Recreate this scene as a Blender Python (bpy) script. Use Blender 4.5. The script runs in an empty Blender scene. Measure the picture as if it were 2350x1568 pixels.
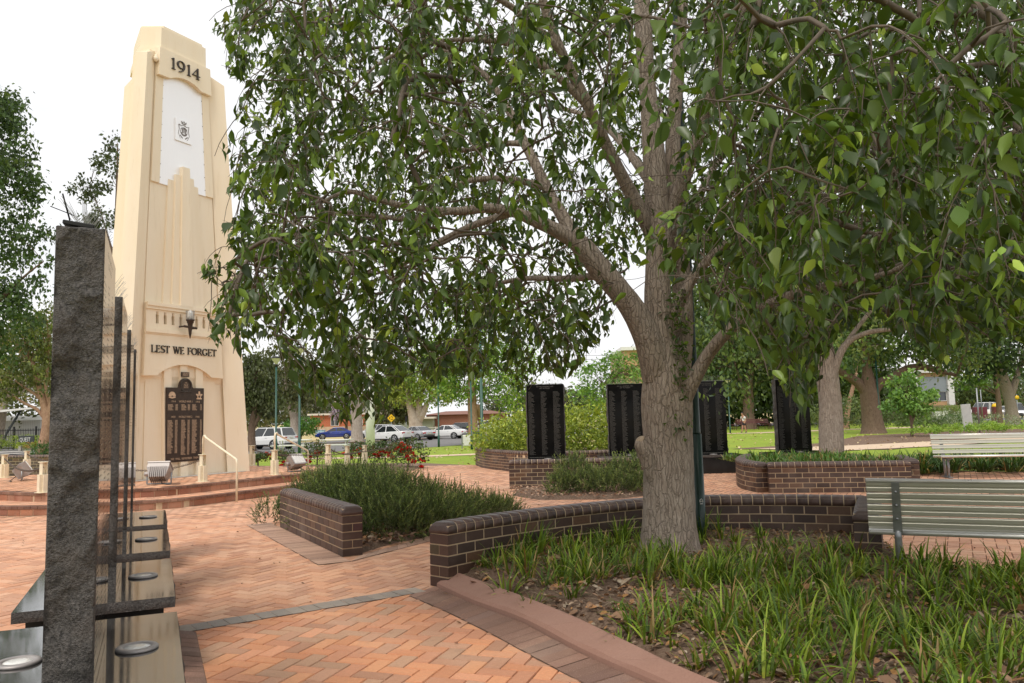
import bpy, bmesh, math, random
import numpy as np
from mathutils import Vector, Matrix, noise as mnoise
C = bpy.context.scene.collection
PI = math.pi
rad = math.radians
random.seed(7)
rng = np.random.default_rng(11)

# ------------------------------------------------------------------ camera model (also used to survey positions)
F = 1828.0; EYE = 1.5; PITCH = math.atan((958 - 784) / F); ROLL = 0.023
_F = np.array([0, math.cos(PITCH), math.sin(PITCH)]); _X = np.array([1.0, 0, 0]); _U = np.array([0, -math.sin(PITCH), math.cos(PITCH)])
_R = _X * math.cos(ROLL) - _U * math.sin(ROLL); _V = _U * math.cos(ROLL) + _X * math.sin(ROLL)
EYEP = np.array([0, 0, EYE])
def ray(x, y): return _F + _R * (x - 1175) / F - _V * (y - 784) / F
def gz(x, y, z=0.0):
    d = ray(x, y); p = EYEP + d * (z - EYE) / d[2]; return Vector(p)
def at(x, y, Y):
    d = ray(x, y); return Vector(EYEP + d * Y / d[1])
def proj(P):
    v = np.asarray(P) - EYEP; w = v @ _F
    w = np.where(w < 0.05, 0.05, w)
    return 1175 + F * (v @ _R) / w, 784 - F * (v @ _V) / w, w

def smooth(a, b, x):
    t = min(1, max(0, (x - a) / (b - a))); return t * t * (3 - 2 * t)
def terrain(x, y):
    return -0.62 * smooth(34, 62, y) * smooth(-34, -26, x) * smooth(14, 4, x)

# ------------------------------------------------------------------ object helpers
def tag(o, label=None, cat=None, group=None, kind=None):
    if label: o['label'] = label
    if cat: o['category'] = cat
    if group: o['group'] = group
    if kind: o['kind'] = kind
    return o
def thing(name, label, cat, loc=(0, 0, 0), rz=0, group=None):
    o = bpy.data.objects.new(name, None); C.objects.link(o)
    o.empty_display_size = 0.2
    o.location = loc; o.rotation_euler = (0, 0, rz)
    return tag(o, label, cat, group)
def kids(o): return [c for c in bpy.data.objects if c.parent == o]
def copy_tree(o, parent=None, **kw):
    c = o.copy(); C.objects.link(c)
    if parent is not None: c.parent = parent
    for ch in kids(o): copy_tree(ch, c)
    for k, v in kw.items(): c[k] = v
    return c

class MB:
    """collects faces, material slots and a colour per face; builds ONE mesh object"""
    def __init__(s): s.v = []; s.f = []; s.m = []; s.c = []; s.sm = []
    def add(s, vs, fs, mat=0, col=(1, 1, 1), smooth=False):
        b = len(s.v); s.v.extend([tuple(p) for p in vs])
        for f in fs:
            s.f.append(tuple(b + i for i in f)); s.m.append(mat); s.c.append(col); s.sm.append(smooth)
    def box(s, c, d, R=None, mat=0, col=(1, 1, 1), top=(1, 1)):
        hx, hy, hz = d[0] / 2, d[1] / 2, d[2] / 2; vs = []
        for k in (-1, 1):
            tx, ty = (top if k > 0 else (1, 1))
            for (i, j) in ((-1, -1), (1, -1), (1, 1), (-1, 1)): vs.append(Vector((i * hx * tx, j * hy * ty, k * hz)))
        if R is not None: vs = [R @ p for p in vs]
        c = Vector(c); vs = [p + c for p in vs]
        s.add(vs, [(3, 2, 1, 0), (4, 5, 6, 7), (0, 1, 5, 4), (1, 2, 6, 5), (2, 3, 7, 6), (3, 0, 4, 7)], mat, col)
    def bbox(s, c, d, b=0.01, R=None, mat=0, col=(1, 1, 1)):
        """box with chamfered edges"""
        hx, hy, hz = d[0] / 2, d[1] / 2, d[2] / 2; b = min(b, hx * .95, hy * .95, hz * .95)
        vs = []
        for sx in (-1, 1):
            for sy in (-1, 1):
                for sz in (-1, 1):
                    vs += [Vector((sx * (hx - b), sy * (hy - b), sz * hz)), Vector((sx * hx, sy * (hy - b), sz * (hz - b))), Vector((sx * (hx - b), sy * hy, sz * (hz - b)))]
        if R is not None: vs = [R @ p for p in vs]
        c = Vector(c); bm = bmesh.new()
        for p in vs: bm.verts.new(p + c)
        r = bmesh.ops.convex_hull(bm, input=bm.verts[:])
        bm.verts.index_update(); bm.faces.ensure_lookup_table()
        bmesh.ops.dissolve_limit(bm, angle_limit=0.02, verts=bm.verts[:], edges=bm.edges[:])
        bm.verts.index_update()
        s.add([v.co.copy() for v in bm.verts], [tuple(v.index for v in f.verts) for f in bm.faces], mat, col); bm.free()
    def tube(s, pts, r, n=8, mat=0, col=(1, 1, 1), caps=True, smooth=True, closed=False):
        pts = [Vector(p) for p in pts]; N = len(pts)
        rs = r if hasattr(r, '__len__') else [r] * N
        vs = []; up = None
        for i, p in enumerate(pts):
            if closed: t = pts[(i + 1) % N] - pts[i - 1]
            else: t = pts[min(i + 1, N - 1)] - pts[max(i - 1, 0)]
            if t.length < 1e-9: t = Vector((0, 0, 1))
            t.normalize()
            if up is None:
                a = Vector((0, 0, 1)) if abs(t.z) < .9 else Vector((1, 0, 0)); up = (a - t * a.dot(t)).normalized()
            else:
                up = up - t * up.dot(t)
                up = up.normalized() if up.length > 1e-6 else t.orthogonal().normalized()
            w = t.cross(up)
            for k in range(n):
                a = 2 * PI * k / n; vs.append(p + (up * math.cos(a) + w * math.sin(a)) * rs[i])
        fs = []
        for i in range(N if closed else N - 1):
            for k in range(n):
                j = (i + 1) % N
                fs.append((i * n + k, i * n + (k + 1) % n, j * n + (k + 1) % n, j * n + k))
        if caps and not closed: fs.append(tuple(range(n - 1, -1, -1))); fs.append(tuple((N - 1) * n + k for k in range(n)))
        s.add(vs, fs, mat, col, smooth)
    def lathe(s, prof, c=(0, 0, 0), n=20, R=None, mat=0, col=(1, 1, 1), smooth=True):
        vs = []; c = Vector(c)
        for (r, z) in prof:
            for k in range(n):
                a = 2 * PI * k / n; p = Vector((r * math.cos(a), r * math.sin(a), z))
                vs.append((R @ p if R is not None else p) + c)
        fs = []
        for i in range(len(prof) - 1):
            for k in range(n): fs.append((i * n + k, i * n + (k + 1) % n, (i + 1) * n + (k + 1) % n, (i + 1) * n + k))
        fs.append(tuple(range(n - 1, -1, -1))); fs.append(tuple((len(prof) - 1) * n + k for k in range(n)))
        s.add(vs, fs, mat, col, smooth)
    def loft(s, rings, mat=0, col=(1, 1, 1), smooth=False, caps=True, closed=True):
        n = len(rings[0]); vs = [p for r in rings for p in r]; fs = []
        for i in range(len(rings) - 1):
            for k in range(n if closed else n - 1):
                fs.append((i * n + k, i * n + (k + 1) % n, (i + 1) * n + (k + 1) % n, (i + 1) * n + k))
        if caps: fs.append(tuple(range(n - 1, -1, -1))); fs.append(tuple((len(rings) - 1) * n + k for k in range(n)))
        s.add(vs, fs, mat, col, smooth)
    def prism(s, poly, z0, z1, mat=0, col=(1, 1, 1), M=None):
        a = [Vector((p[0], p[1], z0)) for p in poly]; b = [Vector((p[0], p[1], z1)) for p in poly]
        if M is not None: a = [M @ p for p in a]; b = [M @ p for p in b]
        s.loft([a, b], mat, col)
    def arrays(s, V, FL, mat=0, cols=None, smooth=False):
        """V (n,3) array, FL list of index arrays (m,k); cols (m,3) per face list"""
        b = len(s.v); s.v.extend(map(tuple, V.tolist()))
        for A, cc in FL:
            s.f.extend(map(tuple, (A + b).tolist())); s.m.extend([mat] * len(A)); s.sm.extend([smooth] * len(A))
            s.c.extend(map(tuple, cc.tolist()) if cc is not None else [(1, 1, 1)] * len(A))
    def build(s, name, mats, parent=None, fix=True, origin=None):
        me = bpy.data.meshes.new(name)
        V = s.v
        if origin is not None: V = [(p[0] - origin[0], p[1] - origin[1], p[2] - origin[2]) for p in V]
        me.from_pydata(V, [], s.f); 
        for m in (mats if isinstance(mats, (list, tuple)) else [mats]): me.materials.append(m)
        n = len(me.polygons)
        if n == len(s.m):
            me.polygons.foreach_set('material_index', s.m); me.polygons.foreach_set('use_smooth', s.sm)
            at_ = me.color_attributes.new('Col', 'FLOAT_COLOR', 'CORNER')
            lt = np.array([len(f) for f in s.f]); cols = np.ones((n, 4), dtype=np.float32); cols[:, :3] = np.array(s.c, dtype=np.float32).reshape(-1, 3)
            at_.data.foreach_set('color', np.repeat(cols, lt, axis=0).ravel())
        if fix and n < 60000:
            bm = bmesh.new(); bm.from_mesh(me); bmesh.ops.recalc_face_normals(bm, faces=bm.faces[:]); bm.to_mesh(me); bm.free()
        me.update()
        o = bpy.data.objects.new(name, me); C.objects.link(o)
        if origin is not None and parent is None: o.location = origin
        if parent is not None: o.parent = parent
        return o

def fastmesh(name, V, quads, cols, mats, parent=None, matidx=None):
    """big leaf meshes: V (n,3), quads (m,4), cols (m,3)"""
    me = bpy.data.meshes.new(name); n, m = len(V), len(quads); k = quads.shape[1]
    me.vertices.add(n); me.vertices.foreach_set('co', np.ascontiguousarray(V, dtype=np.float32).ravel())
    me.loops.add(m * k); me.loops.foreach_set('vertex_index', np.ascontiguousarray(quads, dtype=np.int32).ravel())
    me.polygons.add(m); me.polygons.foreach_set('loop_start', np.arange(0, m * k, k, dtype=np.int32))
    try: me.polygons.foreach_set('loop_total', np.full(m, k, dtype=np.int32))
    except Exception: pass
    for mt in (mats if isinstance(mats, (list, tuple)) else [mats]): me.materials.append(mt)
    if matidx is not None: me.polygons.foreach_set('material_index', np.ascontiguousarray(matidx, dtype=np.int32))
    me.update(calc_edges=True); me.validate()
    a = me.color_attributes.new('Col', 'FLOAT_COLOR', 'CORNER')
    c4 = np.ones((m, 4), dtype=np.float32); c4[:, :3] = cols
    a.data.foreach_set('color', np.repeat(c4, k, axis=0).ravel())
    o = bpy.data.objects.new(name, me); C.objects.link(o)
    if parent is not None: o.parent = parent
    return o

# ------------------------------------------------------------------ materials
def srgb(r, g, b):
    f = lambda c: (c / 255 / 12.92) if c / 255 <= .04045 else ((c / 255 + .055) / 1.055) ** 2.4
    return (f(r), f(g), f(b))
class NT:
    def __init__(s, name):
        s.m = bpy.data.materials.new(name); s.m.use_nodes = True; s.t = s.m.node_tree; s.t.nodes.clear()
        s.out = s.n('ShaderNodeOutputMaterial')
    def n(s, typ, **kw):
        o = s.t.nodes.new(typ)
        for k, v in kw.items():
            if k in ('operation', 'blend_type', 'data_type', 'attribute_name', 'feature', 'noise_dimensions', 'interpolation', 'wave_type', 'bands_direction', 'distance', 'sky_type', 'coord_type', 'vector_type', 'layer_name', 'clamp', 'voronoi_dimensions'):
                setattr(o, k, v)
            else: s.set(o.inputs[k.replace('_', ' ')] if isinstance(k, str) and not k.startswith('i') else o.inputs[int(k[1:])], v)
        return o
    def set(s, inp, v):
        if isinstance(v, bpy.types.NodeSocket): s.t.links.new(v, inp)
        elif isinstance(v, (tuple, list)) and len(v) == 3 and inp.type == 'RGBA': inp.default_value = (*v, 1)
        else: inp.default_value = v
    def coord(s, k='Object'): return s.n('ShaderNodeTexCoord').outputs[k]
    def map(s, v, scale=(1, 1, 1), rot=(0, 0, 0), loc=(0, 0, 0)):
        o = s.n('ShaderNodeMapping'); s.set(o.inputs['Vector'], v); o.inputs['Scale'].default_value = scale; o.inputs['Rotation'].default_value = rot; o.inputs['Location'].default_value = loc; return o.outputs[0]
    def noise(s, v=None, scale=5, detail=3, rough=.5, out='Fac'):
        o = s.n('ShaderNodeTexNoise'); o.inputs['Scale'].default_value = scale; o.inputs['Detail'].default_value = detail; o.inputs['Roughness'].default_value = rough
        if v is not None: s.set(o.inputs['Vector'], v)
        return o.outputs[out]
    def vor(s, v=None, scale=5, feature='F1', out='Distance'):
        o = s.n('ShaderNodeTexVoronoi'); o.feature = feature; o.inputs['Scale'].default_value = scale
        if v is not None: s.set(o.inputs['Vector'], v)
        return o.outputs[out]
    def ramp(s, f, stops):
        o = s.n('ShaderNodeValToRGB'); s.set(o.inputs[0], f); e = o.color_ramp.elements
        while len(e) < len(stops): e.new(.5)
        for i, (p, c) in enumerate(stops): e[i].position = p; e[i].color = (*c, 1) if len(c) == 3 else c
        return o.outputs[0]
    def mr(s, f, a=0, b=1, c=0, d=1):
        o = s.n('ShaderNodeMapRange'); s.set(o.inputs[0], f)
        for i, v in enumerate((a, b, c, d)): o.inputs[i + 1].default_value = v
        return o.outputs[0]
    def mix(s, f, a, b, blend='MIX'):
        o = s.n('ShaderNodeMix'); o.data_type = 'RGBA'; o.blend_type = blend
        s.set(o.inputs[0], f); s.set(o.inputs[6], a); s.set(o.inputs[7], b); return o.outputs[2]
    def math(s, op, a, b=0):
        o = s.n('ShaderNodeMath'); o.operation = op; s.set(o.inputs[0], a); s.set(o.inputs[1], b); return o.outputs[0]
    def col(s): return s.n('ShaderNodeVertexColor', layer_name='Col').outputs[0]
    def bump(s, h, strength=.3, dist=.01):
        o = s.n('ShaderNodeBump'); s.set(o.inputs['Height'], h); o.inputs['Strength'].default_value = strength; o.inputs['Distance'].default_value = dist; return o.outputs[0]
    def pbr(s, col, rough=.7, metal=0, bump=None, spec=.5, coat=0, trans=None, tcol=None, emit=None):
        p = s.n('ShaderNodeBsdfPrincipled'); s.set(p.inputs['Base Color'], col); s.set(p.inputs['Roughness'], rough); s.set(p.inputs['Metallic'], metal)
        s.set(p.inputs['Specular IOR Level'], spec)
        if coat: s.set(p.inputs['Coat Weight'], coat); p.inputs['Coat Roughness'].default_value = .06
        if bump is not None: s.set(p.inputs['Normal'], bump)
        sh = p.outputs[0]
        if trans:
            t = s.n('ShaderNodeBsdfTranslucent'); s.set(t.inputs[0], tcol if tcol is not None else col)
            if bump is not None: s.set(t.inputs['Normal'], bump)
            mx = s.n('ShaderNodeMixShader'); mx.inputs[0].default_value = trans; s.t.links.new(sh, mx.inputs[1]); s.t.links.new(t.outputs[0], mx.inputs[2]); sh = mx.outputs[0]
        s.t.links.new(sh, s.out.inputs[0]); return s.m
def plain(name, col, rough=.6, metal=0, var=.12, scale=8, bump=.0, spec=.5, coat=0):
    t = NT(name); o = t.coord(); nz = t.noise(o, scale, 4, .6)
    c = t.mix(t.mr(nz, .3, .7, 0, 1), tuple(x * (1 - var) for x in col), tuple(min(1, x * (1 + var)) for x in col))
    b = t.bump(t.noise(o, scale * 6, 3), bump, .004) if bump else None
    r = t.mr(nz, .3, .7, max(0.02, rough - .06), min(1, rough + .06))
    return t.pbr(c, r, metal, b, spec, coat)
def leafmat(name, base=(1, 1, 1), back=1.5, rough=.35, trans=.25, backrough=.6, tint=(1.3, 1.25, .45)):
    t = NT(name); c = t.mix(1.0, t.col(), base, 'MULTIPLY'); g = t.n('ShaderNodeNewGeometry')
    bk = t.mix(1.0, c, (back, back, back * .9), 'MULTIPLY')
    cc = t.mix(g.outputs['Backfacing'], c, bk)
    rr = t.mr(g.outputs['Backfacing'], 0, 1, rough, backrough)
    return t.pbr(cc, rr, 0, None, .5, 0, trans, t.mix(1.0, c, tint, 'MULTIPLY'))
M = {}
def mats():
    # cream painted render on the tower
    t = NT('cream_render'); o = t.coord(); n1 = t.noise(t.map(o, (1.2, 1.2, .25)), 1.5, 5, .65); n2 = t.noise(o, 60, 3)
    c = t.mix(t.mr(n1, .35, .7), (.86, .755, .59), (.82, .695, .51)); c = t.mix(t.mr(t.noise(t.map(o, (5, 5, .4)), 1.6, 4, .7), .60, .78, 0, .45), c, (.60, .47, .29))
    c = t.mix(t.mr(t.noise(o, 9, 4), .3, .7, 0, .12), c, (.86, .78, .62))
    M['cream'] = t.pbr(c, .75, 0, t.bump(n2, .25, .004))
    M['cream_post'] = plain('cream_post_paint', (.78, .70, .52), .5, 0, .08, 14)
    M['bronze'] = plain('bronze_plaque', (.055, .038, .030), .38, .5, .25, 12)
    M['bronze_raised'] = plain('bronze_raised_letters', (.62, .44, .30), .42, .35, .1, 20)
    M['letter'] = plain('dark_bronze_letters', (.060, .050, .042), .45, .4, .2, 20)
    M['torch_dark'] = plain('torch_dark_bronze', (.05, .033, .025), .5, .3, .2, 20)
    M['frosted'] = plain('frosted_glass', (.75, .74, .70), .25, 0, .05, 20)
    t = NT('brushed_steel'); o = t.coord(); n1 = t.noise(t.map(o, (60, 60, .6)), 2, 3); M['steel'] = t.pbr(t.mix(n1, (.84, .84, .85), (.93, .93, .93)), .36, .35, None)
    M['emblem_line'] = plain('emblem_dark_line', (.18, .16, .15), .5, .2, .1, 20)
    # granite
    t = NT('rough_granite'); o = t.coord(); a = t.noise(o, 9, 6, .7); b = t.noise(o, 90, 4, .7); v = t.vor(o, 160)
    c = t.mix(t.mr(b, .35, .68), (.022, .020, .019), (.125, .112, .104)); c = t.mix(t.mr(a, .45, .72, 0, .55), c, (.11, .088, .073))
    h = t.math('ADD', t.math('MULTIPLY', a, 2.2), t.math('ADD', t.math('MULTIPLY', b, .5), t.math('MULTIPLY', v, .25)))
    M['granite_rough'] = t.pbr(c, .68, 0, t.bump(h, .9, .022))
    t = NT('polished_granite'); o = t.coord(); n1 = t.noise(o, 220, 3, .6); n2 = t.noise(o, 3, 4)
    c = t.mix(t.mr(n1, .45, .75), (.012, .012, .012), (.035, .033, .032)); M['granite'] = t.pbr(c, t.mr(n2, .35, .75, .03, .10), 0, None, .75)
    t = NT('slab_granite'); o = t.coord(); n1 = t.noise(o, 260, 3, .6); n2 = t.noise(o, 2.5, 5, .65)
    c = t.mix(t.mr(n1, .4, .72), (.020, .019, .018), (.085, .08, .075)); c = t.mix(t.mr(n2, .55, .75, 0, .3), c, (.13, .125, .12))
    M['granite_slab'] = t.pbr(c, t.mr(n2, .35, .8, .04, .16), 0, None, 1.0, .5)
    M['granite_face'] = plain('black_polished_face', (.006, .006, .006), .10, 0, .3, 5, 0, .12)
    M['engraved_dark'] = plain('engraved_near_black', (.022, .021, .02), .12, 0, .05, 30)  # lettering almost as black as the granite, so it reads faint
    M['granite_black'] = plain('black_plinth', (.012, .012, .012), .35, 0, .2, 6)
    M['engraved'] = plain('engraved_grey', (.115, .11, .10), .7, 0, .05, 30)
    # bricks
    def brick(name, rough, spec=.5, bs=.35):
        t = NT(name); o = t.coord(); n = t.noise(o, 35, 4, .65); n3 = t.noise(o, 2.2, 4)
        c = t.mix(t.mr(n, .3, .7, 0, .35), t.col(), (0.02, .012, .01)); c = t.mix(t.mr(n3, .5, .75, 0, .18), c, (.45, .36, .30))
        return t.pbr(c, rough, 0, t.bump(t.noise(o, 120, 3), bs, .003), spec)
    M['brick'] = brick('wall_brick', .5, .5, .2)
    t = NT('paver'); o = t.coord(); n = t.noise(o, 42, 4, .65); n3 = t.noise(o, .9, 5, .6); n4 = t.noise(o, 3.5, 5, .7)
    c = t.mix(t.mr(n, .35, .75, 0, .22), t.col(), (.20, .11, .07)); c = t.mix(t.mr(n3, .48, .70, 0, .35), c, (.66, .45, .32)); c = t.mix(t.mr(n4, .60, .76, 0, .38), c, (.15, .10, .08))
    c = t.mix(t.mr(t.noise(o, 160, 2), .60, .72, 0, .4), c, (.72, .55, .44))
    M['paver'] = t.pbr(c, .8, 0, t.bump(t.noise(o, 140, 3), .35, .003), .3)
    M['joint'] = plain('paver_joint_sand', (.17, .105, .07), .95, 0, .3, 12)
    t = NT('mortar'); o = t.coord(); M['mortar'] = t.pbr(t.mix(t.noise(o, 25, 4), (.48, .355, .225), (.60, .47, .315)), .9, 0, t.bump(t.noise(o, 160, 3), .4, .004))
    # far paving sheet
    t = NT('far_paving'); o = t.coord(); n = t.noise(o, 1.1, 5, .6); n2 = t.noise(o, 30, 3)
    c = t.mix(n, (.40, .245, .165), (.54, .37, .26)); c = t.mix(t.mr(n2, .4, .7, 0, .3), c, (.30, .18, .12)); M['farpave'] = t.pbr(c, .85)
    # ground
    t = NT('lawn'); o = t.coord(); n = t.noise(o, .35, 5, .6); n2 = t.noise(o, 6, 5, .7); n3 = t.noise(o, 45, 3, .7)
    c = t.mix(t.mr(n, .35, .68), (.20, .31, .028), (.33, .42, .050)); c = t.mix(t.mr(n2, .35, .7, 0, .6), c, (.40, .44, .08)); c = t.mix(t.mr(n3, .4, .7, 0, .45), c, (.11, .21, .018))
    M['lawn'] = t.pbr(c, .9, 0, t.bump(n3, .8, .05), .2)
    t = NT('dry_grass'); o = t.coord(); n = t.noise(o, .25, 5, .65); n2 = t.noise(o, 5, 4, .7)
    c = t.mix(t.mr(n, .3, .7), (.42, .33, .16), (.60, .49, .26)); c = t.mix(t.mr(n2, .45, .75, 0, .5), c, (.30, .25, .10)); M['drygrass'] = t.pbr(c, .95, 0, None, .2)
    t = NT('asphalt'); o = t.coord(); n = t.noise(o, .8, 5); n2 = t.noise(o, 90, 3)
    c = t.mix(n, (.145, .138, .135), (.20, .19, .188)); c = t.mix(t.mr(n2, .4, .7, 0, .3), c, (.09, .088, .09)); M['asphalt'] = t.pbr(c, .85, 0, t.bump(n2, .3, .01))
    t = NT('mulch_soil'); o = t.coord(); n = t.noise(o, 3, 5, .7); n2 = t.noise(o, 38, 5, .75); v = t.vor(t.map(o, (1, 1.8, 1)), 42, out='Color')
    c = t.mix(t.mr(n2, .35, .7), (.085, .050, .034), (.27, .18, .125)); c = t.mix(t.mr(v, .1, .9, 0, .45), c, (.36, .26, .19)); c = t.mix(t.mr(n, .55, .7, 0, .5), c, (.16, .085, .055))
    M['mulch'] = t.pbr(c, .95, 0, t.bump(t.math('ADD', n2, t.math('MULTIPLY', v, .6)), .9, .025), .2)
    M['litter'] = (lambda t: t.pbr(t.mix(t.mr(t.noise(t.coord(), 30, 3), .3, .7, 0, .5), t.col(), (.22, .13, .08)), .8, 0, None, .3, 0, .15))(NT('leaf_litter'))
    M['concrete'] = plain('concrete', (.45, .42, .38), .9, 0, .15, 5, .2)
    t = NT('kerb_concrete'); o = t.coord(); n = t.noise(o, 2.5, 5, .7); n2 = t.noise(o, 70, 4, .7)
    c = t.mix(n, (.285, .155, .112), (.365, .215, .165)); c = t.mix(t.mr(n2, .4, .7, 0, .3), c, (.20, .105, .078)); M['kerb'] = t.pbr(c, .9, 0, t.bump(n2, .5, .004))
    M['pathsand'] = plain('path_gravel', (.58, .44, .31), .95, 0, .15, 8, .3)
    # bark
    def bark(name, a, b, c3, sc=1.0):
        t = NT(name); o = t.coord(); st = t.map(o, (11 * sc, 11 * sc, 4.5 * sc)); n1 = t.noise(st, 1.6, 6, .7); n2 = t.noise(o, 2.2 * sc, 5, .65); n3 = t.noise(o, 70 * sc, 4, .7)
        w_ = t.n('ShaderNodeVectorMath', operation='ADD'); t.set(w_.inputs[0], t.map(o, (15 * sc, 15 * sc, 3.0 * sc))); t.set(w_.inputs[1], t.noise(o, 7 * sc, 3, .6, 'Color')); v = t.vor(w_.outputs[0], 1.8, 'DISTANCE_TO_EDGE'); cr = t.mr(v, 0, .10, 1, 0)
        c = t.mix(t.mr(n1, .3, .7), a, b); c = t.mix(t.mr(n2, .5, .72, 0, .6), c, c3); c = t.mix(t.math('MULTIPLY', cr, t.mr(n2, .3, .65, .1, .72)), c, tuple(x * .55 for x in a)); c = t.mix(t.mr(n3, .5, .7, 0, .3), c, tuple(min(1, x * 1.35) for x in b))
        h = t.math('SUBTRACT', t.math('ADD', t.math('MULTIPLY', n1, .8), t.math('MULTIPLY', n3, .35)), t.math('MULTIPLY', cr, .45))
        return t.pbr(c, .88, 0, t.bump(h, .9, .025), .25)
    M['bark'] = bark('camphor_bark', (.26, .205, .165), (.42, .355, .295), (.33, .25, .19))
    M['bark_pale'] = bark('pale_gum_bark', (.40, .32, .25), (.62, .55, .47), (.30, .20, .14), .6)
    M['bark_dark'] = bark('dark_bark', (.13, .085, .06), (.26, .18, .13), (.18, .11, .07), .7)
    M['bark_red'] = bark('red_bark', (.34, .19, .12), (.52, .34, .24), (.25, .13, .08), .7)
    M['cutwood'] = plain('cut_wood', (.34, .26, .18), .8, 0, .2, 40)
    M['twig'] = plain('twig', (.12, .092, .068), .8, 0, .3, 20)
    M['leaf'] = leafmat('camphor_leaf', (1.05, 1.08, .95), 1.9, .38, .28, .6, (1.6, 1.45, .3))
    M['sprig'] = plain('rosemary_stem', (.075, .095, .035), .8, 0, .3, 20)
    M['foliage'] = leafmat('tree_foliage', (1, 1, 1), 1.25, .5, .28)
    M['needle'] = leafmat('rosemary_needles', (1, 1, 1), 1.5, .5, .2)
    M['blade'] = leafmat('strap_leaf', (1, 1, 1), 1.2, .38, .3)
    M['petal'] = leafmat('rose_petal', (1, 1, 1), 1.1, .6, .25, .6, (1.3, .5, .5))
    # metals and paints
    M['alu'] = (lambda t: t.pbr(t.mix(t.noise(t.map(t.coord(), (.6, 6, 6)), 3, 3), (.50, .485, .405), (.56, .545, .465)), .42, .5, None))(NT('anodised_aluminium'))
    M['alu_bright'] = plain('bright_aluminium', (.70, .69, .65), .32, .6, .05, 8)
    M['galv'] = plain('galvanised_steel', (.30, .31, .32), .45, .8, .15, 20)
    M['green_pole'] = plain('green_pole_paint', (.012, .075, .055), .38, 0, .15, 6, 0, .5)
    M['dkgreen_pole'] = plain('dark_green_pole_paint', (.006, .030, .022), .35, 0, .15, 6)
    M['floodgrey'] = plain('floodlight_cast_aluminium', (.36, .33, .315), .5, .5, .12, 18)
    M['glass'] = plain('lamp_glass', (.62, .58, .48), .15, 0, .06, 8)
    M['black'] = plain('black_metal', (.012, .012, .013), .45, .2, .2, 10)
    M['chain'] = plain('old_chain', (.14, .11, .09), .6, .6, .25, 30)
    M['white'] = plain('white_paint', (.78, .77, .74), .45, 0, .05, 6)
    M['offwhite'] = plain('offwhite_sheet', (.70, .69, .66), .6, 0, .07, 3)
    M['carwhite'] = plain('car_white', (.80, .80, .80), .22, 0, .02, 3, 0, .5, 1)
    M['carblue'] = plain('car_blue', (.012, .040, .30), .22, .3, .05, 3, 0, .5, 1)
    M['carsilver'] = plain('car_silver', (.52, .53, .55), .25, .6, .03, 3, 0, .5, 1)
    M['cardark'] = plain('car_charcoal', (.05, .053, .06), .25, .4, .05, 3, 0, .5, 1)
    M['carglass'] = plain('car_glass', (.018, .022, .024), .06, 0, .1, 3, 0, .9)
    M['tyre'] = plain('tyre', (.015, .015, .015), .8, 0, .2, 20)
    M['rim'] = plain('alloy_rim', (.50, .50, .51), .3, .8, .05, 10)
    M['redlight'] = plain('tail_lens', (.45, .012, .012), .2, 0, .1, 20)
    M['headlens'] = plain('head_lens', (.6, .62, .64), .12, .2, .1, 20)
    M['plate'] = plain('number_plate', (.65, .62, .50), .5, 0, .05, 20)
    M['brickorange'] = None
    def bw(name, a, b, mort, sc):
        t = NT(name); o = t.n('ShaderNodeTexBrick'); t.set(o.inputs['Vector'], t.map(t.coord(), (1, 1, 1), (rad(90), 0, 0))); 
        o.inputs['Scale'].default_value = sc; t.set(o.inputs['Color1'], a); t.set(o.inputs['Color2'], b); t.set(o.inputs['Mortar'], mort); o.inputs['Mortar Size'].default_value = .012
        n = t.noise(t.coord(), .9, 4); return t.pbr(t.mix(t.mr(n, .4, .7, 0, .25), o.outputs[0], (.2, .1, .06)), .85)
    M['brickorange'] = bw('orange_brick', (.50, .135, .055), (.44, .11, .045), (.40, .30, .22), 4)
    M['bricktan'] = bw('tan_brick', (.56, .34, .17), (.50, .29, .13), (.5, .42, .3), 4)
    M['brickred'] = bw('red_brown_brick', (.24, .085, .05), (.20, .07, .04), (.34, .26, .2), 4)
    M['maroon'] = bw('maroon_brick', (.15, .02, .03), (.12, .016, .025), (.2, .1, .1), 4)
    M['corr'] = (lambda t: t.pbr(t.mix(t.mr(t.n('ShaderNodeTexWave', Scale=3.2, Vector=t.coord()).outputs['Fac'], 0, 1), (.20, .23, .25), (.30, .33, .35)), .6))(NT('grey_blue_corrugated'))
    M['olive'] = (lambda t: t.pbr(t.mix(t.n('ShaderNodeTexWave', Scale=2.6, Vector=t.coord()).outputs['Fac'], (.18, .155, .075), (.26, .22, .115)), .75))(NT('olive_fence_sheet'))
    M['shed'] = (lambda t: t.pbr(t.mix(t.n('ShaderNodeTexWave', Scale=2.2, Vector=t.coord()).outputs['Fac'], (.50, .51, .51), (.62, .63, .62)), .6))(NT('pale_corrugated'))
    M['greenwall'] = plain('sage_wall', (.235, .27, .20), .8, 0, .08, 2)
    M['roofpale'] = plain('pale_roof', (.68, .64, .56), .7, 0, .08, 2)
    M['roofred'] = plain('red_roof', (.22, .105, .075), .8, 0, .12, 4)
    M['window'] = plain('window_glass', (.05, .06, .07), .08, 0, .2, 2, 0, .8)
    M['yellow'] = plain('yellow_sign', (.80, .50, .01), .5, 0, .04, 6)
    M['signgrey'] = plain('sign_grey', (.045, .052, .05), .6, 0, .08, 4)
    M['redbarrier'] = plain('red_barrier', (.55, .06, .04), .6, 0, .1, 4)
    M['bluebin'] = plain('pale_blue_box', (.35, .52, .68), .6, 0, .08, 4)
    M['skin'] = plain('skin', (.42, .22, .14), .55, 0, .08, 12)
    M['hair'] = plain('dark_hair', (.02, .013, .01), .6, 0, .2, 30)
    M['shirt'] = plain('white_shirt', (.72, .73, .76), .8, 0, .06, 12)
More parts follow.
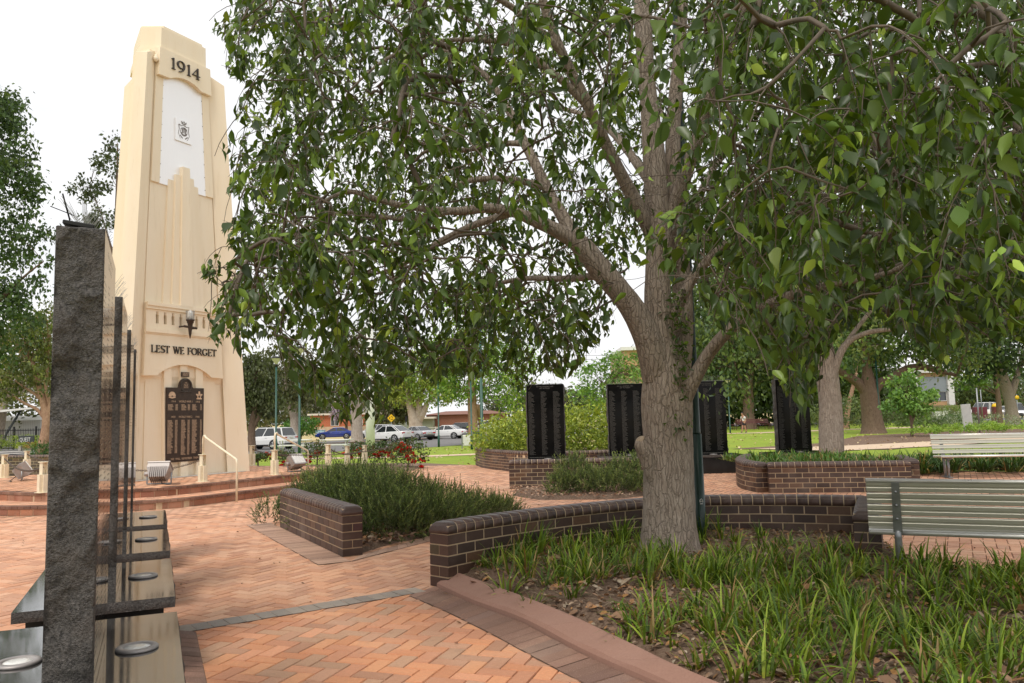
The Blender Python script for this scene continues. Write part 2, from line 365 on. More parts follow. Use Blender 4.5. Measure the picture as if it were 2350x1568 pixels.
    M['shorts'] = plain('dark_shorts', (.025, .022, .03), .85, 0, .1, 12)
    M['maroonslat'] = plain('maroon_slats', (.13, .045, .045), .6, 0, .15, 10)
    M['wire'] = plain('spike_wire', (.32, .31, .29), .4, .8, .1, 10)
mats()
# ================================================================== GROUND
def inpoly(px, py, poly):
    px = np.asarray(px); py = np.asarray(py); r = np.zeros(px.shape, bool); n = len(poly)
    for i in range(n):
        x1, y1 = poly[i][:2]; x2, y2 = poly[(i + 1) % n][:2]
        if y1 == y2: continue
        c = ((y1 > py) != (y2 > py)) & (px < (x2 - x1) * (py - y1) / (y2 - y1) + x1); r ^= c
    return r
def polydist(px, py, line):
    px = np.asarray(px); py = np.asarray(py); best = np.full(px.shape, 1e9)
    for (x1, y1), (x2, y2) in zip(line[:-1], line[1:]):
        dx, dy = x2 - x1, y2 - y1; t = np.clip(((px - x1) * dx + (py - y1) * dy) / (dx * dx + dy * dy), 0, 1)
        best = np.minimum(best, np.hypot(px - x1 - t * dx, py - y1 - t * dy))
    return best
def resample(pts, step):
    P = [Vector((p[0], p[1])) for p in pts]
    L = [0]
    for a, b in zip(P[:-1], P[1:]): L.append(L[-1] + (b - a).length)
    n = max(1, round(L[-1] / step)); out = []
    for i in range(n + 1):
        s = L[-1] * i / n; k = 0
        while k < len(P) - 2 and L[k + 1] < s: k += 1
        t = (s - L[k]) / max(1e-9, L[k + 1] - L[k]); out.append(P[k].lerp(P[k + 1], t))
    return out
def catmull(pts, m=6):
    P = [Vector(p) for p in pts]; out = []
    for i in range(len(P) - 1):
        p0 = P[max(0, i - 1)]; p1 = P[i]; p2 = P[i + 1]; p3 = P[min(len(P) - 1, i + 2)]
        for k in range(m):
            t = k / m
            out.append(0.5 * ((2 * p1) + (p2 - p0) * t + (2 * p0 - 5 * p1 + 4 * p2 - p3) * t * t + (3 * p1 - p0 - 3 * p2 + p3) * t ** 3))
    out.append(P[-1]); return out

def grid_sheet(name, xs, ys, mat, dz, kind='structure'):
    mb = MB(); vs = [(x, y, terrain(x, y) + dz) for y in ys for x in xs]; n = len(xs)
    mb.add(vs, [(j * n + i, j * n + i + 1, (j + 1) * n + i + 1, (j + 1) * n + i) for j in range(len(ys) - 1) for i in range(n - 1)], 0, (1, 1, 1), True)
    return tag(mb.build(name, mat, fix=False), kind=kind)
xs = [-900, -400, -200, -130] + [x * 4.0 for x in range(-24, 25)] + [130, 200, 400, 900]
ys = [-300, -60, -20, -8] + [y * 4.0 for y in range(0, 32)] + [130, 150, 200, 300, 500, 900]
grid_sheet('ground', xs, ys, M['drygrass'], -.07)
xs = [x * 2.0 for x in range(-19, 34)]; ys = [-6 + y * 2.0 for y in range(0, 45)]
LAWN_FAR = [(-38, 44), (-30, 48), (-24, 50.5), (-17, 52.0), (-11, 55.5), (-6, 63), (-2, 70), (3, 79), (12, 88), (66, 88), (66, -6), (-38, -6)]
def lawn_sheet():
    mb = MB(); ii = {}
    X = [-40 + 1.5 * i for i in range(72)]; Y = [-6 + 1.5 * j for j in range(64)]
    def vid(i, j):
        if (i, j) not in ii:
            ii[(i, j)] = len(mb.v); mb.v.append((X[i], Y[j], terrain(X[i], Y[j]) - .035))
        return ii[(i, j)]
    for i in range(71):
        for j in range(63):
            if inpoly([X[i] + .75], [Y[j] + .75], LAWN_FAR)[0]:
                mb.f.append((vid(i, j), vid(i + 1, j), vid(i + 1, j + 1), vid(i, j + 1))); mb.m.append(0); mb.c.append((1, 1, 1)); mb.sm.append(True)
    return tag(mb.build('lawn', M['lawn'], fix=False), kind='structure')
lawn_sheet()
def ribbon(name, left, right, mat, dz, step=1.5, kind='structure', label=None):
    mb = MB(); n = max(2, int(max(sum((Vector(a) - Vector(b)).length for a, b in zip(l[:-1], l[1:])) for l in (left, right)) / step))
    def rs(l):
        P = [Vector(p) for p in l]; L = [0]
        for a, b in zip(P[:-1], P[1:]): L.append(L[-1] + (b - a).length)
        o = []
        for i in range(n + 1):
            s = L[-1] * i / n; k = 0
            while k < len(P) - 2 and L[k + 1] < s: k += 1
            o.append(P[k].lerp(P[k + 1], (s - L[k]) / max(1e-9, L[k + 1] - L[k])))
        return o
    A, B = rs(left), rs(right); W = max(1, int(max((a - b).length for a, b in zip(A, B)) / 2.5))
    vs = []
    for a, b in zip(A, B):
        for w in range(W + 1):
            p = a.lerp(b, w / W); vs.append((p.x, p.y, terrain(p.x, p.y) + dz))
    q = W + 1
    mb.add(vs, [(i * q + w, i * q + w + 1, (i + 1) * q + w + 1, (i + 1) * q + w) for i in range(n) for w in range(W)], 0, (1, 1, 1), True)
    return tag(mb.build(name, mat, fix=False), label, kind=kind)
near_edge = [(-70, 41), (-38, 43.6), (-30, 47.5), (-24, 50), (-17, 51.6), (-11, 55), (-6, 62.5), (-2, 69.5), (3, 78.5), (12, 87.5), (66, 87.5)]
far_edge = [(-70, 56), (-46, 58), (-38, 63), (-30, 70), (-25, 80), (-20, 90), (-14, 100), (-6, 106), (3, 108), (14, 108), (66, 104)]
ribbon('road', near_edge, far_edge, M['asphalt'], -.02)
for a, b in (([(-24, 72), (-19, 77), (-14, 83), (-9, 90)], [(-22.4, 71.2), (-17.2, 76.0), (-12.2, 82.0), (-7.6, 89)]),):
    ribbon('median_strip', a, b, M['mulch'], .05)
# pale footpath across the lawn, path behind the standing stones
ribbon('footpath', [(-9, 34.2), (-3.9, 33.9), (-1.4, 35.0), (2.5, 36.6), (9, 39)], [(-9, 33.0), (-3.8, 32.7), (-1.2, 33.7), (3, 35.0), (9, 37.4)], M['pathsand'], -.02)
ribbon('garden_path', [(11, 59.5), (17, 58.7), (24, 62.5), (34, 66)], [(11, 57.9), (17.5, 57.0), (25, 60.3), (34, 63.5)], M['pathsand'], -.02)
ribbon('mulch_strip', [(9, 33.5), (14.5, 37.5), (20, 46.5), (30, 52), (44, 55)], [(14, 30), (18, 33.8), (24, 38.5), (34, 42), (46, 43)], M['mulch'], -.015)
ribbon('mulch_path', [(9.8, 33.0), (14.2, 34.0), (19, 36.3), (27, 40)], [(12, 29.8), (16.5, 31.6), (21, 34.2), (28, 36.5)], M['pathsand'], -.008)
ribbon('side_paving', [(20, 27), (26, 33), (36, 45), (48, 66), (52, 74)], [(30, 20), (40, 26), (52, 36), (64, 50), (70, 66)], M['farpave'], -.005)

# ---------------------------------------------------------------- plaza
PLAZA = [(-16, 1), (-16, 23), (-12.5, 26.5), (-8.5, 28.4), (-5.5, 28.9), (-3.05, 27.9), (-1.06, 25.7), (0.2, 23.4), (2.4, 22), (5, 21.2), (8.4, 20.6), (12, 18), (14, 12), (14, 1)]
mb = MB(); mb.add([(x, y, -.012) for x, y in PLAZA], [tuple(range(len(PLAZA)))]); tag(mb.build('paving_base', M['joint'], fix=False), kind='structure')

TC = Vector((-8.8, 18.9))                                         # centre of the tower platform
ta = rad(28); E1 = Vector((math.sin(ta), math.cos(ta), 0)); EN = Vector((math.cos(ta), -math.sin(ta), 0))
def octo(front, diag, n=64):
    out = []
    for k in range(n):
        a = 2 * PI * k / n
        best = 1e9
        for j in range(8):
            r = front if j % 2 == 0 else diag; c = math.cos(a - j * PI / 4)
            if c > .05: best = min(best, r / c)
        rr = min(best, (front + diag) * .5 * 1.035); rr = .55 * best + .45 * rr
        d = EN.to_2d() * math.cos(a) + E1.to_2d() * math.sin(a); out.append(TC + d * rr)
    return out
PLAT0 = octo(4.40, 5.05); PLAT1 = octo(3.72, 4.35)

def rot(p, a): c, s = math.cos(a), math.sin(a); return (p[0] * c - p[1] * s, p[0] * s + p[1] * c)
PAL1 = [(0.680, 0.308, 0.160), (0.620, 0.268, 0.138), (0.730, 0.348, 0.181), (0.580, 0.268, 0.155), (0.560, 0.304, 0.193), (0.480, 0.250, 0.155), (0.700, 0.330, 0.189), (0.520, 0.304, 0.193), (0.660, 0.295, 0.150)]
PAL2 = [(0.660, 0.339, 0.201), (0.630, 0.312, 0.183), (0.700, 0.382, 0.233), (0.580, 0.312, 0.201), (0.630, 0.344, 0.219), (0.550, 0.279, 0.173), (0.700, 0.401, 0.256)]
KO = [(-.74, 7.34), (-.39, 6.66), (.03, 6.0), (.38, 5.22), (.70, 4.63), (1.32, 3.55), (1.9, 2.35)]         # kerb foot
HB = [(-.93, 6.98), (-.56, 6.38), (-.14, 5.61), (.14, 5.05), (.40, 4.55), (1.0, 3.5), (1.55, 2.3)]      # outer line of the header band
BL0, BL1 = Vector((-2.43, 6.07)), Vector((-.86, 7.22))             # grey band across the paving
bd = (BL1 - BL0).normalized(); bn = Vector((-bd.y, bd.x))
# garden, planter footprints where no pavers are laid
GARDEN = [(-.70, 7.25), (-.36, 6.62), (.06, 5.95), (.40, 5.20), (.78, 4.60), (1.4, 3.5), (1.95, 2.3), (6.5, 2.3), (6.5, 5.5), (5.6, 6.0), (3.5, 7.05), (3.75, 8.6), (2.9, 8.85), (2.1, 9.05), (1.4, 8.95), (.5, 8.35), (-.3, 7.62)]
GARDEN = [GARDEN[i] for i in range(len(GARDEN))]
def herring(region, ang, pal, mb, ymax, zc=0.0, clip=None, frust=True, bevelY=13, shrink=.0028):
    s = .1165; poly = region; cx = sum(p[0] for p in poly) / len(poly); cy = sum(p[1] for p in poly) / len(poly)
    R = max(math.hypot(p[0] - cx, p[1] - cy) for p in poly); n = int(R / s) + 3
    a = np.arange(-n, n + 1); A, B = np.meshgrid(a, a); D = (A - B) % 4
    ca, sa = math.cos(ang), math.sin(ang)
    Vs = []; F5 = []; F1 = []; C5 = []; C1 = []; base = 0
    for typ, m in ((0, D == 0), (1, D == 3)):
        ax, ay = A[m] * s, B[m] * s; lx, ly = (2 * s, s) if typ == 0 else (s, 2 * s)
        mx, my = ax + lx / 2, ay + ly / 2; wx = cx + mx * ca - my * sa; wy = cy + mx * sa + my * ca
        ok = inpoly(wx, wy, poly)
        if frust: ok &= (np.abs(wx) < wy * .80 + 1.2) & (wy < ymax)
        if clip is not None: ok &= clip(wx, wy)
        idx = np.where(ok)[0]
        for i in idx:
            g = shrink; b = .004; jz = random.uniform(-.0015, .0015); tx, ty = random.uniform(-.0015, .0015), random.uniform(-.0015, .0015)
            x0, x1, y0, y1 = mx[i] - lx / 2 + g, mx[i] + lx / 2 - g, my[i] - ly / 2 + g, my[i] + ly / 2 - g
            col = random.choice(pal); v = random.uniform(.92, 1.07); col = tuple(c * v for c in col)
            near = wy[i] < bevelY
            P = [(x0 + b, y0 + b, 0), (x1 - b, y0 + b, 0), (x1 - b, y1 - b, 0), (x0 + b, y1 - b, 0)]
            if near: P += [(x0, y0, -.010), (x1, y0, -.010), (x1, y1, -.010), (x0, y1, -.010)]
            q = [(cx + p[0] * ca - p[1] * sa, cy + p[0] * sa + p[1] * ca, zc + p[2] + jz + tx * (1 if p[0] > mx[i] else -1) + ty * (1 if p[1] > my[i] else -1)) for p in P]
            mb.add(q, [(0, 1, 2, 3), (4, 5, 1, 0), (5, 6, 2, 1), (6, 7, 3, 2), (7, 4, 0, 3)] if near else [(0, 1, 2, 3)], 0, col)
def side(wx, wy): return (wx - BL0.x) * bn.x + (wy - BL0.y) * bn.y
mb = MB()
R1 = [(-2.75, 5.7), (-2.5, 6.25), (-.8, 7.5)] + [(x + .16, y + .06) for x, y in HB[1:]] + [(-.9, 2.2), (-1.15, 2.6), (-1.95, 4.6)]
herring(R1, rad(90 - 108), PAL1, mb, 12, clip=lambda x, y: side(x, y) < .10)
herring(PLAZA, rad(90 - 29), PAL2, mb, 26, clip=lambda x, y: ((side(x, y) > .0) | (x < -2.55) | (x > 2)) & ~inpoly(x, y, PLAT0) & ~inpoly(x, y, GARDEN) & ~((x > -2.7) & (x < .2) & (y < 5.8)))
DK = [(.22, .128, .096), (.255, .145, .106), (.19, .11, .086), (.28, .16, .118), (.235, .145, .115)]
DK2 = [(.43, .27, .195), (.47, .295, .215), (.39, .245, .18), (.50, .315, .23)]
GR = [(.30, .27, .235), (.335, .295, .25), (.27, .24, .21), (.36, .31, .26)]
def band(mb, A, B, step, pal, z=.004, gap=.005, base=True):
    """soldier course between two lines, one paver per step"""
    n = max(1, int(max(sum((Vector(a) - Vector(b)).length for a, b in zip(l[:-1], l[1:])) for l in (A, B)) / step))
    def rs(l):
        o = resample(l, 1e9) if False else None
        P = [Vector(p) for p in l]; L = [0]
        for a, b in zip(P[:-1], P[1:]): L.append(L[-1] + (b - a).length)
        r = []
        for i in range(n + 1):
            s = L[-1] * i / n; k = 0
            while k < len(P) - 2 and L[k + 1] < s: k += 1
            r.append(P[k].lerp(P[k + 1], (s - L[k]) / max(1e-9, L[k + 1] - L[k])))
        return r
    a, b = rs(A), rs(B)
    for i in range(n):
        p = [a[i], a[i + 1], b[i + 1], b[i]]
        mb.add([(q.x, q.y, z - .003) for q in p], [(0, 1, 2, 3)], 1)
        c = sum(p, Vector((0, 0))) / 4
        q = [x + (c - x).normalized() * gap for x in p]; jz = random.uniform(0, .003)
        col = random.choice(pal); v = random.uniform(.85, 1.12)
        mb.add([(x.x, x.y, z + jz) for x in q], [(0, 1, 2, 3)], 0, tuple(cc * v for cc in col))
hw = bn * .112
band(mb, [BL0 - hw - bd * .1, BL1 - hw], [BL0 + hw - bd * .1, BL1 + hw], .118, GR)
band(mb, HB, KO, .118, DK)
band(mb, [(-2.56, 6.02), (-2.02, 4.83), (-1.35, 3.3), (-.9, 2.2)], [(-2.34, 5.95), (-1.82, 4.80), (-1.15, 3.3), (-.7, 2.2)], .118, DK, .0045)
PA0, PA1 = Vector((-3.40, 11.66)), Vector((-1.93, 9.00)); pad = (PA1 - PA0).normalized(); pan = Vector((pad.y, -pad.x))
band(mb, [PA0 - pad * .6 + pan * .36, PA1 + pad * .32 + pan * .36], [PA0 - pad * .6, PA1 + pad * .32], .118, DK2, .004)
band(mb, [PA1 + pad * .32, (-1.10, 9.95), (-.35, 11.6), (.1, 13.2)], [PA1 + pad * .02 - pan * .2, (-1.22, 10.22), (-.56, 11.65), (-.1, 13.2)], .20, DK2, .0045)
tag(mb.build('paving', [M['paver'], M['joint']], fix=False), kind='structure')

# ---------------------------------------------------------------- brick walls with rounded caps
BR = [(.070, .038, .029), (.084, .045, .033), (.058, .034, .027), (.098, .054, .038), (.076, .042, .032), (.066, .040, .032), (.14, .074, .042)]
CP = [(.095, .058, .047), (.11, .064, .05), (.082, .051, .042), (.12, .070, .054)]
def brick_wall(name, label, path, z1, z0=0.0, th=.23, group=None, blen=.238, caplen=.119, zlist=None):
    fine = resample(path, .02)
    L = .02 * (len(fine) - 1); L = sum((a - b).length for a, b in zip(fine[:-1], fine[1:])); N = len(fine) - 1
    def at_(s):
        t = min(max(s / L, 0), 1) * N; i = min(int(t), N - 1); p = fine[i].lerp(fine[i + 1], t - i)
        a = fine[max(0, i - 4)]; b = fine[min(N, i + 5)]; d = (b - a).normalized(); return p, Vector((-d.y, d.x))
    cap_h = .105; nc = max(1, round((z1 - cap_h - z0) / .086)); ch = (z1 - cap_h - z0) / nc
    org = Vector((path[0][0], path[0][1], z0)); root = thing(name, label, 'wall', org, group=group)
    mb = MB(); h = th / 2
    def blk(s0, s1, za, zb, o0, o1, mat, col):
        k = max(1, int((s1 - s0) / .13)); rings = []
        for i in range(k + 1):
            p, n = at_(s0 + (s1 - s0) * i / k)
            rings.append([Vector((p.x + n.x * o0, p.y + n.y * o0, za)), Vector((p.x + n.x * o1, p.y + n.y * o1, za)), Vector((p.x + n.x * o1, p.y + n.y * o1, zb)), Vector((p.x + n.x * o0, p.y + n.y * o0, zb))])
        mb.loft(rings, mat, col)
    blk(.006, L - .006, z0 - .05, z1 - .03, -h + .0035, h - .0035, 1, (1, 1, 1))
    for c in range(nc):
        za = z0 + c * ch + .006; zb = z0 + (c + 1) * ch - .006
        s = 0 if c % 2 == 0 else -blen / 2
        while s < L - .01:
            a, b = max(0, s) + (.0065 if s > 0 else 0), min(L, s + blen) - (.0065 if s + blen < L else 0)
            if b - a > .02:
                if L - b < .07: b = L
                col = random.choice(BR); v = random.uniform(.85, 1.15); col = tuple(x * v for x in col)
                if (a < .01 or b > L - .01) and c % 2 == 1:
                    blk(a, b, za, zb, -h, -.005, 0, col); blk(a, b, za, zb, .005, h, 0, tuple(x * random.uniform(.8, 1.2) for x in col))
                else: blk(a, b, za, zb, -h, h, 0, col)
            if b >= L: break
            s += blen
    body = mb.build('brickwork', [M['brick'], M['mortar']], root, origin=org)
    # cap of bullnose bricks on edge
    mb = MB(); m = max(1, round(L / caplen)); r = .062; prof = []
    zc0 = z1 - cap_h + .004
    prof = [(-h - .006, zc0), (-h - .006, z1 - r)] + [(-h - .006 + r * (1 - math.cos(a)), z1 - r + r * math.sin(a)) for a in (rad(25), rad(50), rad(72), rad(90))]
    prof = prof + [(-x, z) for x, z in reversed(prof)]
    for i in range(m):
        s0, s1 = L * i / m + (.0055 if i else 0), L * (i + 1) / m - (.0055 if i < m - 1 else 0)
        S = [s0, (s0 + s1) / 2, s1]
        sc = [1, 1, 1]
        if i == 0: S = [s0 - .004, s0 + .004, s0 + .02, s0 + .045, s1]; sc = [.60, .76, .90, .98, 1]
        elif i == m - 1: S = [s0, s1 - .045, s1 - .02, s1 - .004, s1 + .004]; sc = [1, .98, .9, .76, .6]
        rings = []
        for s_, k in zip(S, sc):
            p, n = at_(s_)
            d = Vector((n.y, -n.x)); over = (s_ - min(max(s_, 0), L)); p = p + d * over
            rings.append([Vector((p.x + n.x * x, p.y + n.y * x, zc0 + (z - zc0) * (k if z > z1 - r * 1.01 else min(1, k * 1.15)))) for x, z in prof])
        col = random.choice(CP); v = random.uniform(.88, 1.12); mb.loft(rings, 0, tuple(x * v for x in col), True)
    # mortar core between cap bricks
    rings = []
    for i in range(m * 2 + 1):
        s_ = L * i / (m * 2); p, n = at_(min(max(s_, .05), L - .05)); rings.append([Vector((p.x + n.x * x * .978, p.y + n.y * x * .978, z - .0028)) for x, z in prof])
    mb.loft(rings, 1, (1, 1, 1), True)
    mb.build('cap', [M['brick'], M['mortar']], root, origin=org)
    return root
P2 = lambda *p: [(q[0], q[1]) for q in p]
brick_wall('planter_wall', 'short straight dark brick wall with rounded cap in front of the big rosemary', [tuple(PA0 - pan * .115), tuple(PA1 - pan * .115)], .555, group='dark brick planter walls')
WB = [(v.x, v.y) for v in catmull([(-.70, 7.30), (-.30, 7.74), (.5, 8.42), (1.45, 8.98), (2.15, 9.12), (2.95, 9.0), (3.78, 8.68)], 6)]
brick_wall('garden_wall', 'long curved dark brick wall running behind the big tree trunk', WB, .575, group='dark brick planter walls')
brick_wall('garden_wall', 'short dark brick return wall beside the front bench end', [(3.80, 8.70), (3.50, 8.06), (3.20, 7.40)], .575, .02, group='dark brick planter walls')
WD = [(v.x, v.y) for v in catmull([(5.35, 18.3), (4.78, 17.0), (4.55, 15.8), (4.62, 15.05)], 5)]
brick_wall('planter_wall', 'curved side wall of the raised planter around the second tree', WD, .56, group='dark brick planter walls')
brick_wall('planter_wall', 'front wall of the raised planter below the second tree', [(4.70, 15.0), (7.15, 14.62)], .56, group='dark brick planter walls')
brick_wall('planter_wall', 'short right return wall of the planter under the second tree', [(7.28, 14.75), (7.75, 16.2)], .575, group='dark brick planter walls')
brick_wall('planter_wall', 'dark brick wall behind the small rosemary, below two black stones', [(-.12, 17.1), (3.6, 17.0)], .60, group='dark brick planter walls')
WF = [(v.x, v.y) for v in catmull([(-1.15, 25.9), (-.85, 24.3), (-.25, 22.9), (.35, 21.9), (1.5, 21.35), (2.9, 21.6)], 5)]
brick_wall('planter_wall', 'curved dark brick wall holding the yellow green hedge', WF, .58, group='dark brick planter walls')
brick_wall('planter_wall', 'dark brick wall at the left edge behind the platform bollards', [(-17.5, 26.2), (-13.2, 25.0)], .66, .0, group='dark brick planter walls')

# ---------------------------------------------------------------- garden bed, kerb, litter, strap-leaf clumps
KI = [(-.54, 7.38), (-.09, 6.60), (.33, 5.82), (.66, 5.07), (.97, 4.36), (1.58, 3.35), (2.12, 2.3)]
mb = MB(); kp = [(v.x, v.y) for v in catmull(KO, 5)]; kq = [(v.x, v.y) for v in catmull(KI, 5)]
rings = []
for i, (a, b) in enumerate(zip(kp, kq)):
    a, b = Vector(a), Vector(b); w = b - a; jz = .004 * math.sin(i * 1.7)
    rings.append([Vector((*(a + w * .02), -.02)), Vector((*(a + w * .03), .035)), Vector((*(a + w * .12), .06 + jz)), Vector((*(a + w * .9), .118 + jz)), Vector((*(b), .112)), Vector((*b, -.02))])
for i0 in range(0, len(rings) - 1, 6):
    seg = [list(q) for q in rings[i0:i0 + 7]]
    if i0 + 7 < len(rings): seg[-1] = [a.lerp(b, .022) for a, b in zip(seg[-1], seg[-2])]
    mb.loft(seg, 0, (1, 1, 1), False)
tag(mb.build('garden_kerb', M['kerb'], origin=(KO[0][0], KO[0][1], 0)), 'curved reddish concrete kerb between brick paving and leafy garden bed', 'kerb')
def soil(x, y): return .085 - .085 * (1 - smooth(-.02, .22, float(polydist([x], [y], KI)[0]))) + .10 * smooth(5.0, 8.8, y) + .02 * math.sin(x * 2.1 + y) + .012 * math.sin(x * 5.3 - y * 4.1)
def bed(name, poly, zf, step, mat=None):
    x0, x1 = min(p[0] for p in poly), max(p[0] for p in poly); y0, y1 = min(p[1] for p in poly), max(p[1] for p in poly)
    if zf == 'e':
        cl = list(poly) + [poly[0]]; zf = lambda x, y: -.03 + min(.085, .34 * float(polydist([x], [y], cl)[0])) + .015 * math.sin(x * 4 + y * 3)
    mb = MB(); nx, ny = int((x1 - x0) / step) + 1, int((y1 - y0) / step) + 1; ii = {}
    gx = [x0 + i * step for i in range(nx + 1)]; gy = [y0 + j * step for j in range(ny + 1)]
    cx, cy = np.meshgrid([g + step / 2 for g in gx[:-1]], [g + step / 2 for g in gy[:-1]]); ok = inpoly(cx, cy, poly)
    def vid(i, j):
        if (i, j) not in ii:
            ii[(i, j)] = len(mb.v); mb.v.append((gx[i], gy[j], zf(gx[i], gy[j])))
        return ii[(i, j)]
    for j in range(ny):
        for i in range(nx):
            if ok[j][i]: mb.f.append((vid(i, j), vid(i + 1, j), vid(i + 1, j + 1), vid(i, j + 1))); mb.m.append(0); mb.c.append((1, 1, 1)); mb.sm.append(True)
    return tag(mb.build(name, mat or M['mulch'], fix=False), kind='structure')
SOIL = [(a, b) for a, b in kq[:]] ; SOIL = [(-.66, 7.40)] + [(x - .06, y - .03) for x, y in kq[1:]] + [(7.5, 2.3), (7.5, 5.2), (5.6, 6.1), (3.45, 7.15), (3.8, 8.6), (2.95, 8.98), (2.15, 9.1), (1.45, 8.96), (.5, 8.4), (-.3, 7.7)]
bed('garden_soil', SOIL, soil, .06)
bed('planter_soil', [(-3.5, 12.2), (-3.2, 11.5), (-1.8, 9.1), (-1.2, 10.2), (-.55, 11.65), (-.1, 13.2), (-.5, 14.6), (-2.2, 14.6), (-3.4, 13.6)], 'e', .10)
bed('planter_soil', [(-.1, 16.9), (-.15, 15.6), (.4, 14.6), (1.6, 14.3), (2.9, 15.1), (3.5, 16.9)], 'e', .08)
bed('planter_soil', [(5.4, 18.4), (4.8, 17), (4.6, 15.8), (4.66, 15.1), (7.2, 14.7), (7.75, 16.2), (8.2, 19.5), (6.5, 19.8)], lambda x, y: .44, .3)
bed('planter_soil', [(-1.1, 25.8), (-.8, 24.3), (-.2, 22.9), (.4, 21.95), (1.5, 21.4), (4.3, 21.6), (4.8, 25), (1.5, 28.5), (-.5, 28)], lambda x, y: .40, .4)
bed('rose_soil', [(-6.9, 23.6), (-4.6, 23.0), (-3.0, 23.6), (-2.7, 25), (-4, 26.8), (-6.5, 27.4), (-9.5, 27.6), (-9.5, 26.2)], 'e', .15)

def leaf_litter(name, n, sampler, zf, size=(.035, .085), cols=None, lift=.03):
    cols = cols or [(.36, .23, .15), (.25, .15, .09), (.50, .26, .12), (.42, .28, .19), (.45, .34, .24), (.16, .09, .06), (.36, .27, .20), (.48, .25, .09), (.52, .44, .33)]
    V = []; Q = []; Cc = []
    for i in range(n):
        x, y = sampler(); s = random.uniform(*size); a = random.uniform(0, 2 * PI); z = zf(x, y) + random.uniform(.004, lift)
        tilt = Matrix.Rotation(a, 3, 'Z') @ Matrix.Rotation(random.uniform(-.7, .7), 3, 'X') @ Matrix.Rotation(random.uniform(-.6, .6), 3, 'Y'); cu = random.uniform(.1, .5)
        P = [(-.5, 0, 0), (-.15, -.28, cu * .4), (.25, -.22, cu * .35), (.55, 0, 0), (.25, .22, cu * .35), (-.15, .28, cu * .4)]
        b = len(V); V += [tuple(tilt @ (Vector(p) * s) + Vector((x, y, z))) for p in P]
        Q += [(b, b + 1, b + 2, b + 3), (b, b + 3, b + 4, b + 5)]; c = random.choice(cols); v = random.uniform(.7, 1.2); Cc += [tuple(k * v for k in c)] * 2
    return fastmesh(name, np.array(V), np.array(Q), np.array(Cc), M['litter'])
def sampler_in(poly):
    x0, x1 = min(p[0] for p in poly), max(p[0] for p in poly); y0, y1 = min(p[1] for p in poly), max(p[1] for p in poly)
    def f():
        while True:
            x, y = random.uniform(x0, x1), random.uniform(y0, y1)
            if inpoly([x], [y], poly)[0]: return x, y
    return f
gs0 = sampler_in(SOIL)
def gs():
    while True:
        x, y = gs0()
        if abs(x) < y * .78 + .6 and random.random() < min(1, 6.0 / (y * y) * 6): return x, y
tag(leaf_litter('fallen_leaves', 8500, gs, soil, (.018, .066)), 'dry brown leaf litter over the mulch of the garden bed', 'leaf litter', kind='stuff')
tag(leaf_litter('dead_leaves', 300, gs, soil, (.07, .13), [(.48, .25, .11), (.38, .24, .15), (.52, .42, .30), (.30, .18, .11)], .05), 'large curled brown leaves lying between the strap leaved clumps', 'leaf litter', kind='stuff')
mb = MB()
for _ in range(420):
    x, y = gs(); a = random.uniform(0, PI); L = random.uniform(.04, .16); z = soil(x, y) + .012; dx, dy = math.cos(a) * L / 2, math.sin(a) * L / 2
    mb.tube([(x - dx, y - dy, z), (x + random.uniform(-.01, .01), y, z + random.uniform(.0, .02)), (x + dx, y + dy, z + random.uniform(-.005, .015))], [.0022, .002, .0012], 3, caps=False)
tag(mb.build('twig_litter', M['cutwood'], fix=False), 'thin dry twigs scattered over the garden mulch', 'twigs', kind='stuff')
ps_ = sampler_in([(-1.8, 9.1), (-1.2, 10.2), (-.55, 11.65), (-.2, 13.0), (-1.2, 13), (-2.2, 10.4)])
tag(leaf_litter('fallen_leaves', 700, ps_, lambda x, y: .06, (.05, .11)), 'curled brown leaves lying under the big rosemary', 'leaf litter', kind='stuff')
ms_ = sampler_in([(-.1, 16.8), (-.15, 15.6), (.4, 14.6), (1.6, 14.3), (2.9, 15.1), (3.3, 16.8)])
tag(leaf_litter('wood_chips', 900, ms_, lambda x, y: .06, (.03, .08), [(.50, .32, .22), (.60, .42, .30), (.38, .22, .14)]), 'pale wood chip mulch around the small rosemary', 'mulch', kind='stuff')
def rest_litter():
    while True:
        x, y = random.uniform(-7, 5), random.uniform(4, 20)
        if inpoly([x], [y], PLAZA)[0] and not inpoly([x], [y], PLAT0)[0] and not inpoly([x], [y], GARDEN)[0] and side(x, y) > -3 and abs(x) < y * .7: return x, y
tag(leaf_litter('paving_debris', 170, rest_litter, lambda x, y: .002, (.018, .045), [(.22, .13, .08), (.7, .62, .5), (.35, .2, .1), (.1, .06, .04)], .006), 'scattered crumbs of dead leaf and twig on the brick paving', 'leaf litter', kind='stuff')
def lawn_l():
    while True:
        x, y = random.uniform(-9, 22), random.uniform(24, 58)
        if not inpoly([x], [y], PLAZA)[0]: return x, y
tag(leaf_litter('lawn_leaves', 900, lawn_l, lambda x, y: terrain(x, y) - .02, (.08, .17), [(.62, .48, .24), (.7, .6, .35), (.5, .33, .15)]), 'pale fallen leaves dotted over the bright lawn', 'leaf litter', kind='stuff')

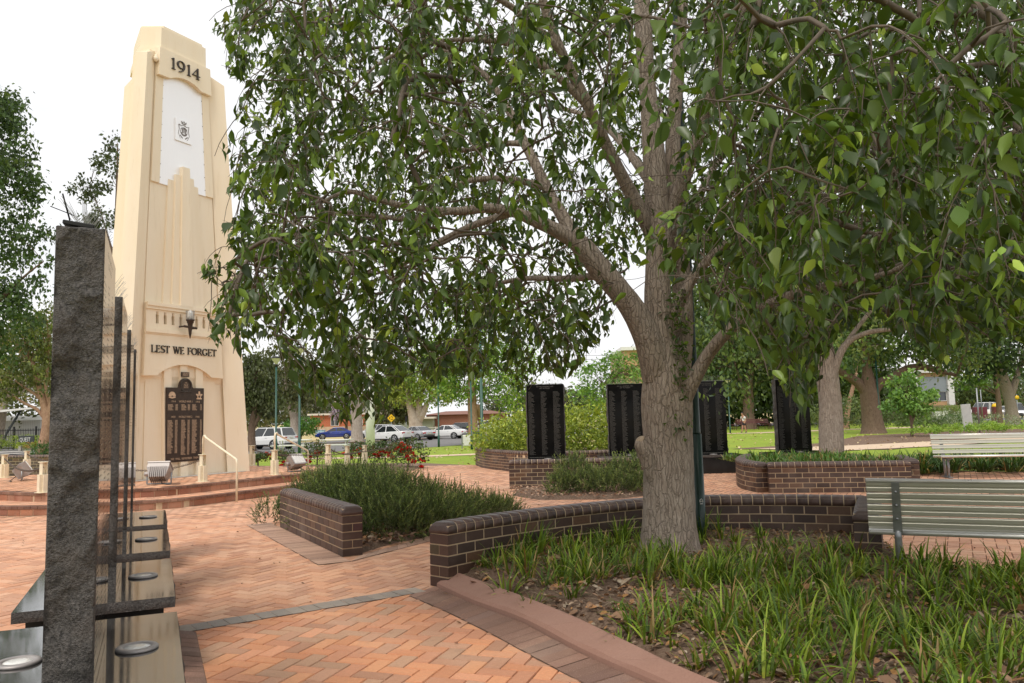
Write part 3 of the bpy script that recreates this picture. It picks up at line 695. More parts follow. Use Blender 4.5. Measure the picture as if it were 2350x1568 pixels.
def strap_clumps(name, spots, zf, hmin=.12, hmax=.34, nb=(16, 30), cols=None, wid=.0066):
    cols = cols or [(.115, .195, .018), (.085, .15, .015), (.19, .285, .025), (.055, .105, .013), (.26, .34, .04), (.135, .22, .018)]
    V = []; Q = []; Cc = []
    for (x, y) in spots:
        k = random.randint(*nb); hc = random.uniform(hmin, hmax); z0 = zf(x, y) - .02
        for _ in range(k):
            a = random.uniform(0, 2 * PI); L = hc * random.uniform(.65, 1.3); th = abs(random.gauss(0, .56)) + .06; d = Vector((math.cos(a), math.sin(a), 0)); s_ = Vector((-d.y, d.x, 0))
            p = Vector((x, y, z0)) + d * random.uniform(0, .05) + s_ * random.uniform(-.04, .04); w = random.uniform(.75, 1.25) * wid; bend = random.uniform(.5, 2.1)
            c = random.choice(cols); v = random.uniform(.75, 1.25); tw = random.uniform(-.6, .6)
            if random.random() < .10: c = random.choice([(.36, .25, .12), (.28, .17, .08), (.42, .34, .15)])
            b = len(V); m = 5; ang = th
            for i in range(m + 1):
                t = i / m; ww = w * (1 - t ** 2.2) * (.75 + .5 * min(1, t * 3)) + .0006; sd = (s_ * math.cos(tw * t) + Vector((0, 0, 1)) * math.sin(tw * t) * .5) * ww
                V += [tuple(p - sd), tuple(p + sd)]; p = p + (d * math.sin(ang) + Vector((0, 0, 1)) * math.cos(ang)) * (L / m); ang += bend / m * (.4 + 1.2 * t)
            for i in range(m):
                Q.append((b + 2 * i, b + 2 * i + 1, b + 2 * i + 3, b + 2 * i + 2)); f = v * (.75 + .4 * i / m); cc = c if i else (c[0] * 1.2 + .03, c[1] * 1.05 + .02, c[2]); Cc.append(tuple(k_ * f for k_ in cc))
    return fastmesh(name, np.array(V), np.array(Q), np.array(Cc), M['blade'])
spots = []
def gdens(x, y):
    d = 1.0
    dk = float(polydist([x], [y], KI)[0])
    if dk < .16: d *= .02
    elif dk < .5: d *= .6
    if y > 7.55 and x > 1.75: d *= .10
    if math.hypot(x - 1.6, y - 8.0) < .5: d *= .5
    n = mnoise.noise(Vector((x * .9, y * .9, 3.1))); d *= .64 + 1.5 * n
    return d
tries = 0
while len(spots) < 420 and tries < 60000:
    tries += 1; x, y = gs0()
    if abs(x) > y * .80 + .5 or random.random() > gdens(x, y): continue
    if float(polydist([x], [y], WB)[0]) < .17 or (3.2 < x and y > 7.1 - .45 * (x - 3.2)): continue
    if math.hypot(x - 1.6, y - 8.0) < .30 or any((x - a) ** 2 + (y - b) ** 2 < .016 for a, b in spots): continue
    spots.append((x, y))
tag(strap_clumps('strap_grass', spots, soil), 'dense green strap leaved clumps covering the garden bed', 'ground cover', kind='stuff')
spots = [(random.uniform(4.75, 7.5), random.uniform(15.1, 18.5)) for _ in range(230)]
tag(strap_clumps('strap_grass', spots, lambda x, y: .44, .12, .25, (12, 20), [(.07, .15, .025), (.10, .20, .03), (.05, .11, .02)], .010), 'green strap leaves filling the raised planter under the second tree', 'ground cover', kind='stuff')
spots = [(random.uniform(8.0, 13.5), random.uniform(17.9, 19.6)) for _ in range(240)]
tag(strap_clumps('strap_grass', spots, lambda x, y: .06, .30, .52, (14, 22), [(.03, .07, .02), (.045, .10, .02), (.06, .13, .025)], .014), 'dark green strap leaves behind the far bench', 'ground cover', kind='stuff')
# ================================================================== PLATFORM
RB = [(.36, .15, .085), (.32, .13, .075), (.40, .175, .10), (.30, .125, .08), (.34, .16, .10)]
NB = [(.17, .085, .06), (.20, .10, .07), (.145, .075, .055)]
def ring_bricks(mb, ring, z0, z1, depth, blen, pal, gap, off=0.0, mat=0):
    P = [Vector((p.x, p.y)) for p in ring] + [Vector((ring[0].x, ring[0].y))]
    L = sum((a - b).length for a, b in zip(P[:-1], P[1:])); n = int(L / blen); pts = resample([(p.x, p.y) for p in P], L / n)
    for a, b in zip(pts[:-1], pts[1:]):
        d = (b - a).normalized(); inn = (TC - (a + b) / 2).normalized(); nn = Vector((-d.y, d.x)); nn = nn if nn.dot(inn) > 0 else -nn
        g = gap; A = a + d * g - nn * off; B = b - d * g - nn * off; A2 = A + nn * depth; B2 = B + nn * depth
        col = random.choice(pal); v = random.uniform(.85, 1.15)
        q = [A, B, B2, A2]; mb.add([(p.x, p.y, z0) for p in q] + [(p.x, p.y, z1) for p in q], [(0, 1, 5, 4), (4, 5, 6, 7), (1, 2, 6, 5), (3, 0, 4, 7), (2, 3, 7, 6)], mat, tuple(c * v for c in col))
steps = thing('memorial_steps', 'two low brick steps and paved platform around the cream tower', 'steps', (TC.x, TC.y, 0))
so = (TC.x, TC.y, 0)
def scaled(ring, k): return [TC + (p - TC) * k for p in ring]
for nm, ring, zb, zt in (('lower_step', PLAT0, -.02, .165), ('upper_step', PLAT1, .16, .33)):
    mb = MB(); zz = max(zb, 0)
    ring_bricks(mb, ring, zz + .004, zt - .052, .10, .24, RB, .006)
    ring_bricks(mb, ring, zt - .045, zt, .115, .118, NB, .003, .014)
    inner = [p + (TC - p).normalized() * .008 for p in ring]
    mb.loft([[Vector((p.x, p.y, zb)) for p in inner], [Vector((p.x, p.y, zt - .008)) for p in inner]], 1)
    mb.build(nm, [M['brick'] if False else M['paver'], M['mortar']], steps, origin=so)
mb = MB()
def ringlist(r): return [(p.x, p.y) for p in r] + [(r[0].x, r[0].y)]
tr = [p + (TC - p).normalized() * .12 for p in PLAT0]; tr2 = [p + (TC - p).normalized() * .02 for p in PLAT1]
ti = [a.lerp(b, .5) for a, b in zip(tr, tr2)]
band(mb, ringlist(tr), ringlist(ti), .118, PAL2, .168); band(mb, ringlist(ti), ringlist(tr2), .118, PAL2, .1685)
pin = [(p + (TC - p).normalized() * .125) for p in PLAT1]
mb.add([(p.x, p.y, .3245) for p in pin], [tuple(range(len(pin)))], 1)
herring([(p.x, p.y) for p in pin], rad(90 - 28), [(c[0] * 1.02, c[1] * 1.0, c[2] * .95) for c in PAL2], mb, 26, .334, frust=False, bevelY=0)
mb.build('platform_paving', [M['paver'], M['joint']], steps, origin=so)

# ================================================================== TOWER
ZB = .33
TO = Vector((-7.38, 18.6, 0)) + E1 * -.27
tower = thing('memorial_tower', 'tall tapering cream war memorial tower with stepped top and bronze lettering', 'memorial tower', (TO.x, TO.y, ZB))
TOo = (TO.x, TO.y, ZB)
def T(u, n, z): return TO + E1 * u + EN * n + Vector((0, 0, z))
def nf(z): return -.030 * (z - ZB)
def w(z): return 1.10 - .0487 * (z - 2.6)
def cw(z): return 1.40 - .0540 * (z - ZB)
CEN = -.95                                                         # three sided plan: axis behind the front face
def rot3(u, n, k):
    a = -2 * PI * k / 3; n = n - CEN; return (u * math.cos(a) - n * math.sin(a), u * math.sin(a) + n * math.cos(a) + CEN)
def tri_ring(z, c, n0):
    out = []
    for k in range(3): out += [rot3(-c, n0, k), rot3(c, n0, k)]
    return [T(u, n, z) for u, n in out]
mb = MB()
mb.loft([tri_ring(z, cw(z), nf(z) - (.15 if z < 2.5 else .10)) for z in (ZB - .02, 2.45, 2.6, 6, 10.22)], 0)
rd = Vector((math.sin(rad(60)), math.cos(rad(60)))); pd = Vector((-rd.y, rd.x))
for k in range(3):
    def pier(z, o0, o1, ext):
        hb = .13; r0 = (cw(z) + .5 * hb) / rd.x; L = (.375 - .0115 * (z - ZB)) + ext
        c0 = Vector((0, CEN)) + rd * (r0 - .15); c1 = Vector((0, CEN)) + rd * (r0 + L)
        return [rot3(q.x, q.y, k) for q in (c0 + pd * o0, c1 + pd * o0, c1 + pd * o1, c0 + pd * o1)]
    back = [] if k == 1 else ([(.10, -.24, -.12, (10.03, 9.97))] if k == 0 else [(.24, -.10, -.12, (10.03, 9.97))])
    for o0, o1, ext, ztop in [(.13, -.13, 0, (10.21, 10.0))] + back:
        rings = [[T(u, n, z) for u, n in pier(z, o0, o1, ext)] for z in (ZB - .02, 5, 9.4)]
        P = pier(9.9, o0, o1, ext); zz = (ztop[0], ztop[1], ztop[1], ztop[0]); rings.append([T(P[j][0], P[j][1], zz[j]) for j in range(4)]); mb.loft(rings, 0)
# header with the date, arch cut below
def outline(mb, pts, n1, n2, mat=0):
    """pts (u,z) outline extruded between depth offsets n1 (front) and n2, following the batter"""
    a = [T(u, nf(z) + n1, z) for u, z in pts]; b = [T(u, nf(z) + n2, z) for u, z in pts]
    mb.loft([a, b], mat)
def arch(u0, z0, rise, n=14):
    R = (u0 * u0 + rise * rise) / (2 * rise); out = []
    for k in range(n + 1):
        u = u0 - 2 * u0 * k / n; out.append((u, z0 + math.sqrt(max(0, R * R - u * u)) - (R - rise)))
    return out
zt, za = 10.30, 9.62
outline(mb, [(-w(zt), zt), (-w(za) - .0, za)] + [(-a, b) for a, b in arch(.44, za + .012, .13)] + [(w(za), za), (w(zt), zt)], .075, -.32)
# jambs beside the white panel and full field below
for s_ in (-1, 1):
    outline(mb, [(s_ * .555, za - .0), (s_ * .665, 7.06), (s_ * (w(7.06)), 7.06), (s_ * w(za), za)], -.03, -.30)
outline(mb, [(-w(7.06), 7.06), (-w(4.24), 4.24), (w(4.24), 4.24), (w(7.06), 7.06)], -.075, -.30)
for (ut, ub, ztop, n1) in ((.42, .58, 7.21, -.03), (.255, .37, 7.365, .02), (.10, .17, 7.58, .07)):
    outline(mb, [(-ut, ztop), (-ub, 4.24), (ub, 4.24), (ut, ztop)], n1, -.28)
# lettered header with arch below, pierced frieze, cornices
zl = 2.60
outline(mb, [(-w(3.78), 3.78), (-w(zl), zl)] + [(-a, b) for a, b in arch(.76, zl + .012, .27)] + [(w(zl), zl), (w(3.78), 3.78)], 0, -.30)
outline(mb, [(-w(4.24), 4.24), (-w(4.05), 4.05), (w(4.05), 4.05), (w(4.24), 4.24)], 0, -.30)
sl = [-.75, -.54, -.33, -.115, .115, .33, .54, .75]; e = [-w(3.9)] + [v for s_ in sl for v in (s_ - .04, s_ + .04)] + [w(3.9)]
for i in range(0, len(e), 2): outline(mb, [(e[i], 4.05), (e[i], 3.78), (e[i + 1], 3.78), (e[i + 1], 4.05)], -.001, -.30)
for s_ in sl:
    for q in (-1, 1): outline(mb, [(s_ + q * .0395, 4.049), (s_ + q * .0395, 3.985), (s_ + q * .015, 3.985), (s_ + q * .015, 4.049)], -.012, -.30)
outline(mb, [(-w(3.9) + .05, 4.05), (-w(3.9) + .05, 3.78), (w(3.9) - .05, 3.78), (w(3.9) - .05, 4.05)], -.10, -.31)
for (z0, z1, pr) in ((4.17, 4.25, .065), (4.10, 4.17, .035), (3.57, 3.66, .045), (3.54, 3.57, .02)):
    outline(mb, [(-w(z1) - .02, z1), (-w(z0) - .02, z0), (w(z0) + .02, z0), (w(z1) + .02, z1)], pr, -.02)
# ribs under the arch
for (a, b) in ((-.54, -.34), (-.10, .10), (.34, .54)): outline(mb, [(a, 2.9), (a, ZB - .01), (b, ZB - .01), (b, 2.9)], -.045, -.25)
outline(mb, [(-.96, 2.66), (-1.02, ZB - .01), (1.02, ZB - .01), (.96, 2.66)], -.125, -.25)
# upper tier
n10 = nf(10.3)
mb.loft([tri_ring(10.20, .655, n10 + .01), tri_ring(10.83, .64, n10 - .0)], 0)
mb.loft([tri_ring(10.82, .565, n10 - .03), tri_ring(10.90, .56, n10 - .033)], 0)
mb.loft([tri_ring(10.12, .70, n10 + .06), tri_ring(10.295, .70, n10 + .055)], 0)
mb.build('tower_body', M['cream'], tower, origin=TOo)
mb = MB(); p = T(-.80, n10 + .03, 9.98); mb.lathe([(.001, -.075), (.04, -.055), (.062, -.01), (.055, .03), (.03, .07), (.03, .1)], p, 14); mb.build('ball_ornament', M['cream'], tower, origin=TOo)

# white panel with the emblem
mb = MB()
pts = [(-a * 1.26, b) for a, b in arch(.44, za - .06, .13)]
outline(mb, [(-.565, 9.56), (-.672, 7.055), (-.425, 7.055), (-.42, 7.215), (-.258, 7.215), (-.255, 7.37), (-.103, 7.37), (-.10, 7.585), (.10, 7.585), (.103, 7.37), (.255, 7.37), (.258, 7.215), (.42, 7.215), (.425, 7.055), (.672, 7.055), (.565, 9.56)] + [(a * 1.26, b) for a, b in arch(.44, za + .012, .13)], -.045, -.13)
mb.build('white_panel', M['steel'], tower, origin=TOo)
def glyph_ribbon(mb, pts, wd, F_, d0, d1, mat=0):
    n = len(pts); ws = wd if hasattr(wd, '__len__') else [wd] * n; A = []; B = []
    for i, p in enumerate(pts):
        a, b = Vector(pts[max(0, i - 1)]), Vector(pts[min(n - 1, i + 1)]); t = (b - a).normalized(); q = Vector((-t.y, t.x)) * ws[i] / 2; A.append(Vector(p) + q); B.append(Vector(p) - q)
    rings = [[F_(A[i], d1), F_(B[i], d1), F_(B[i], d0), F_(A[i], d0)] for i in range(n)]
    mb.loft(rings, mat)
def arcp(cx, cy, rx, ry, a0, a1, n=14): return [(cx + rx * math.cos(rad(a0 + (a1 - a0) * k / n)), cy + ry * math.sin(rad(a0 + (a1 - a0) * k / n))) for k in range(n + 1)]
TK, TN, SF = .098, .05, .04
def G(ch):
    """serif capital: list of (polyline, widths) in a unit-height box; returns strokes, advance"""
    if ch == 'L': return [([(.12, 0), (.12, 1)], TK), ([(0, .02), (.55, .02)], SF), ([(.0, .98), (.26, .98)], SF), ([(.54, 0), (.58, .2)], SF)], .66
    if ch == 'E': return [([(.12, 0), (.12, 1)], TK), ([(0, .02), (.55, .02)], SF), ([(0, .98), (.52, .98)], SF), ([(.12, .52), (.42, .52)], SF), ([(.54, 0), (.57, .18)], SF), ([(.51, 1), (.52, .84)], SF), ([(.42, .44), (.42, .6)], SF)], .68
    if ch == 'F': return [([(.12, 0), (.12, 1)], TK), ([(0, .02), (.26, .02)], SF), ([(0, .98), (.52, .98)], SF), ([(.12, .52), (.42, .52)], SF), ([(.51, 1), (.52, .82)], SF), ([(.42, .44), (.42, .6)], SF)], .62
    if ch == 'T': return [([(.32, 0), (.32, 1)], TK), ([(.18, .02), (.46, .02)], SF), ([(0, .97), (.64, .97)], SF + .01), ([(.015, 1), (.0, .8)], SF), ([(.625, 1), (.64, .8)], SF)], .72
    if ch == 'W': return [([(.1, 1), (.32, 0)], TK), ([(.32, 0), (.52, .95)], TN), ([(.46, 1), (.72, 0)], TK), ([(.72, 0), (.95, 1)], TN), ([(-.02, .98), (.24, .98)], SF), ([(.38, .98), (.58, .98)], SF), ([(.84, .98), (1.04, .98)], SF)], 1.06
    if ch == 'O': return [(arcp(.42, .5, .37, .47, 90, 450, 28), [.055 + .075 * abs(math.cos(rad(90 + 360 * k / 28))) for k in range(29)])], .90
    if ch == 'G': return [(arcp(.42, .5, .37, .47, 45, 320, 22), [.055 + .075 * abs(math.cos(rad(45 + 275 * k / 22))) for k in range(23)]), ([(.70, .1), (.70, .42)], TK), ([(.56, .42), (.82, .42)], SF), ([(.69, .95), (.70, .72)], SF)], .90
    if ch == 'R': return [([(.12, 0), (.12, 1)], TK), ([(0, .02), (.26, .02)], SF), ([(0, .98), (.3, .98)], SF), ([(.12, .97)] + arcp(.32, .74, .24, .235, 90, -90, 12) + [(.12, .5)], [.05] + [.05 + .07 * abs(math.cos(rad(90 - 180 * k / 12))) for k in range(13)] + [.05]), ([(.32, .5), (.68, .02)], TK * .9), ([(.58, .015), (.78, .015)], SF)], .78
    if ch == 'S': return [(arcp(.28, .74, .22, .23, 25, 270, 14)[:-1] + [(.30, .5)] + arcp(.28, .26, .24, .24, 85, -155, 14), [.05] * 3 + [.08 + .05 * math.sin(PI * k / 23) for k in range(24)] + [.05] * 3)], .60
    if ch == '1': return [([(.2, 0), (.2, 1)], TK), ([(.05, .02), (.36, .02)], SF), ([(.2, .99), (.06, .88)], SF + .01)], .50
    if ch == '9': return [(arcp(.33, .66, .27, .32, 0, 360, 24), [.055 + .07 * abs(math.cos(rad(360 * k / 24))) for k in range(25)]), ([(.60, .66), (.58, .42), (.48, .2), (.33, .05), (.14, -.02)], [.12, .12, .1, .075, .04])], .80
    if ch == '4': return [([(.46, 0), (.46, 1)], TK), ([(.46, .98), (.02, .30)], TN), ([(.0, .29), (.66, .29)], TN), ([(.32, .02), (.60, .02)], SF)], .80
    return [], .42
def serif_text(mb, txt, uc, zc, h, width, d=.03, dn=0.0, mat=0):
    adv = sum(G(c)[1] for c in txt); k = width / adv; x = uc - width / 2; j = 0
    for c in txt:
        st, a = G(c)
        for pts, wd in st:
            j += 1; F_ = lambda p, dd, x=x, j=j: T(x + p[0] * k, nf(zc + p[1] * h) + dn + dd + .0006 * (j % 7 if dd > .005 else 0), zc + p[1] * h)
            ww = wd; sc = 1.0
            glyph_ribbon(mb, [(p[0], p[1]) for p in pts], ww, F_, -.002, d, mat)
        x += a * k
mb = MB(); serif_text(mb, '1914', 0.0, 9.88, .275, .88, .035, .076); mb.build('date_numerals', M['letter'], tower, origin=TOo)
mb = MB(); serif_text(mb, 'LEST WE FORGET', -.01, 3.125, .165, 1.82, .028); mb.build('lettering', M['letter'], tower, origin=TOo)

_tc = {}
def text_geo(s):
    if s not in _tc:
        cu = bpy.data.curves.new('txt', 'FONT'); cu.body = s; cu.size = 1; cu.resolution_u = 2; cu.align_x = 'CENTER'
        o = bpy.data.objects.new('txt', cu); C.objects.link(o); dg = bpy.context.evaluated_depsgraph_get(); dg.update()
        me = bpy.data.meshes.new_from_object(o.evaluated_get(dg)); vs = [v.co.copy() for v in me.vertices]; fs = [tuple(p.vertices) for p in me.polygons]
        bpy.data.objects.remove(o); bpy.data.meshes.remove(me); bpy.data.curves.remove(cu)
        if vs:
            x0, x1 = min(v.x for v in vs), max(v.x for v in vs); y0, y1 = min(v.y for v in vs), max(v.y for v in vs)
            vs = [Vector(((v.x - (x0 + x1) / 2) / (y1 - y0), (v.y - y0) / (y1 - y0), 0)) for v in vs]
        _tc[s] = (vs, fs)
    return _tc[s]
def flat_text(mb, s, F_, cx, z, h, width=None, mat=0):
    """F_(x,z) -> world point; letters as thin raised faces"""
    vs, fs = text_geo(s); wn = max(v.x for v in vs) - min(v.x for v in vs); kx = h if width is None else width / wn
    mb.add([F_(cx + v.x * kx, z + v.y * h) for v in vs], fs, mat)
def dashes(mb, F_, x0, x1, z, h, mat=0, fill=.75, rag=True):
    x = x0; end = x1 - (random.uniform(0, .35) * (x1 - x0) if rag else 0)
    while x < end - h * .3:
        l = random.uniform(.5, .95) * h; e_ = min(end, x + l); mb.add([F_(x, z), F_(e_, z), F_(e_, z + h), F_(x, z + h)], [(0, 1, 2, 3)], mat); x = e_ + h * random.choice((.22, .22, .22, .6))
# emblem plate
mb = MB(); outline(mb, [(-.235, 8.76), (-.235, 8.22), (.235, 8.22), (.235, 8.76)], -.015, -.044)
em = mb.build('emblem_plate', M['steel'], tower, origin=TOo)
mb = MB(); EF = lambda p, d: T(p[0] * .235, nf(8.49) - .015 + d, 8.49 + p[1] * .27)
shield = [(-.62, .52), (-.3, .44), (0, .56), (.3, .44), (.62, .52), (.56, .1), (.66, -.3), (.45, -.72), (0, -.86), (-.45, -.72), (-.66, -.3), (-.56, .1), (-.62, .52)]
glyph_ribbon(mb, shield, .05, EF, -.002, .006)
glyph_ribbon(mb, arcp(0, -.08, .40, .36, 0, 360, 24), .035, EF, -.002, .0065)
glyph_ribbon(mb, arcp(0, -.1, .30, .27, 190, 350, 14), .16, EF, -.002, .005)
for k, x in enumerate((-.18, 0, .18)): glyph_ribbon(mb, [(x, -.18), (x + .02, .12)], .10, EF, -.002, .007 + .0005 * k); glyph_ribbon(mb, arcp(x + .02, .19, .04, .04, 0, 360, 8), .05, EF, -.002, .0074)
for s_ in (-1, 1): glyph_ribbon(mb, [(s_ * .46, -.45), (s_ * .15, -.68)], .10, EF, -.002, .0078)
glyph_ribbon(mb, [(-.24, .68), (-.3, .86), (-.12, .76), (0, .9), (.12, .76), (.3, .86), (.24, .68)], .05, EF, -.002, .006); glyph_ribbon(mb, [(-.24, .66), (.24, .66)], .06, EF, -.002, .0066)
glyph_ribbon(mb, arcp(0, -.08, .46, .42, 30, 150, 12), .03, EF, -.002, .0058)
mb.build('emblem', M['emblem_line'], em, origin=TOo)
# rivets along the panel edge
mb = MB()
for s_ in (-1, 1):
    for k in range(8):
        z = 7.2 + k * .32; uu = .665 - (z - 7.06) * .0385; mb = MB()
        mb.box(T(s_ * (uu - .02), nf(z) - .043, z), (.014, .014, .014)); mb.build('rivet', M['emblem_line'], tower, origin=TOo)

# bronze honour roll
mb = MB(); zr0, zr1 = .665, 2.35
pl = [(-.515, zr1), (-.515, zr0), (.515, zr0), (.515, zr1), (.20, zr1)] + [(a, b) for a, b in arcp(0, 2.385, .185, .185, 0, 180, 16)] + [(-.20, zr1)]
PN = lambda z: nf(1.5) + .0
def flatout(mb, pts, n1, n2, mat=0): mb.loft([[T(u, PN(z) + n1, z) for u, z in pts], [T(u, PN(z) + n2, z) for u, z in pts]], mat)
flatout(mb, pl, -.012, -.056)
plaque = mb.build('honour_roll_plaque', M['bronze'], tower, origin=TOo)
mb = MB(); PF = lambda x, z: T(x, PN(z) - .0085, z); PR = lambda p, d: T(p[0], PN(0) - .012 + d, p[1])
flat_text(mb, '1914', PF, -.33, 2.015, .042); flat_text(mb, 'WORLD WAR 1', PF, 0, 2.013, .046, .37); flat_text(mb, '1918', PF, .34, 2.01, .042)
flat_text(mb, '1939', PF, -.33, 1.665, .042); flat_text(mb, 'WORLD WAR 2', PF, 0, 1.663, .046, .37); flat_text(mb, '1945', PF, .34, 1.66, .042)
flat_text(mb, 'WE  WILL  REMEMBER  THEM', PF, 0, .715, .045, .76)
for (zs, n_) in ((1.955, 6), (1.60, 34)):
    for (x0, x1, y0, y1) in ((-.48, -.33, -.28, -.215), (-.115, .02, .06, .12), (.185, .33, .415, .46)):
        for k in range(n_ - random.randint(0, 2) * (n_ > 8)):
            z = zs - k * .0235; dashes(mb, PF, x0, x1, z, .013); dashes(mb, PF, y0, y1, z, .013, rag=False)
for k, s in enumerate(('THEY', 'MADE THE', 'SUPREME', 'SACRIFICE')): flat_text(mb, s, PF, 0, 2.455 - k * .037, .026, (.07, .12, .12, .13)[k])
# badges: sunburst fan and winged crest
for k in range(9):
    a = rad(10 + 160 * k / 8); glyph_ribbon(mb, [(-.375 + .02 * math.cos(a), 2.155 + .015 * math.sin(a)), (-.375 + .095 * math.cos(a), 2.155 + .10 * math.sin(a))], [.03, .026], PR, -.002, .008 + .0005 * k)
glyph_ribbon(mb, [(-.46, 2.135), (-.375, 2.115), (-.29, 2.135)], .03, PR, -.002, .014)
glyph_ribbon(mb, arcp(.375, 2.15, .04, .042, 0, 360, 14), .022, PR, -.002, .01)
for s_ in (-1, 1): glyph_ribbon(mb, [(.375 + s_ * .04, 2.185), (.375 + s_ * .085, 2.205)], [.05, .025], PR, -.002, .011 + .001 * s_); glyph_ribbon(mb, [(.375 + s_ * .03, 2.11), (.375 + s_ * .07, 2.10)], .03, PR, -.002, .009 + .001 * s_)
glyph_ribbon(mb, [(.375, 2.20), (.375, 2.275)], [.055, .035], PR, -.002, .012); glyph_ribbon(mb, [(.34, 2.098), (.41, 2.098)], .02, PR, -.002, .0135)
mb.build('raised_lettering', M['bronze_raised'], plaque, origin=TOo)
mb = MB()
for k in range(26):
    a = rad(-75 + 330 * k / 25 + 15); a = rad(-70 + 320 * k / 25) - PI / 2 + rad(20); r0 = .142
    c_ = T(r0 * math.cos(a), PN(0) - .004, 2.395 + r0 * math.sin(a)); mb.lathe([(.001, -.028), (.016, -.008), (.014, .012), (.001, .028)], c_, 6, Matrix.Rotation(ta, 3, 'Z') @ Matrix.Rotation(a, 3, 'Y'))
for s_ in (-1, 1): mb.tube([T(0, PN(0) - .004, 2.26), T(s_ * .06, PN(0), 2.245), T(s_ * .12, PN(0) - .004, 2.262), T(s_ * .165, PN(0) - .006, 2.25)], [.014, .016, .014, .006], 6)
mb.build('wreath', M['letter'], plaque, origin=TOo)
mb = MB(); flatout(mb, [(-.105, 2.715), (-.105, 2.605), (.105, 2.605), (.105, 2.715)], -.03, -.057); sp = mb.build('small_plaque', M['bronze'], tower, origin=TOo)
mb = MB(); SPF = lambda x, z: T(x, PN(z) - .028, z)
for k in range(4): dashes(mb, SPF, -.08, .085, 2.69 - k * .021, .010, rag=False)
mb.build('raised_lettering', M['bronze_raised'], sp, origin=TOo)
# torch lamp
mb = MB(); tp = lambda z, dn=.20: T(-.03, nf(z) + dn, z)
mb.lathe([(.006, -.10), (.03, .0), (.050, .19), (.06, .25), (.075, .27), (.075, .30), (.095, .315), (.095, .345), (.06, .345)], tp(3.58), 14)
mb.tube([T(-.20, nf(3.76) + .20, 3.755), T(.16, nf(3.76) + .20, 3.735)], .028, 6); mb.tube([T(-.18, nf(3.76) + .2, 3.755), T(-.18, -.08, 3.755)], .02, 6); mb.tube([T(.14, nf(3.76) + .2, 3.735), T(.14, -.08, 3.735)], .02, 6)
torch = mb.build('torch_lamp', M['torch_dark'], tower, origin=TOo)
mb = MB(); mb.lathe([(.055, .0), (.072, .05), (.07, .12), (.055, .18), (.02, .215), (.001, .22)], tp(3.925), 16); mb.build('glass_globe', M['frosted'], torch, origin=TOo)
mb = MB(); cc = tp(3.925)
for k in range(14):
    a = 2 * PI * k / 14; mb.tube([cc + Vector((.09 * math.cos(a), .09 * math.sin(a), -.01)), cc + Vector((.092 * math.cos(a), .092 * math.sin(a), .20))], .0028, 4, caps=False)
for z in (.0, .035, .07, .105, .14, .175, .2): mb.tube([cc + Vector((.091 * math.cos(2 * PI * k / 16), .091 * math.sin(2 * PI * k / 16), z)) for k in range(16)], .0028, 4, closed=True)
mb.build('wire_cage', M['galv'], torch, origin=TOo)
mb = MB(); n0 = nf(ZB)
mb.loft([[T(u, n, ZB + .006) for u, n in ((-1.75, n0 - .1), (1.75, n0 - .1), (1.6, n0 + .22), (-1.6, n0 + .22))], [T(u, n, ZB + .011) for u, n in ((-1.75, n0 - .1), (1.75, n0 - .1), (1.6, n0 + .22), (-1.6, n0 + .22))]])
mb.build('footing_strip', M['concrete'], tower, origin=TOo)

# ================================================================== STANDING STONES
def rough_face(mb, fn, nu, nv, amp, seed, mat):
    """fn(u,v)->(point, normal); displaced grid with pinned borders"""
    vs = []
    for j in range(nv + 1):
        for i in range(nu + 1):
            p, n = fn(i / nu, j / nv); e = min(i, nu - i, 1) * 1.0; f = min(1, min(i, nu - i) / 1.0) * min(1, min(j, nv - j) / 1.0)
            q = p * 7.5 + Vector((seed, seed * 1.7, 0)); h = mnoise.fractal(Vector((q.x, q.y, q.z * .8)), 1.0, 2.1, 5) * .8 + mnoise.noise(q * .6) * .8 + (.55 - 1.6 * abs(mnoise.noise(Vector((q.x * .8, q.y * .8, q.z * .55 + q.x * .4)))))
            h = h - .25 * abs(mnoise.noise(q * 1.9 + Vector((5, 1, 2))))
            vs.append(p + n * (h * amp * (f * .9 + .1) + amp * .3 * f))
    n1 = nu + 1
    mb.add(vs, [(j * n1 + i, j * n1 + i + 1, (j + 1) * n1 + i + 1, (j + 1) * n1 + i) for j in range(nv) for i in range(nu)], mat, (1, 1, 1), True)
SL, ST, SH = .92, .18, 1.84
def make_stone(seed, res):
    mb = MB(); hx, hy = SL / 2, ST / 2
    for sx in (-1, 1):
        rough_face(mb, lambda u, v, sx=sx: (Vector((sx * hx, (-hy + u * ST) * -sx * -1 if sx > 0 else (hy - u * ST), v * SH)), Vector((sx, 0, 0))), res, int(res * SH / ST * .8), .032, seed + sx, 0)
    rough_face(mb, lambda u, v: (Vector((-hx + u * SL, -hy + v * ST, SH)), Vector((0, 0, 1))), res * 3, res, .010, seed + 5, 0)
    for sy in (-1, 1):
        mb.add([(sx * hx, sy * hy, z) for z in (0, SH) for sx in (-1, 1)], [(0, 1, 3, 2) if sy < 0 else (2, 3, 1, 0)], 1)
    mb.add([(-hx, -hy, 0), (hx, -hy, 0), (hx, hy, 0), (-hx, hy, 0)], [(3, 2, 1, 0)], 0)
    return mb
def stone_names(front):
    mb = MB(); y = -ST / 2 - .0015
    FF = lambda x, z: Vector((x, y, z))
    flat_text(mb, 'WE WILL REMEMBER THEM', FF, 0, SH - .068, .026, .42); flat_text(mb, 'LEST WE FORGET', FF, 0, SH - .11, .026, .27)
    for (x0, x1) in ((-.42, -.21), (-.105, .10), (.20, .43)):
        for k in range(60):
            z = SH - .19 - k * .0262
            if z > .07: dashes(mb, FF, x0, x1 - .06 * (k % 5 == 0) - .05, z, .0075)
    dashes(mb, FF, -.42, .36, .03, .012, rag=False)
    return mb
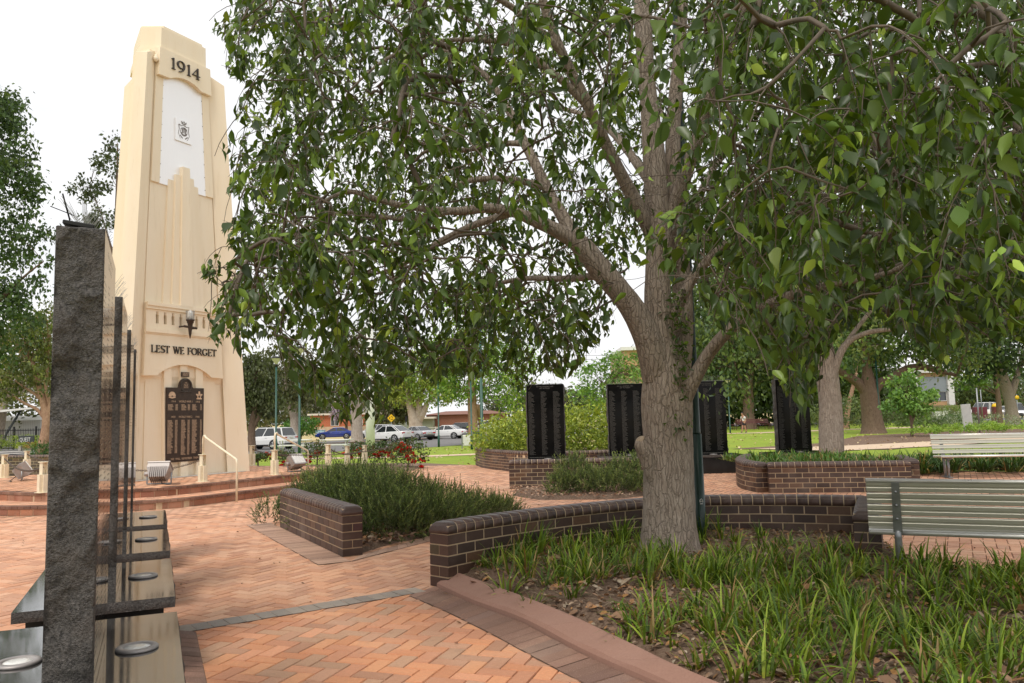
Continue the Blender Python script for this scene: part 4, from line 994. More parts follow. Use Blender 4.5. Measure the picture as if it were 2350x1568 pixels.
def make_slab():
    mb = MB(); hx, hy, t = .745, .42, .062
    for (a, b, nrm) in (((-hx, -hy), (hx, -hy), (0, -1)), ((hx, -hy), (hx, hy), (1, 0)), ((hx, hy), (-hx, hy), (0, 1)), ((-hx, hy), (-hx, -hy), (-1, 0))):
        A, B, N_ = Vector((*a, 0)), Vector((*b, 0)), Vector((*nrm, 0)); rough_face(mb, lambda u, v: (A.lerp(B, u) + Vector((0, 0, -t + t * v)), N_), int((A - B).length * 22), 3, .009, 3, 0)
    mb.add([(-hx, -hy, 0), (hx, -hy, 0), (hx, hy, 0), (-hx, hy, 0)], [(0, 1, 2, 3)], 1); mb.add([(-hx, -hy, -t), (hx, -hy, -t), (hx, hy, -t), (-hx, hy, -t)], [(3, 2, 1, 0)], 0)
    return mb
def make_spikes(n):
    mb = MB(); mb.box((0, 0, .008), (SL * .95, .05, .006))
    for i in range(n):
        x = -SL * .46 + SL * .92 * i / (n - 1)
        for s_ in (-1, 0, 1):
            mb.tube([(x, 0, .01), (x + random.uniform(-.03, .03), s_ * random.uniform(.045, .10), random.uniform(.11, .16))], .0009, 3, caps=False)
    return mb
ZS = .48
rowd = Vector((-.408, .913, 0)); rowp = Vector((.913, .408, 0)); rrz = math.atan2(rowd.y, rowd.x)
stoneM = [M['granite_rough'], M['granite']]; stoneF = [M['granite_rough'], M['granite_face']]
slab_me = None; proto = {}
STONES = []
for k in range(4):
    q = Vector((-1.685, 3.26, 0)) + Vector((-.785, 1.755, 0)) * k
    STONES.append((q + rowd * SL / 2 - rowp * ST / 2, rrz, ('nearest and largest rough edged grey granite stone at the left', 'second rough granite stone in the row running to the tower', 'third rough granite stone in the left row', 'farthest and thinnest looking granite stone of the left row')[k], ZS + 0))
for (x, y, a, lb) in ((.80, 20.0, rad(-6), 'leftmost black name stone before the yellow green hedge'), (2.92, 20.9, rad(-1), 'black name stone half hidden by the big tree trunk'), (4.92, 20.35, rad(4), 'black name stone just right of the dark green lamp post'), (7.12, 20.5, rad(11), 'black name stone between lamp post and second tree')):
    STONES.append((Vector((x, y, 0)), a, lb, ZS - .02))
for k, (p, a, lb, z) in enumerate(STONES):
    near = k == 0
    if k == 0:
        sl_ = thing('granite_plinth', 'x', 'plinth', (0, 0, 0), 0, 'black granite plinths below the name stones')
        make_slab().build('slab_top', [M['granite_rough'], M['granite_slab']], sl_)
        mb = MB(); mb.box((0, 0, -.062 - .21), (1.33, .72, .42)); mb.build('plinth_base', M['granite_black'], sl_)
    else: sl_ = copy_tree(proto['slab'])
    if k == 0: proto['slab'] = sl_
    sl_.location = (p.x, p.y, z); sl_.rotation_euler.z = a
    sl_['label'] = ('polished plinth under the nearest rough granite stone', 'polished plinth under the second stone of the left row', 'polished plinth under the third stone of the left row', 'polished plinth under the farthest stone of the left row', 'black plinth below the name stone in front of the hedge', 'black plinth below the name stone behind the tree trunk', 'black plinth below the name stone right of the dark post', 'black plinth below the name stone nearest the second tree')[k]
    st = thing('granite_stone', lb, 'memorial stone', (p.x, p.y, z), a, 'rough edged granite name stones')
    if k in (0, 1, 4):
        body = make_stone(3 + k * 7.3, 34 if near else 9).build('stone_body', stoneM if k < 4 else stoneF, st)
        nm = stone_names(True).build('engraved_names', M['engraved_dark'] if k < 4 else M['engraved'], st, fix=False)
        proto['sb%d' % k] = body; proto['nm'] = nm
        sp_ = make_spikes(24).build('bird_spikes', M['wire'], st); sp_.location.z = SH + (.01); proto['sp'] = sp_
    else:
        for key in ('sb1' if k < 4 else 'sb4', 'nm', 'sp'):
            c = proto[key].copy(); C.objects.link(c); c.parent = st
    if near:
        mb = MB(); R_ = Matrix.Rotation(rad(-10), 3, 'Y'); R_ = Matrix.Rotation(rad(7), 3, 'X') @ Matrix.Rotation(rad(-5), 3, 'Y'); mb.bbox((-SL / 2 + .13, .01, SH + .028), (.22, .118, .018), .003, R_); mb.box((-SL / 2 + .14, .01, SH + .01), (.12, .06, .03)); mb.build('top_bracket', M['black'], st)
        mb = MB(); mb.tube([(-SL / 2 + .1, .05, SH + .05), (-SL / 2 + .05, .075, SH + .15)], .004, 4); mb.tube([(-SL / 2 + .05, .03, SH + .06), (-SL / 2 - .02, .11, SH + .075)], .002, 4); mb.build('loose_wire', M['black'], st)
    if k < 6 or True:
        for s_ in (-1, 1):
            if 'up' not in proto:
                u_ = thing('ground_light', 'x', 'ground light', (0, 0, 0), 0, 'round lights set in the plinths')
                mb = MB(); mb.lathe([(.092, 0), (.092, .008), (.086, .013), (.062, .013), (.059, .008)], (0, 0, 0), 32); mb.build('steel_ring', M['galv'] if False else M['floodgrey'], u_)
                mb = MB(); mb.lathe([(.059, .004), (.057, .009), (.03, .012), (.001, .013)], (0, 0, 0), 24); mb.build('lens', M['frosted'], u_); proto['up'] = u_
            else: u_ = copy_tree(proto['up'])
            d_ = Vector((math.cos(a), math.sin(a), 0)); n_ = Vector((-d_.y, d_.x, 0)); pp = p + d_ * .04 + n_ * (s_ * .235); u_.location = (pp.x, pp.y, z + .001)
            nmz = ('nearest', 'second', 'third', 'farthest')[k] if k < 4 else ''
            u_['label'] = (('round steel rimmed light on the %s side of the %s left row plinth' % (('tower facing', 'outer')[s_ > 0], nmz)) if k < 4 else 'round light on the %s of the black plinth %s' % (('front', 'back')[s_ > 0], ('before the hedge', 'behind the trunk', 'right of the dark post', 'nearest the second tree')[k - 4]))

# ================================================================== BOLLARDS, CHAINS, HANDRAILS, FLOODLIGHTS
def make_bollard():
    r = thing('chain_bollard', 'x', 'bollard', (0, 0, 0), 0, 'cream steel bollards around the platform')
    mb = MB(); mb.bbox((0, 0, .006), (.26, .26, .012), .003); mb.build('base_plate', M['cream_post'], r)
    mb = MB(); mb.box((0, -.055, .36), (.12, .012, .70)); mb.box((0, .055, .36), (.12, .012, .70)); mb.box((0, 0, .36), (.012, .098, .70))
    for s_ in (-1, 1): mb.box((s_ * .075, 0, .22), (.05, .10, .42)); mb.box((s_ * .055, -.062, .22), (.012, .02, .42))
    mb.box((0, .09, .22), (.10, .05, .42)); mb.box((0, -.09, .22), (.10, .05, .42)); mb.build('post', M['cream_post'], r)
    mb = MB(); mb.bbox((0, 0, .718), (.175, .175, .016), .003); mb.build('cap_plate', M['cream_post'], r)
    return r
bol = make_bollard(); first = True
def bollard(x, y, z, lb, sc=.77):
    global first
    b = bol if first else copy_tree(bol); first = False
    b.location = (x, y, z); b.rotation_euler.z = -ta + random.uniform(-.05, .05); b.scale = (sc, sc, sc); b['label'] = lb; return b
def onplat(ang, r): a = rad(ang); d = EN.to_2d() * math.cos(a) + E1.to_2d() * math.sin(a); p = TC + d * r; return p
BP = {}
for key, (x, y, lb) in {
    'a': (465, 1106, 'cream bollard carrying the left handrail beside the bronze honour roll'), 'b': (630, 1090, 'cream bollard carrying the right handrail beside the big floodlight'),
    'c': (98, 1131, 'cream bollard half hidden behind the nearest granite stone'), 'd': (9, 1097, 'cream bollard at the left picture edge behind the tilted floodlight'), 'e': (61, 1082, 'cream bollard behind the tilted left floodlight, next to the brick wall'),
    'f': (578, 1069, 'cream bollard just right of the tower base'), 'g': (753, 1068, 'cream bollard left of the paired posts by the roses'), 'h': (797, 1066, 'left one of the two plain posts behind the rosemary'), 'i': (837, 1064, 'right one of the two plain posts behind the rosemary')}.items():
    zz = .33 if key in 'abcdef' else (.33 if key == 'g' else .2); p = gz(x, y, zz); BP[key] = p; bollard(p.x, p.y, zz, lb)
def chain(a, b, sag, lb, z=.46):
    A, B = Vector((a.x, a.y, a.z + z)), Vector((b.x, b.y, b.z + z)); L = (B - A).length; n = int(L * 1.12 / .048); mb = MB()
    pts = [A.lerp(B, i / n) - Vector((0, 0, sag * 4 * (i / n) * (1 - i / n))) for i in range(n + 1)]
    for i in range(n):
        p, q = pts[i], pts[i + 1]; d = (q - p); t = d.normalized(); up = Vector((0, 0, 1)); s_ = t.cross(up).normalized(); v = s_.cross(t).normalized(); o = s_ if i % 2 else v; c = (p + q) / 2
        hl = d.length * .5 + .012; hw_ = .017
        loop = [c + t * (hl * math.cos(2 * PI * k / 8)) + o * (hw_ * math.sin(2 * PI * k / 8)) for k in range(8)]
        mb.tube(loop, .0052, 4, closed=True)
    return tag(mb.build('chain', M['chain'], origin=tuple(A)), lb, 'chain', 'chains between the bollards')
q0 = Vector((gz(212, 1108, .33).x, gz(212, 1108, .33).y, .33))
chain(q0, BP['a'], .22, 'sagging chain running past the floodlight to the honour roll bollard')
chain(BP['b'], Vector((gz(900, 1064, .3).x, gz(900, 1064, .3).y, .30)), .10, 'chain from the right handrail bollard towards the roses')
chain(BP['f'], BP['g'], .20, 'chain strung behind the right floodlight from tower corner bollard')
chain(BP['g'], BP['i'], .18, 'short chain hanging between the posts near the roses')
chain(BP['d'], BP['c'], .16, 'chain crossing in front of the tilted left floodlight')
chain(BP['e'], q0, .14, 'chain hanging behind the left bollard towards the tower')
def handrail(foot, top, lb):
    r = thing('handrail', lb, 'handrail', (foot.x, foot.y, 0)); mb = MB()
    A = Vector((foot.x, foot.y, 0)); Bt = Vector((top.x, top.y, top.z + .55))
    h1 = .98; hp = Vector((top.x, top.y, top.z + .93)); d = Vector((hp.x - A.x, hp.y - A.y, 0)); dn = d.normalized()
    pts = [A, A + Vector((0, 0, .72))] 
    pts = [A, A + Vector((0, 0, .74))] + [A + Vector((0, 0, .74)) + dn * (.10 * (1 - math.cos(rad(t)))) + Vector((0, 0, .10 * math.sin(rad(t)))) for t in (25, 50)]
    e = hp + Vector((0, 0, -.03)) - dn * .12
    pts += [e] + [hp - dn * .07 + Vector((0, 0, .012)), hp - dn * .025 + Vector((0, 0, .0)), hp + Vector((0, 0, -.06)), Bt]
    mb.tube(pts, .021, 10); mb.build('rail', M['cream_post'], r, origin=(foot.x, foot.y, 0)); return r
handrail(gz(543, 1153), BP['a'], 'cream tube handrail in front of the tower, left of the pair')
handrail(gz(707, 1112), BP['b'], 'cream tube handrail rising behind the big rosemary, right of the pair')
def floodlight(p, z, rz, tilt, lb, sc=1.0):
    r = thing('floodlight', lb, 'floodlight', (p.x, p.y, z), rz, 'cast floodlights aimed at the tower'); R_ = Matrix.Rotation(tilt, 3, 'X'); c0 = Vector((0, 0, .25))
    mb = MB(); q = lambda x, y, z_: c0 + R_ @ Vector((x, y, z_))
    mb.loft([[q(-.22, -.16, .16), q(.22, -.16, .16), q(.22, .16, .16), q(-.22, .16, .16)], [q(-.23, -.17, .05), q(.23, -.17, .05), q(.23, .17, .05), q(-.23, .17, .05)], [q(-.17, -.10, -.15), q(.17, -.10, -.15), q(.17, .10, -.15), q(-.17, .10, -.15)]])
    for k in range(9):
        x = -.16 + k * .04; mb.loft([[q(x - .006, -.19, .06), q(x + .006, -.19, .06), q(x + .006, .19, .06), q(x - .006, .19, .06)], [q(x - .006, -.13, -.175), q(x + .006, -.13, -.175), q(x + .006, .13, -.175), q(x - .006, .13, -.175)]])
    mb.build('housing', M['floodgrey'], r)
    mb = MB(); mb.loft([[q(-.235, -.175, .16), q(.235, -.175, .16), q(.235, .175, .16), q(-.235, .175, .16)], [q(-.235, -.175, .185), q(.235, -.175, .185), q(.235, .175, .185), q(-.235, .175, .185)]]); fr = mb.build('front_frame', M['floodgrey'], r)
    mb = MB(); mb.loft([[q(-.2, -.14, .183), q(.2, -.14, .183), q(.2, .14, .183), q(-.2, .14, .183)], [q(-.2, -.14, .188), q(.2, -.14, .188), q(.2, .14, .188), q(-.2, .14, .188)]]); mb.build('lens', M['frosted'], fr)
    mb = MB()
    for s_ in (-1, 1): mb.tube([(s_ * .25, 0, .25), (s_ * .25, 0, .02), (s_ * .20, 0, .012)], .016, 6)
    mb.tube([(-.25, 0, .015), (.25, 0, .015)], .018, 6); mb.build('bracket', M['galv'], r)
    mb = MB(); mb.lathe([(.045, 0), (.05, .02), (.05, .16), (.03, .17)], c0 + Vector((-.30, 0, -.02)), 14, Matrix.Rotation(rad(90), 3, 'Y')); mb.build('end_cap', M['floodgrey'], r)
    mb = MB(); mb.tube([(.05, -.12, .12), (.12, -.22, .03), (.26, -.26, .014), (.40, -.20, .012), (.50, -.22, .014)], .009, 6); mb.build('cable', M['black'], r)
    r.scale = (sc, sc, sc); return r
p = gz(365, 1112, .33); floodlight(p, .33, rad(8), rad(-35), 'grey finned floodlight in front of the honour roll plaque', .92)
p = gz(676, 1083, .33); floodlight(p, .33, rad(60), rad(52), 'grey box floodlight tilted up beside the right handrail', .86)
p = gz(50, 1103, .33); floodlight(p, .33, rad(-60), rad(-55), 'tilted grey floodlight at the far left of the platform', .9)
# ================================================================== TREES
def unit(a): return a / np.maximum(1e-9, np.linalg.norm(a, axis=-1, keepdims=True))
def leaf_quads(P, D, L, Wr, cols, fold=.25, up=None):
    """one folded rhombic leaf per point; P base points, D directions, L lengths"""
    n = len(P); D = unit(D); r = rng.normal(size=(n, 3)) if up is None else up + rng.normal(size=(n, 3)) * .35
    S = unit(np.cross(D, r)); N = np.cross(S, D); L = L[:, None]; w = L * Wr * .5
    mid = P + D * L * .42 - N * L * .02
    V = np.stack([P, mid - S * w + N * w * fold, P + D * L - N * L * .05, mid + S * w + N * w * fold], 1).reshape(-1, 3)
    return V, np.arange(4 * n).reshape(n, 4), cols
LEAF8 = np.array([(0, 0, 0), (.07, .13, .03), (.07, -.13, .03), (.26, 0, -.015), (.28, .335, .075), (.28, -.335, .075), (.56, 0, -.03), (.56, .275, .055), (.56, -.275, .055), (.80, 0, -.065), (.80, .115, -.02), (.80, -.115, -.02), (1.10, 0, -.16), (.95, .03, -.10), (.95, -.03, -.10)])
LQ8 = np.array([(0, 3, 4, 1), (3, 6, 7, 4), (6, 9, 10, 7), (9, 12, 13, 10), (0, 2, 5, 3), (3, 5, 8, 6), (6, 8, 11, 9), (9, 11, 14, 12)])
LEAF4 = np.array([(0, 0, 0), (.08, .15, .03), (.08, -.15, .03), (.42, 0, -.02), (.38, .34, .07), (.38, -.34, .07), (1.06, 0, -.13), (.82, .09, -.03), (.82, -.09, -.03)])
LQ4 = np.array([(0, 3, 4, 1), (3, 6, 7, 4), (0, 2, 5, 3), (3, 5, 8, 6)])
def leaf_shapes(P, D, N0, L, cols, tmpl, lq):
    n = len(P); D = unit(D); S = unit(np.cross(N0, D)); N = np.cross(D, S); L = L[:, None, None]
    k = len(tmpl); wy = (.58 + .42 * rng.random((n, 1, 1))); wz = .3 + 2.3 * rng.random((n, 1, 1)); lx = .95 + .25 * rng.random((n, 1, 1)); cv = rng.normal(size=(n, 1, 1)) * .16
    V = P[:, None, :] + L * (tmpl[None, :, 0:1] * lx * D[:, None, :] + (tmpl[None, :, 1:2] * wy + cv * tmpl[None, :, 0:1] ** 2) * S[:, None, :] + tmpl[None, :, 2:3] * wz * N[:, None, :])
    Q = (lq[None] + (np.arange(n) * k)[:, None, None]).reshape(-1, 4)
    return V.reshape(-1, 3), Q, np.repeat(cols, len(lq), axis=0)
def bark_tube(mb, pts, rs, n=20, amp=.03, sub=6, seed=0, ridge=True):
    P = catmull(pts, sub); R = [v[0] for v in catmull([(r, 0, 0) for r in rs], sub)]; vs = []; up = None; N = len(P)
    for i, p in enumerate(P):
        t = (P[min(i + 1, N - 1)] - P[max(0, i - 1)]).normalized()
        if up is None: up = t.orthogonal().normalized()
        else: up = (up - t * up.dot(t)).normalized()
        wv = t.cross(up)
        for k in range(n):
            a = 2 * PI * k / n; d = up * math.cos(a) + wv * math.sin(a); q = p + d * R[i]
            h = mnoise.noise(Vector((q.x * 3 + seed, q.y * 3, q.z * 1.3))) * .9
            if ridge: h += (abs(mnoise.noise(Vector((math.cos(a) * 3.2 + seed, math.sin(a) * 3.2, q.z * .55)))) - .25) * 1.1 + mnoise.noise(q * 11) * .25
            vs.append(q + d * h * amp * min(1, R[i] / .12))
    fs = [(i * n + k, i * n + (k + 1) % n, (i + 1) * n + (k + 1) % n, (i + 1) * n + k) for i in range(N - 1) for k in range(n)]
    fs.append(tuple((N - 1) * n + k for k in range(n)))
    mb.add(vs, fs, 0, (1, 1, 1), True)

# ---------------------------------------------------------------- the big tree in the garden bed
TB = gz(1538, 1247, .20)
LIMBS = {
 'trunk': [(1538, 1275, 8.02, .33), (1537, 1235, 8.02, .285), (1536, 1180, 8.02, .262), (1533, 1100, 8.02, .250), (1530, 1000, 8.02, .246), (1530, 920, 8.02, .255), (1527, 850, 8.02, .215), (1520, 800, 8.02, .17)],
 'mid': [(1524, 850, 8.0, .19), (1512, 760, 8.0, .15), (1509, 640, 8.02, .132), (1511, 520, 8.05, .125), (1503, 380, 8.1, .115), (1490, 240, 8.15, .10), (1478, 100, 8.2, .09), (1470, -60, 8.3, .08), (1462, -250, 8.4, .06)],
 'rear': [(1548, 900, 8.12, .14), (1566, 760, 8.22, .10), (1563, 620, 8.3, .095), (1549, 470, 8.35, .09), (1545, 300, 8.4, .08), (1560, 120, 8.5, .07), (1575, -100, 8.6, .05)],
 'l1': [(1512, 865, 7.98, .17), (1490, 785, 7.9, .138), (1455, 715, 7.85, .122), (1415, 660, 7.8, .115), (1375, 615, 7.75, .108), (1335, 565, 7.7, .098), (1290, 535, 7.65, .078), (1235, 510, 7.55, .06), (1180, 487, 7.45, .05), (1120, 478, 7.35, .044), (1050, 485, 7.25, .038), (960, 478, 7.1, .032), (880, 462, 7.0, .026), (800, 440, 6.9, .02), (730, 470, 6.8, .012)],
 'l1b': [(1040, 484, 7.22, .03), (950, 502, 7.12, .026), (870, 497, 7.05, .023), (790, 488, 7.0, .02), (720, 510, 6.95, .016), (650, 560, 6.85, .012), (585, 605, 6.8, .007)],
 'l1c': [(1180, 487, 7.45, .04), (1080, 520, 7.6, .032), (1000, 560, 7.8, .026), (940, 600, 7.9, .02), (860, 630, 8.0, .012)],
 'l1d': [(1390, 630, 7.78, .045), (1300, 640, 8.3, .036), (1200, 640, 8.9, .03), (1120, 660, 9.4, .022), (1050, 700, 9.8, .014)],
 'l2': [(1338, 570, 7.7, .085), (1308, 525, 7.75, .072), (1270, 460, 7.8, .064), (1240, 400, 7.85, .056), (1205, 330, 7.95, .05), (1160, 240, 8.1, .04), (1100, 160, 8.2, .03), (1010, 110, 8.3, .018)],
 'l2b': [(1258, 432, 7.82, .044), (1190, 415, 7.7, .036), (1120, 410, 7.6, .03), (1060, 420, 7.5, .022), (1015, 447, 7.4, .012)],
 'l2c': [(1205, 330, 7.95, .034), (1140, 330, 8.0, .03), (1060, 345, 7.9, .028), (980, 335, 7.7, .024), (900, 300, 7.5, .016), (830, 290, 7.4, .01)],
 'l3': [(1500, 540, 8.05, .085), (1442, 432, 7.9, .07), (1390, 330, 7.7, .062), (1345, 233, 7.5, .056), (1310, 165, 7.4, .05), (1285, 110, 7.3, .046), (1258, 40, 7.2, .042), (1230, -60, 7.1, .036), (1200, -200, 7.0, .025)],
 'l3b': [(1352, 245, 7.52, .042), (1295, 190, 7.4, .036), (1240, 145, 7.3, .032), (1180, 105, 7.2, .028), (1100, 92, 7.05, .024), (980, 98, 6.85, .018), (880, 140, 6.7, .014), (800, 210, 6.6, .008)],
 'l3c': [(1285, 115, 7.3, .036), (1180, 20, 7.0, .03), (1050, -40, 6.7, .024), (900, -30, 6.5, .016), (760, 30, 6.4, .01)],
 'l4': [(1500, 430, 8.1, .06), (1450, 360, 8.6, .052), (1400, 300, 9.3, .044), (1330, 260, 10.2, .034), (1240, 240, 11, .022)],
 'r1': [(1560, 935, 7.95, 0.102), (1588, 880, 7.85, 0.076), (1620, 822, 7.75, 0.063), (1655, 777, 7.6, 0.054), (1700, 735, 7.45, 0.048), (1760, 700, 7.2, 0.041), (1840, 670, 6.9, 0.035), (1920, 650, 6.6, 0.030), (2010, 635, 6.3, 0.024), (2100, 600, 6.0, 0.018), (2200, 560, 5.7, 0.011)],
 'r1b': [(1705, 732, 7.45, 0.032), (1780, 665, 7.6, 0.027), (1880, 590, 7.7, 0.022), (1960, 520, 7.7, 0.018), (2060, 470, 7.6, 0.013)],
 'r1c': [(1760, 700, 7.2, 0.023), (1870, 700, 7.6, 0.019), (1990, 690, 8.1, 0.015), (2090, 660, 8.6, 0.010)],
 'r2': [(1540, 730, 8.0, 0.064), (1575, 665, 7.95, 0.051), (1606, 617, 7.9, 0.046), (1673, 556, 7.75, 0.041), (1760, 520, 7.55, 0.036), (1860, 470, 7.3, 0.031), (1960, 415, 7.0, 0.026), (2080, 370, 6.7, 0.019), (2200, 330, 6.4, 0.012)],
 'r2b': [(1760, 520, 7.55, 0.023), (1850, 540, 6.9, 0.019), (1960, 545, 6.2, 0.015), (2080, 520, 5.6, 0.010)],
 'r3': [(1530, 520, 8.1, .085), (1580, 380, 7.9, .07), (1630, 230, 7.6, .06), (1662, 130, 7.35, .054), (1690, 60, 7.2, .048), (1730, -40, 7.0, .042), (1790, -180, 6.7, .03)],
 'r3b': [(1665, 125, 7.35, .032), (1710, 133, 7.1, .028), (1770, 150, 6.8, .024), (1850, 160, 6.4, .018)],
 'r4': [(1720, -10, 7.05, .040), (1810, -170, 6.1, .034), (1890, -330, 5.1, .028), (1960, -450, 4.3, .02), (1950, -520, 3.6, .012)],
 'r5': [(1810, -170, 6.1, .03), (2020, -180, 5.2, .024), (2230, -160, 4.4, .018), (2420, -150, 3.9, .012)],
 'b1': [(1548, 620, 8.25, .06), (1600, 460, 9.5, .05), (1650, 370, 10.8, .04), (1710, 320, 12, .024)],
 'b2': [(1545, 500, 8.3, .06), (1560, 380, 9.6, .05), (1530, 280, 11, .036), (1500, 230, 12.2, .02)],
}
NP = []; NR = []; NPAR = []
def lnode(p, r, par): NP.append(np.array(p)); NR.append(r); NPAR.append(par); return len(NP) - 1
limb_mb = MB()
for nm, L_ in LIMBS.items():
    pts = [at(x, y, Y) for x, y, Y, r in L_]; rs = [q[3] for q in L_]
    if nm == 'trunk': bark_tube(limb_mb, pts, rs, 44, .016, 10, 1.3)
    else: bark_tube(limb_mb, pts, rs, 18 if rs[0] > .08 else 10, .018, 5, hash(nm) % 50 * .37 if False else len(nm) * 1.7)
    if nm != 'trunk':
        prev = -1
        P = catmull(pts, 3); R = catmull([(r, 0) for r in rs], 3)
        for i, p in enumerate(P):
            if i >= 4: prev = lnode(p, R[i][0], prev)
NL = len(NP)
# crown silhouette as seen when surveying the tree from the camera position (lower and left limits)
LOWER = [(430, 640), (470, 720), (500, 815), (530, 775), (570, 800), (610, 790), (650, 835), (690, 915), (730, 945), (780, 960), (850, 985), (885, 955), (920, 905), (960, 870), (1010, 872), (1100, 855), (1150, 880), (1185, 905), (1230, 880), (1275, 862), (1300, 845), (1340, 830), (1385, 800), (1400, 770), (1420, 690), (1440, 660), (1480, 640), (1600, 640), (1640, 720), (1665, 800), (1720, 780), (1760, 840), (1830, 955), (1868, 930), (1890, 860), (1930, 760), (2010, 735), (2080, 760), (2150, 835), (2200, 815), (2260, 780), (2420, 780), (2700, 760)]
LEFT = [(-200, 470), (0, 500), (60, 500), (110, 525), (200, 535), (330, 545), (380, 520), (440, 510), (470, 545), (540, 520), (580, 480), (640, 470), (720, 475), (820, 490)]
lx_, ly_ = np.array([p[0] for p in LOWER]), np.array([p[1] for p in LOWER]); ey_, ex_ = np.array([p[0] for p in LEFT]), np.array([p[1] for p in LEFT])
def lowb(x): return np.interp(x, lx_, ly_) + 16 * np.sin(x / 17.0) + 13 * np.sin(x / 41.0 + 1) - 6
def leftb(y): return np.interp(y, ey_, ex_) + 15 * np.sin(y / 15.0) + 16 * np.sin(y / 37.0 + 2) + 6
def mask_ok(P, m=0):
    x, y, w_ = proj(P); return (y < lowb(x) - m) & (x > leftb(y) + m)
HOLES = [(650, 700, 60, 50, .25), (640, 470, 40, 40, .4), (600, 770, 40, 40, .45), (1410, 745, 55, 70, .0), (1010, 600, 55, 60, .45), (900, 560, 40, 40, .55), (1420, 560, 40, 60, .4), (1350, 690, 25, 20, .4), (1380, 500, 45, 60, .4), (1040, 830, 60, 35, .8), (1300, 640, 50, 40, .6), (2180, 470, 110, 60, .35), (1720, 60, 60, 60, .6), (1300, 60, 60, 50, .5), (1450, 170, 40, 60, .5), (1180, 560, 60, 40, .55), (1350, 330, 60, 60, .55), (760, 760, 50, 60, .7), (1160, 760, 120, 60, .75), (1530, 760, 70, 160, .12), (1500, 560, 60, 120, .35), (1640, 720, 60, 40, .4), (1440, 470, 60, 60, .5)]
AX = np.array([TB.x + .15, 8.0, 5.2])
targets = []
def try_target(P, dens=1.0):
    x, y, w_ = proj(P)
    d = dens
    for hx, hy, rx, ry, k in HOLES:
        if ((x - hx) / rx) ** 2 + ((y - hy) / ry) ** 2 < 1: d *= k
    n = mnoise.noise(Vector(P * 1.15)) + .5 * mnoise.noise(Vector(P * 2.7)); d *= min(1, max(0, .62 + .95 * n))
    return random.random() < d
lpx, lpy, lw = proj(np.array(NP[:NL])); lrp = np.array(NR[:NL]); okl = lrp > .026; lpx, lpy, lw, lrp = lpx[okl], lpy[okl], lw[okl], lrp[okl]
def limb_front(P, m):
    x, y, w_ = proj(P); return bool(np.any((np.hypot(lpx - x, lpy - y) < m + lrp * F / lw) & (w_ < lw + .15)))
# front / visible part of the crown
cnt = 0
while cnt < 2800:
    px = random.uniform(440, 2420); py = random.uniform(-60, 985)
    if px < 1500 and random.random() < .12: continue
    if not (py < lowb(px) - 22 and px > leftb(py) + 10): continue
    rr = 5.6 if px < 1500 else 5.3
    d = ray(px, py); cx, cy = AX[0], AX[1]; a = d[0] ** 2 + d[1] ** 2; b = -2 * (d[0] * cx + d[1] * cy); c_ = cx * cx + cy * cy - rr * rr; D_ = b * b - 4 * a * c_
    if D_ <= 0: 
        if px > 700: continue
        t0, t1 = 6.3, 7.6
    else: t0, t1 = (-b - math.sqrt(D_)) / 2 / a, (-b + math.sqrt(D_)) / 2 / a
    t0 = max(t0, 3.1 if px > 1580 else 4.6); t1 = min(t1, 12.5)
    if py > 650 and px < 1450: t0, t1 = max(t0, 5.6), min(t1, 9.5)
    if px > 1560 and py > 640: t0, t1 = max(t0, 4.4), min(t1, 8.5)
    t = (t0 ** 2 + (t1 ** 2 - t0 ** 2) * random.random()) ** (1 / 2)
    P = EYEP + d * t
    if P[2] < 1.9 or P[2] > 9.2: continue
    if not try_target(P, 1.0) or (limb_front(P, 30) and random.random() < (.78 if px < 1560 else .4)): continue
    targets.append(P); cnt += 1
# overhead and rear of the crown, out of the frame
k = 0
while k < 800:
    v = rng.normal(size=3); v /= np.linalg.norm(v); v *= random.random() ** .33; P = AX + v * np.array([5.3, 5.2, 4.0]); x, y, w_ = proj(P)
    if P[2] < 2.6 or (-60 < y < 1568 and 0 < x < 2350 and P[1] > .3) or np.hypot(P[0], P[1]) < 1.6: continue
    targets.append(P); k += 1
for x, y, Y in ((1690, 690, 3.9), (1720, 755, 3.8), (1660, 640, 4.0), (1835, 890, 3.6), (1815, 850, 3.6), (1870, 470, 3.2), (1900, 420, 3.2), (1860, 520, 3.3), (2000, 130, 3.2), (2080, 180, 3.2), (1950, 250, 3.2), (2150, 120, 3.1), (2180, 780, 3.4), (2225, 760, 3.5), (1780, 60, 3.6), (1990, 300, 3.3), (1700, 560, 3.9), (1610, 640, 4.2), (1450, 60, 4.3), (1180, 40, 4.2), (2040, 60, 3.1), (1930, 90, 3.3), (2250, 210, 3.2), (830, 900, 6.4), (860, 930, 6.4), (800, 880, 6.5), (770, 900, 6.6), (845, 870, 6.5), (730, 890, 6.6), (880, 890, 6.5), (1250, 850, 6.8), (1180, 880, 6.9), (1210, 860, 6.8)): targets.append(np.array(at(x, y, Y)))
targets = np.array(targets)
NPa = np.zeros((70000, 3)); NPa[:NL] = np.array(NP); nn_ = NL; par = list(NPAR); rad_ = list(NR); wt = [0] * NL
dist = np.min(np.linalg.norm(targets[:, None, :] - NPa[None, :NL], axis=2), axis=1); order = np.argsort(dist); ends = []; endn = []
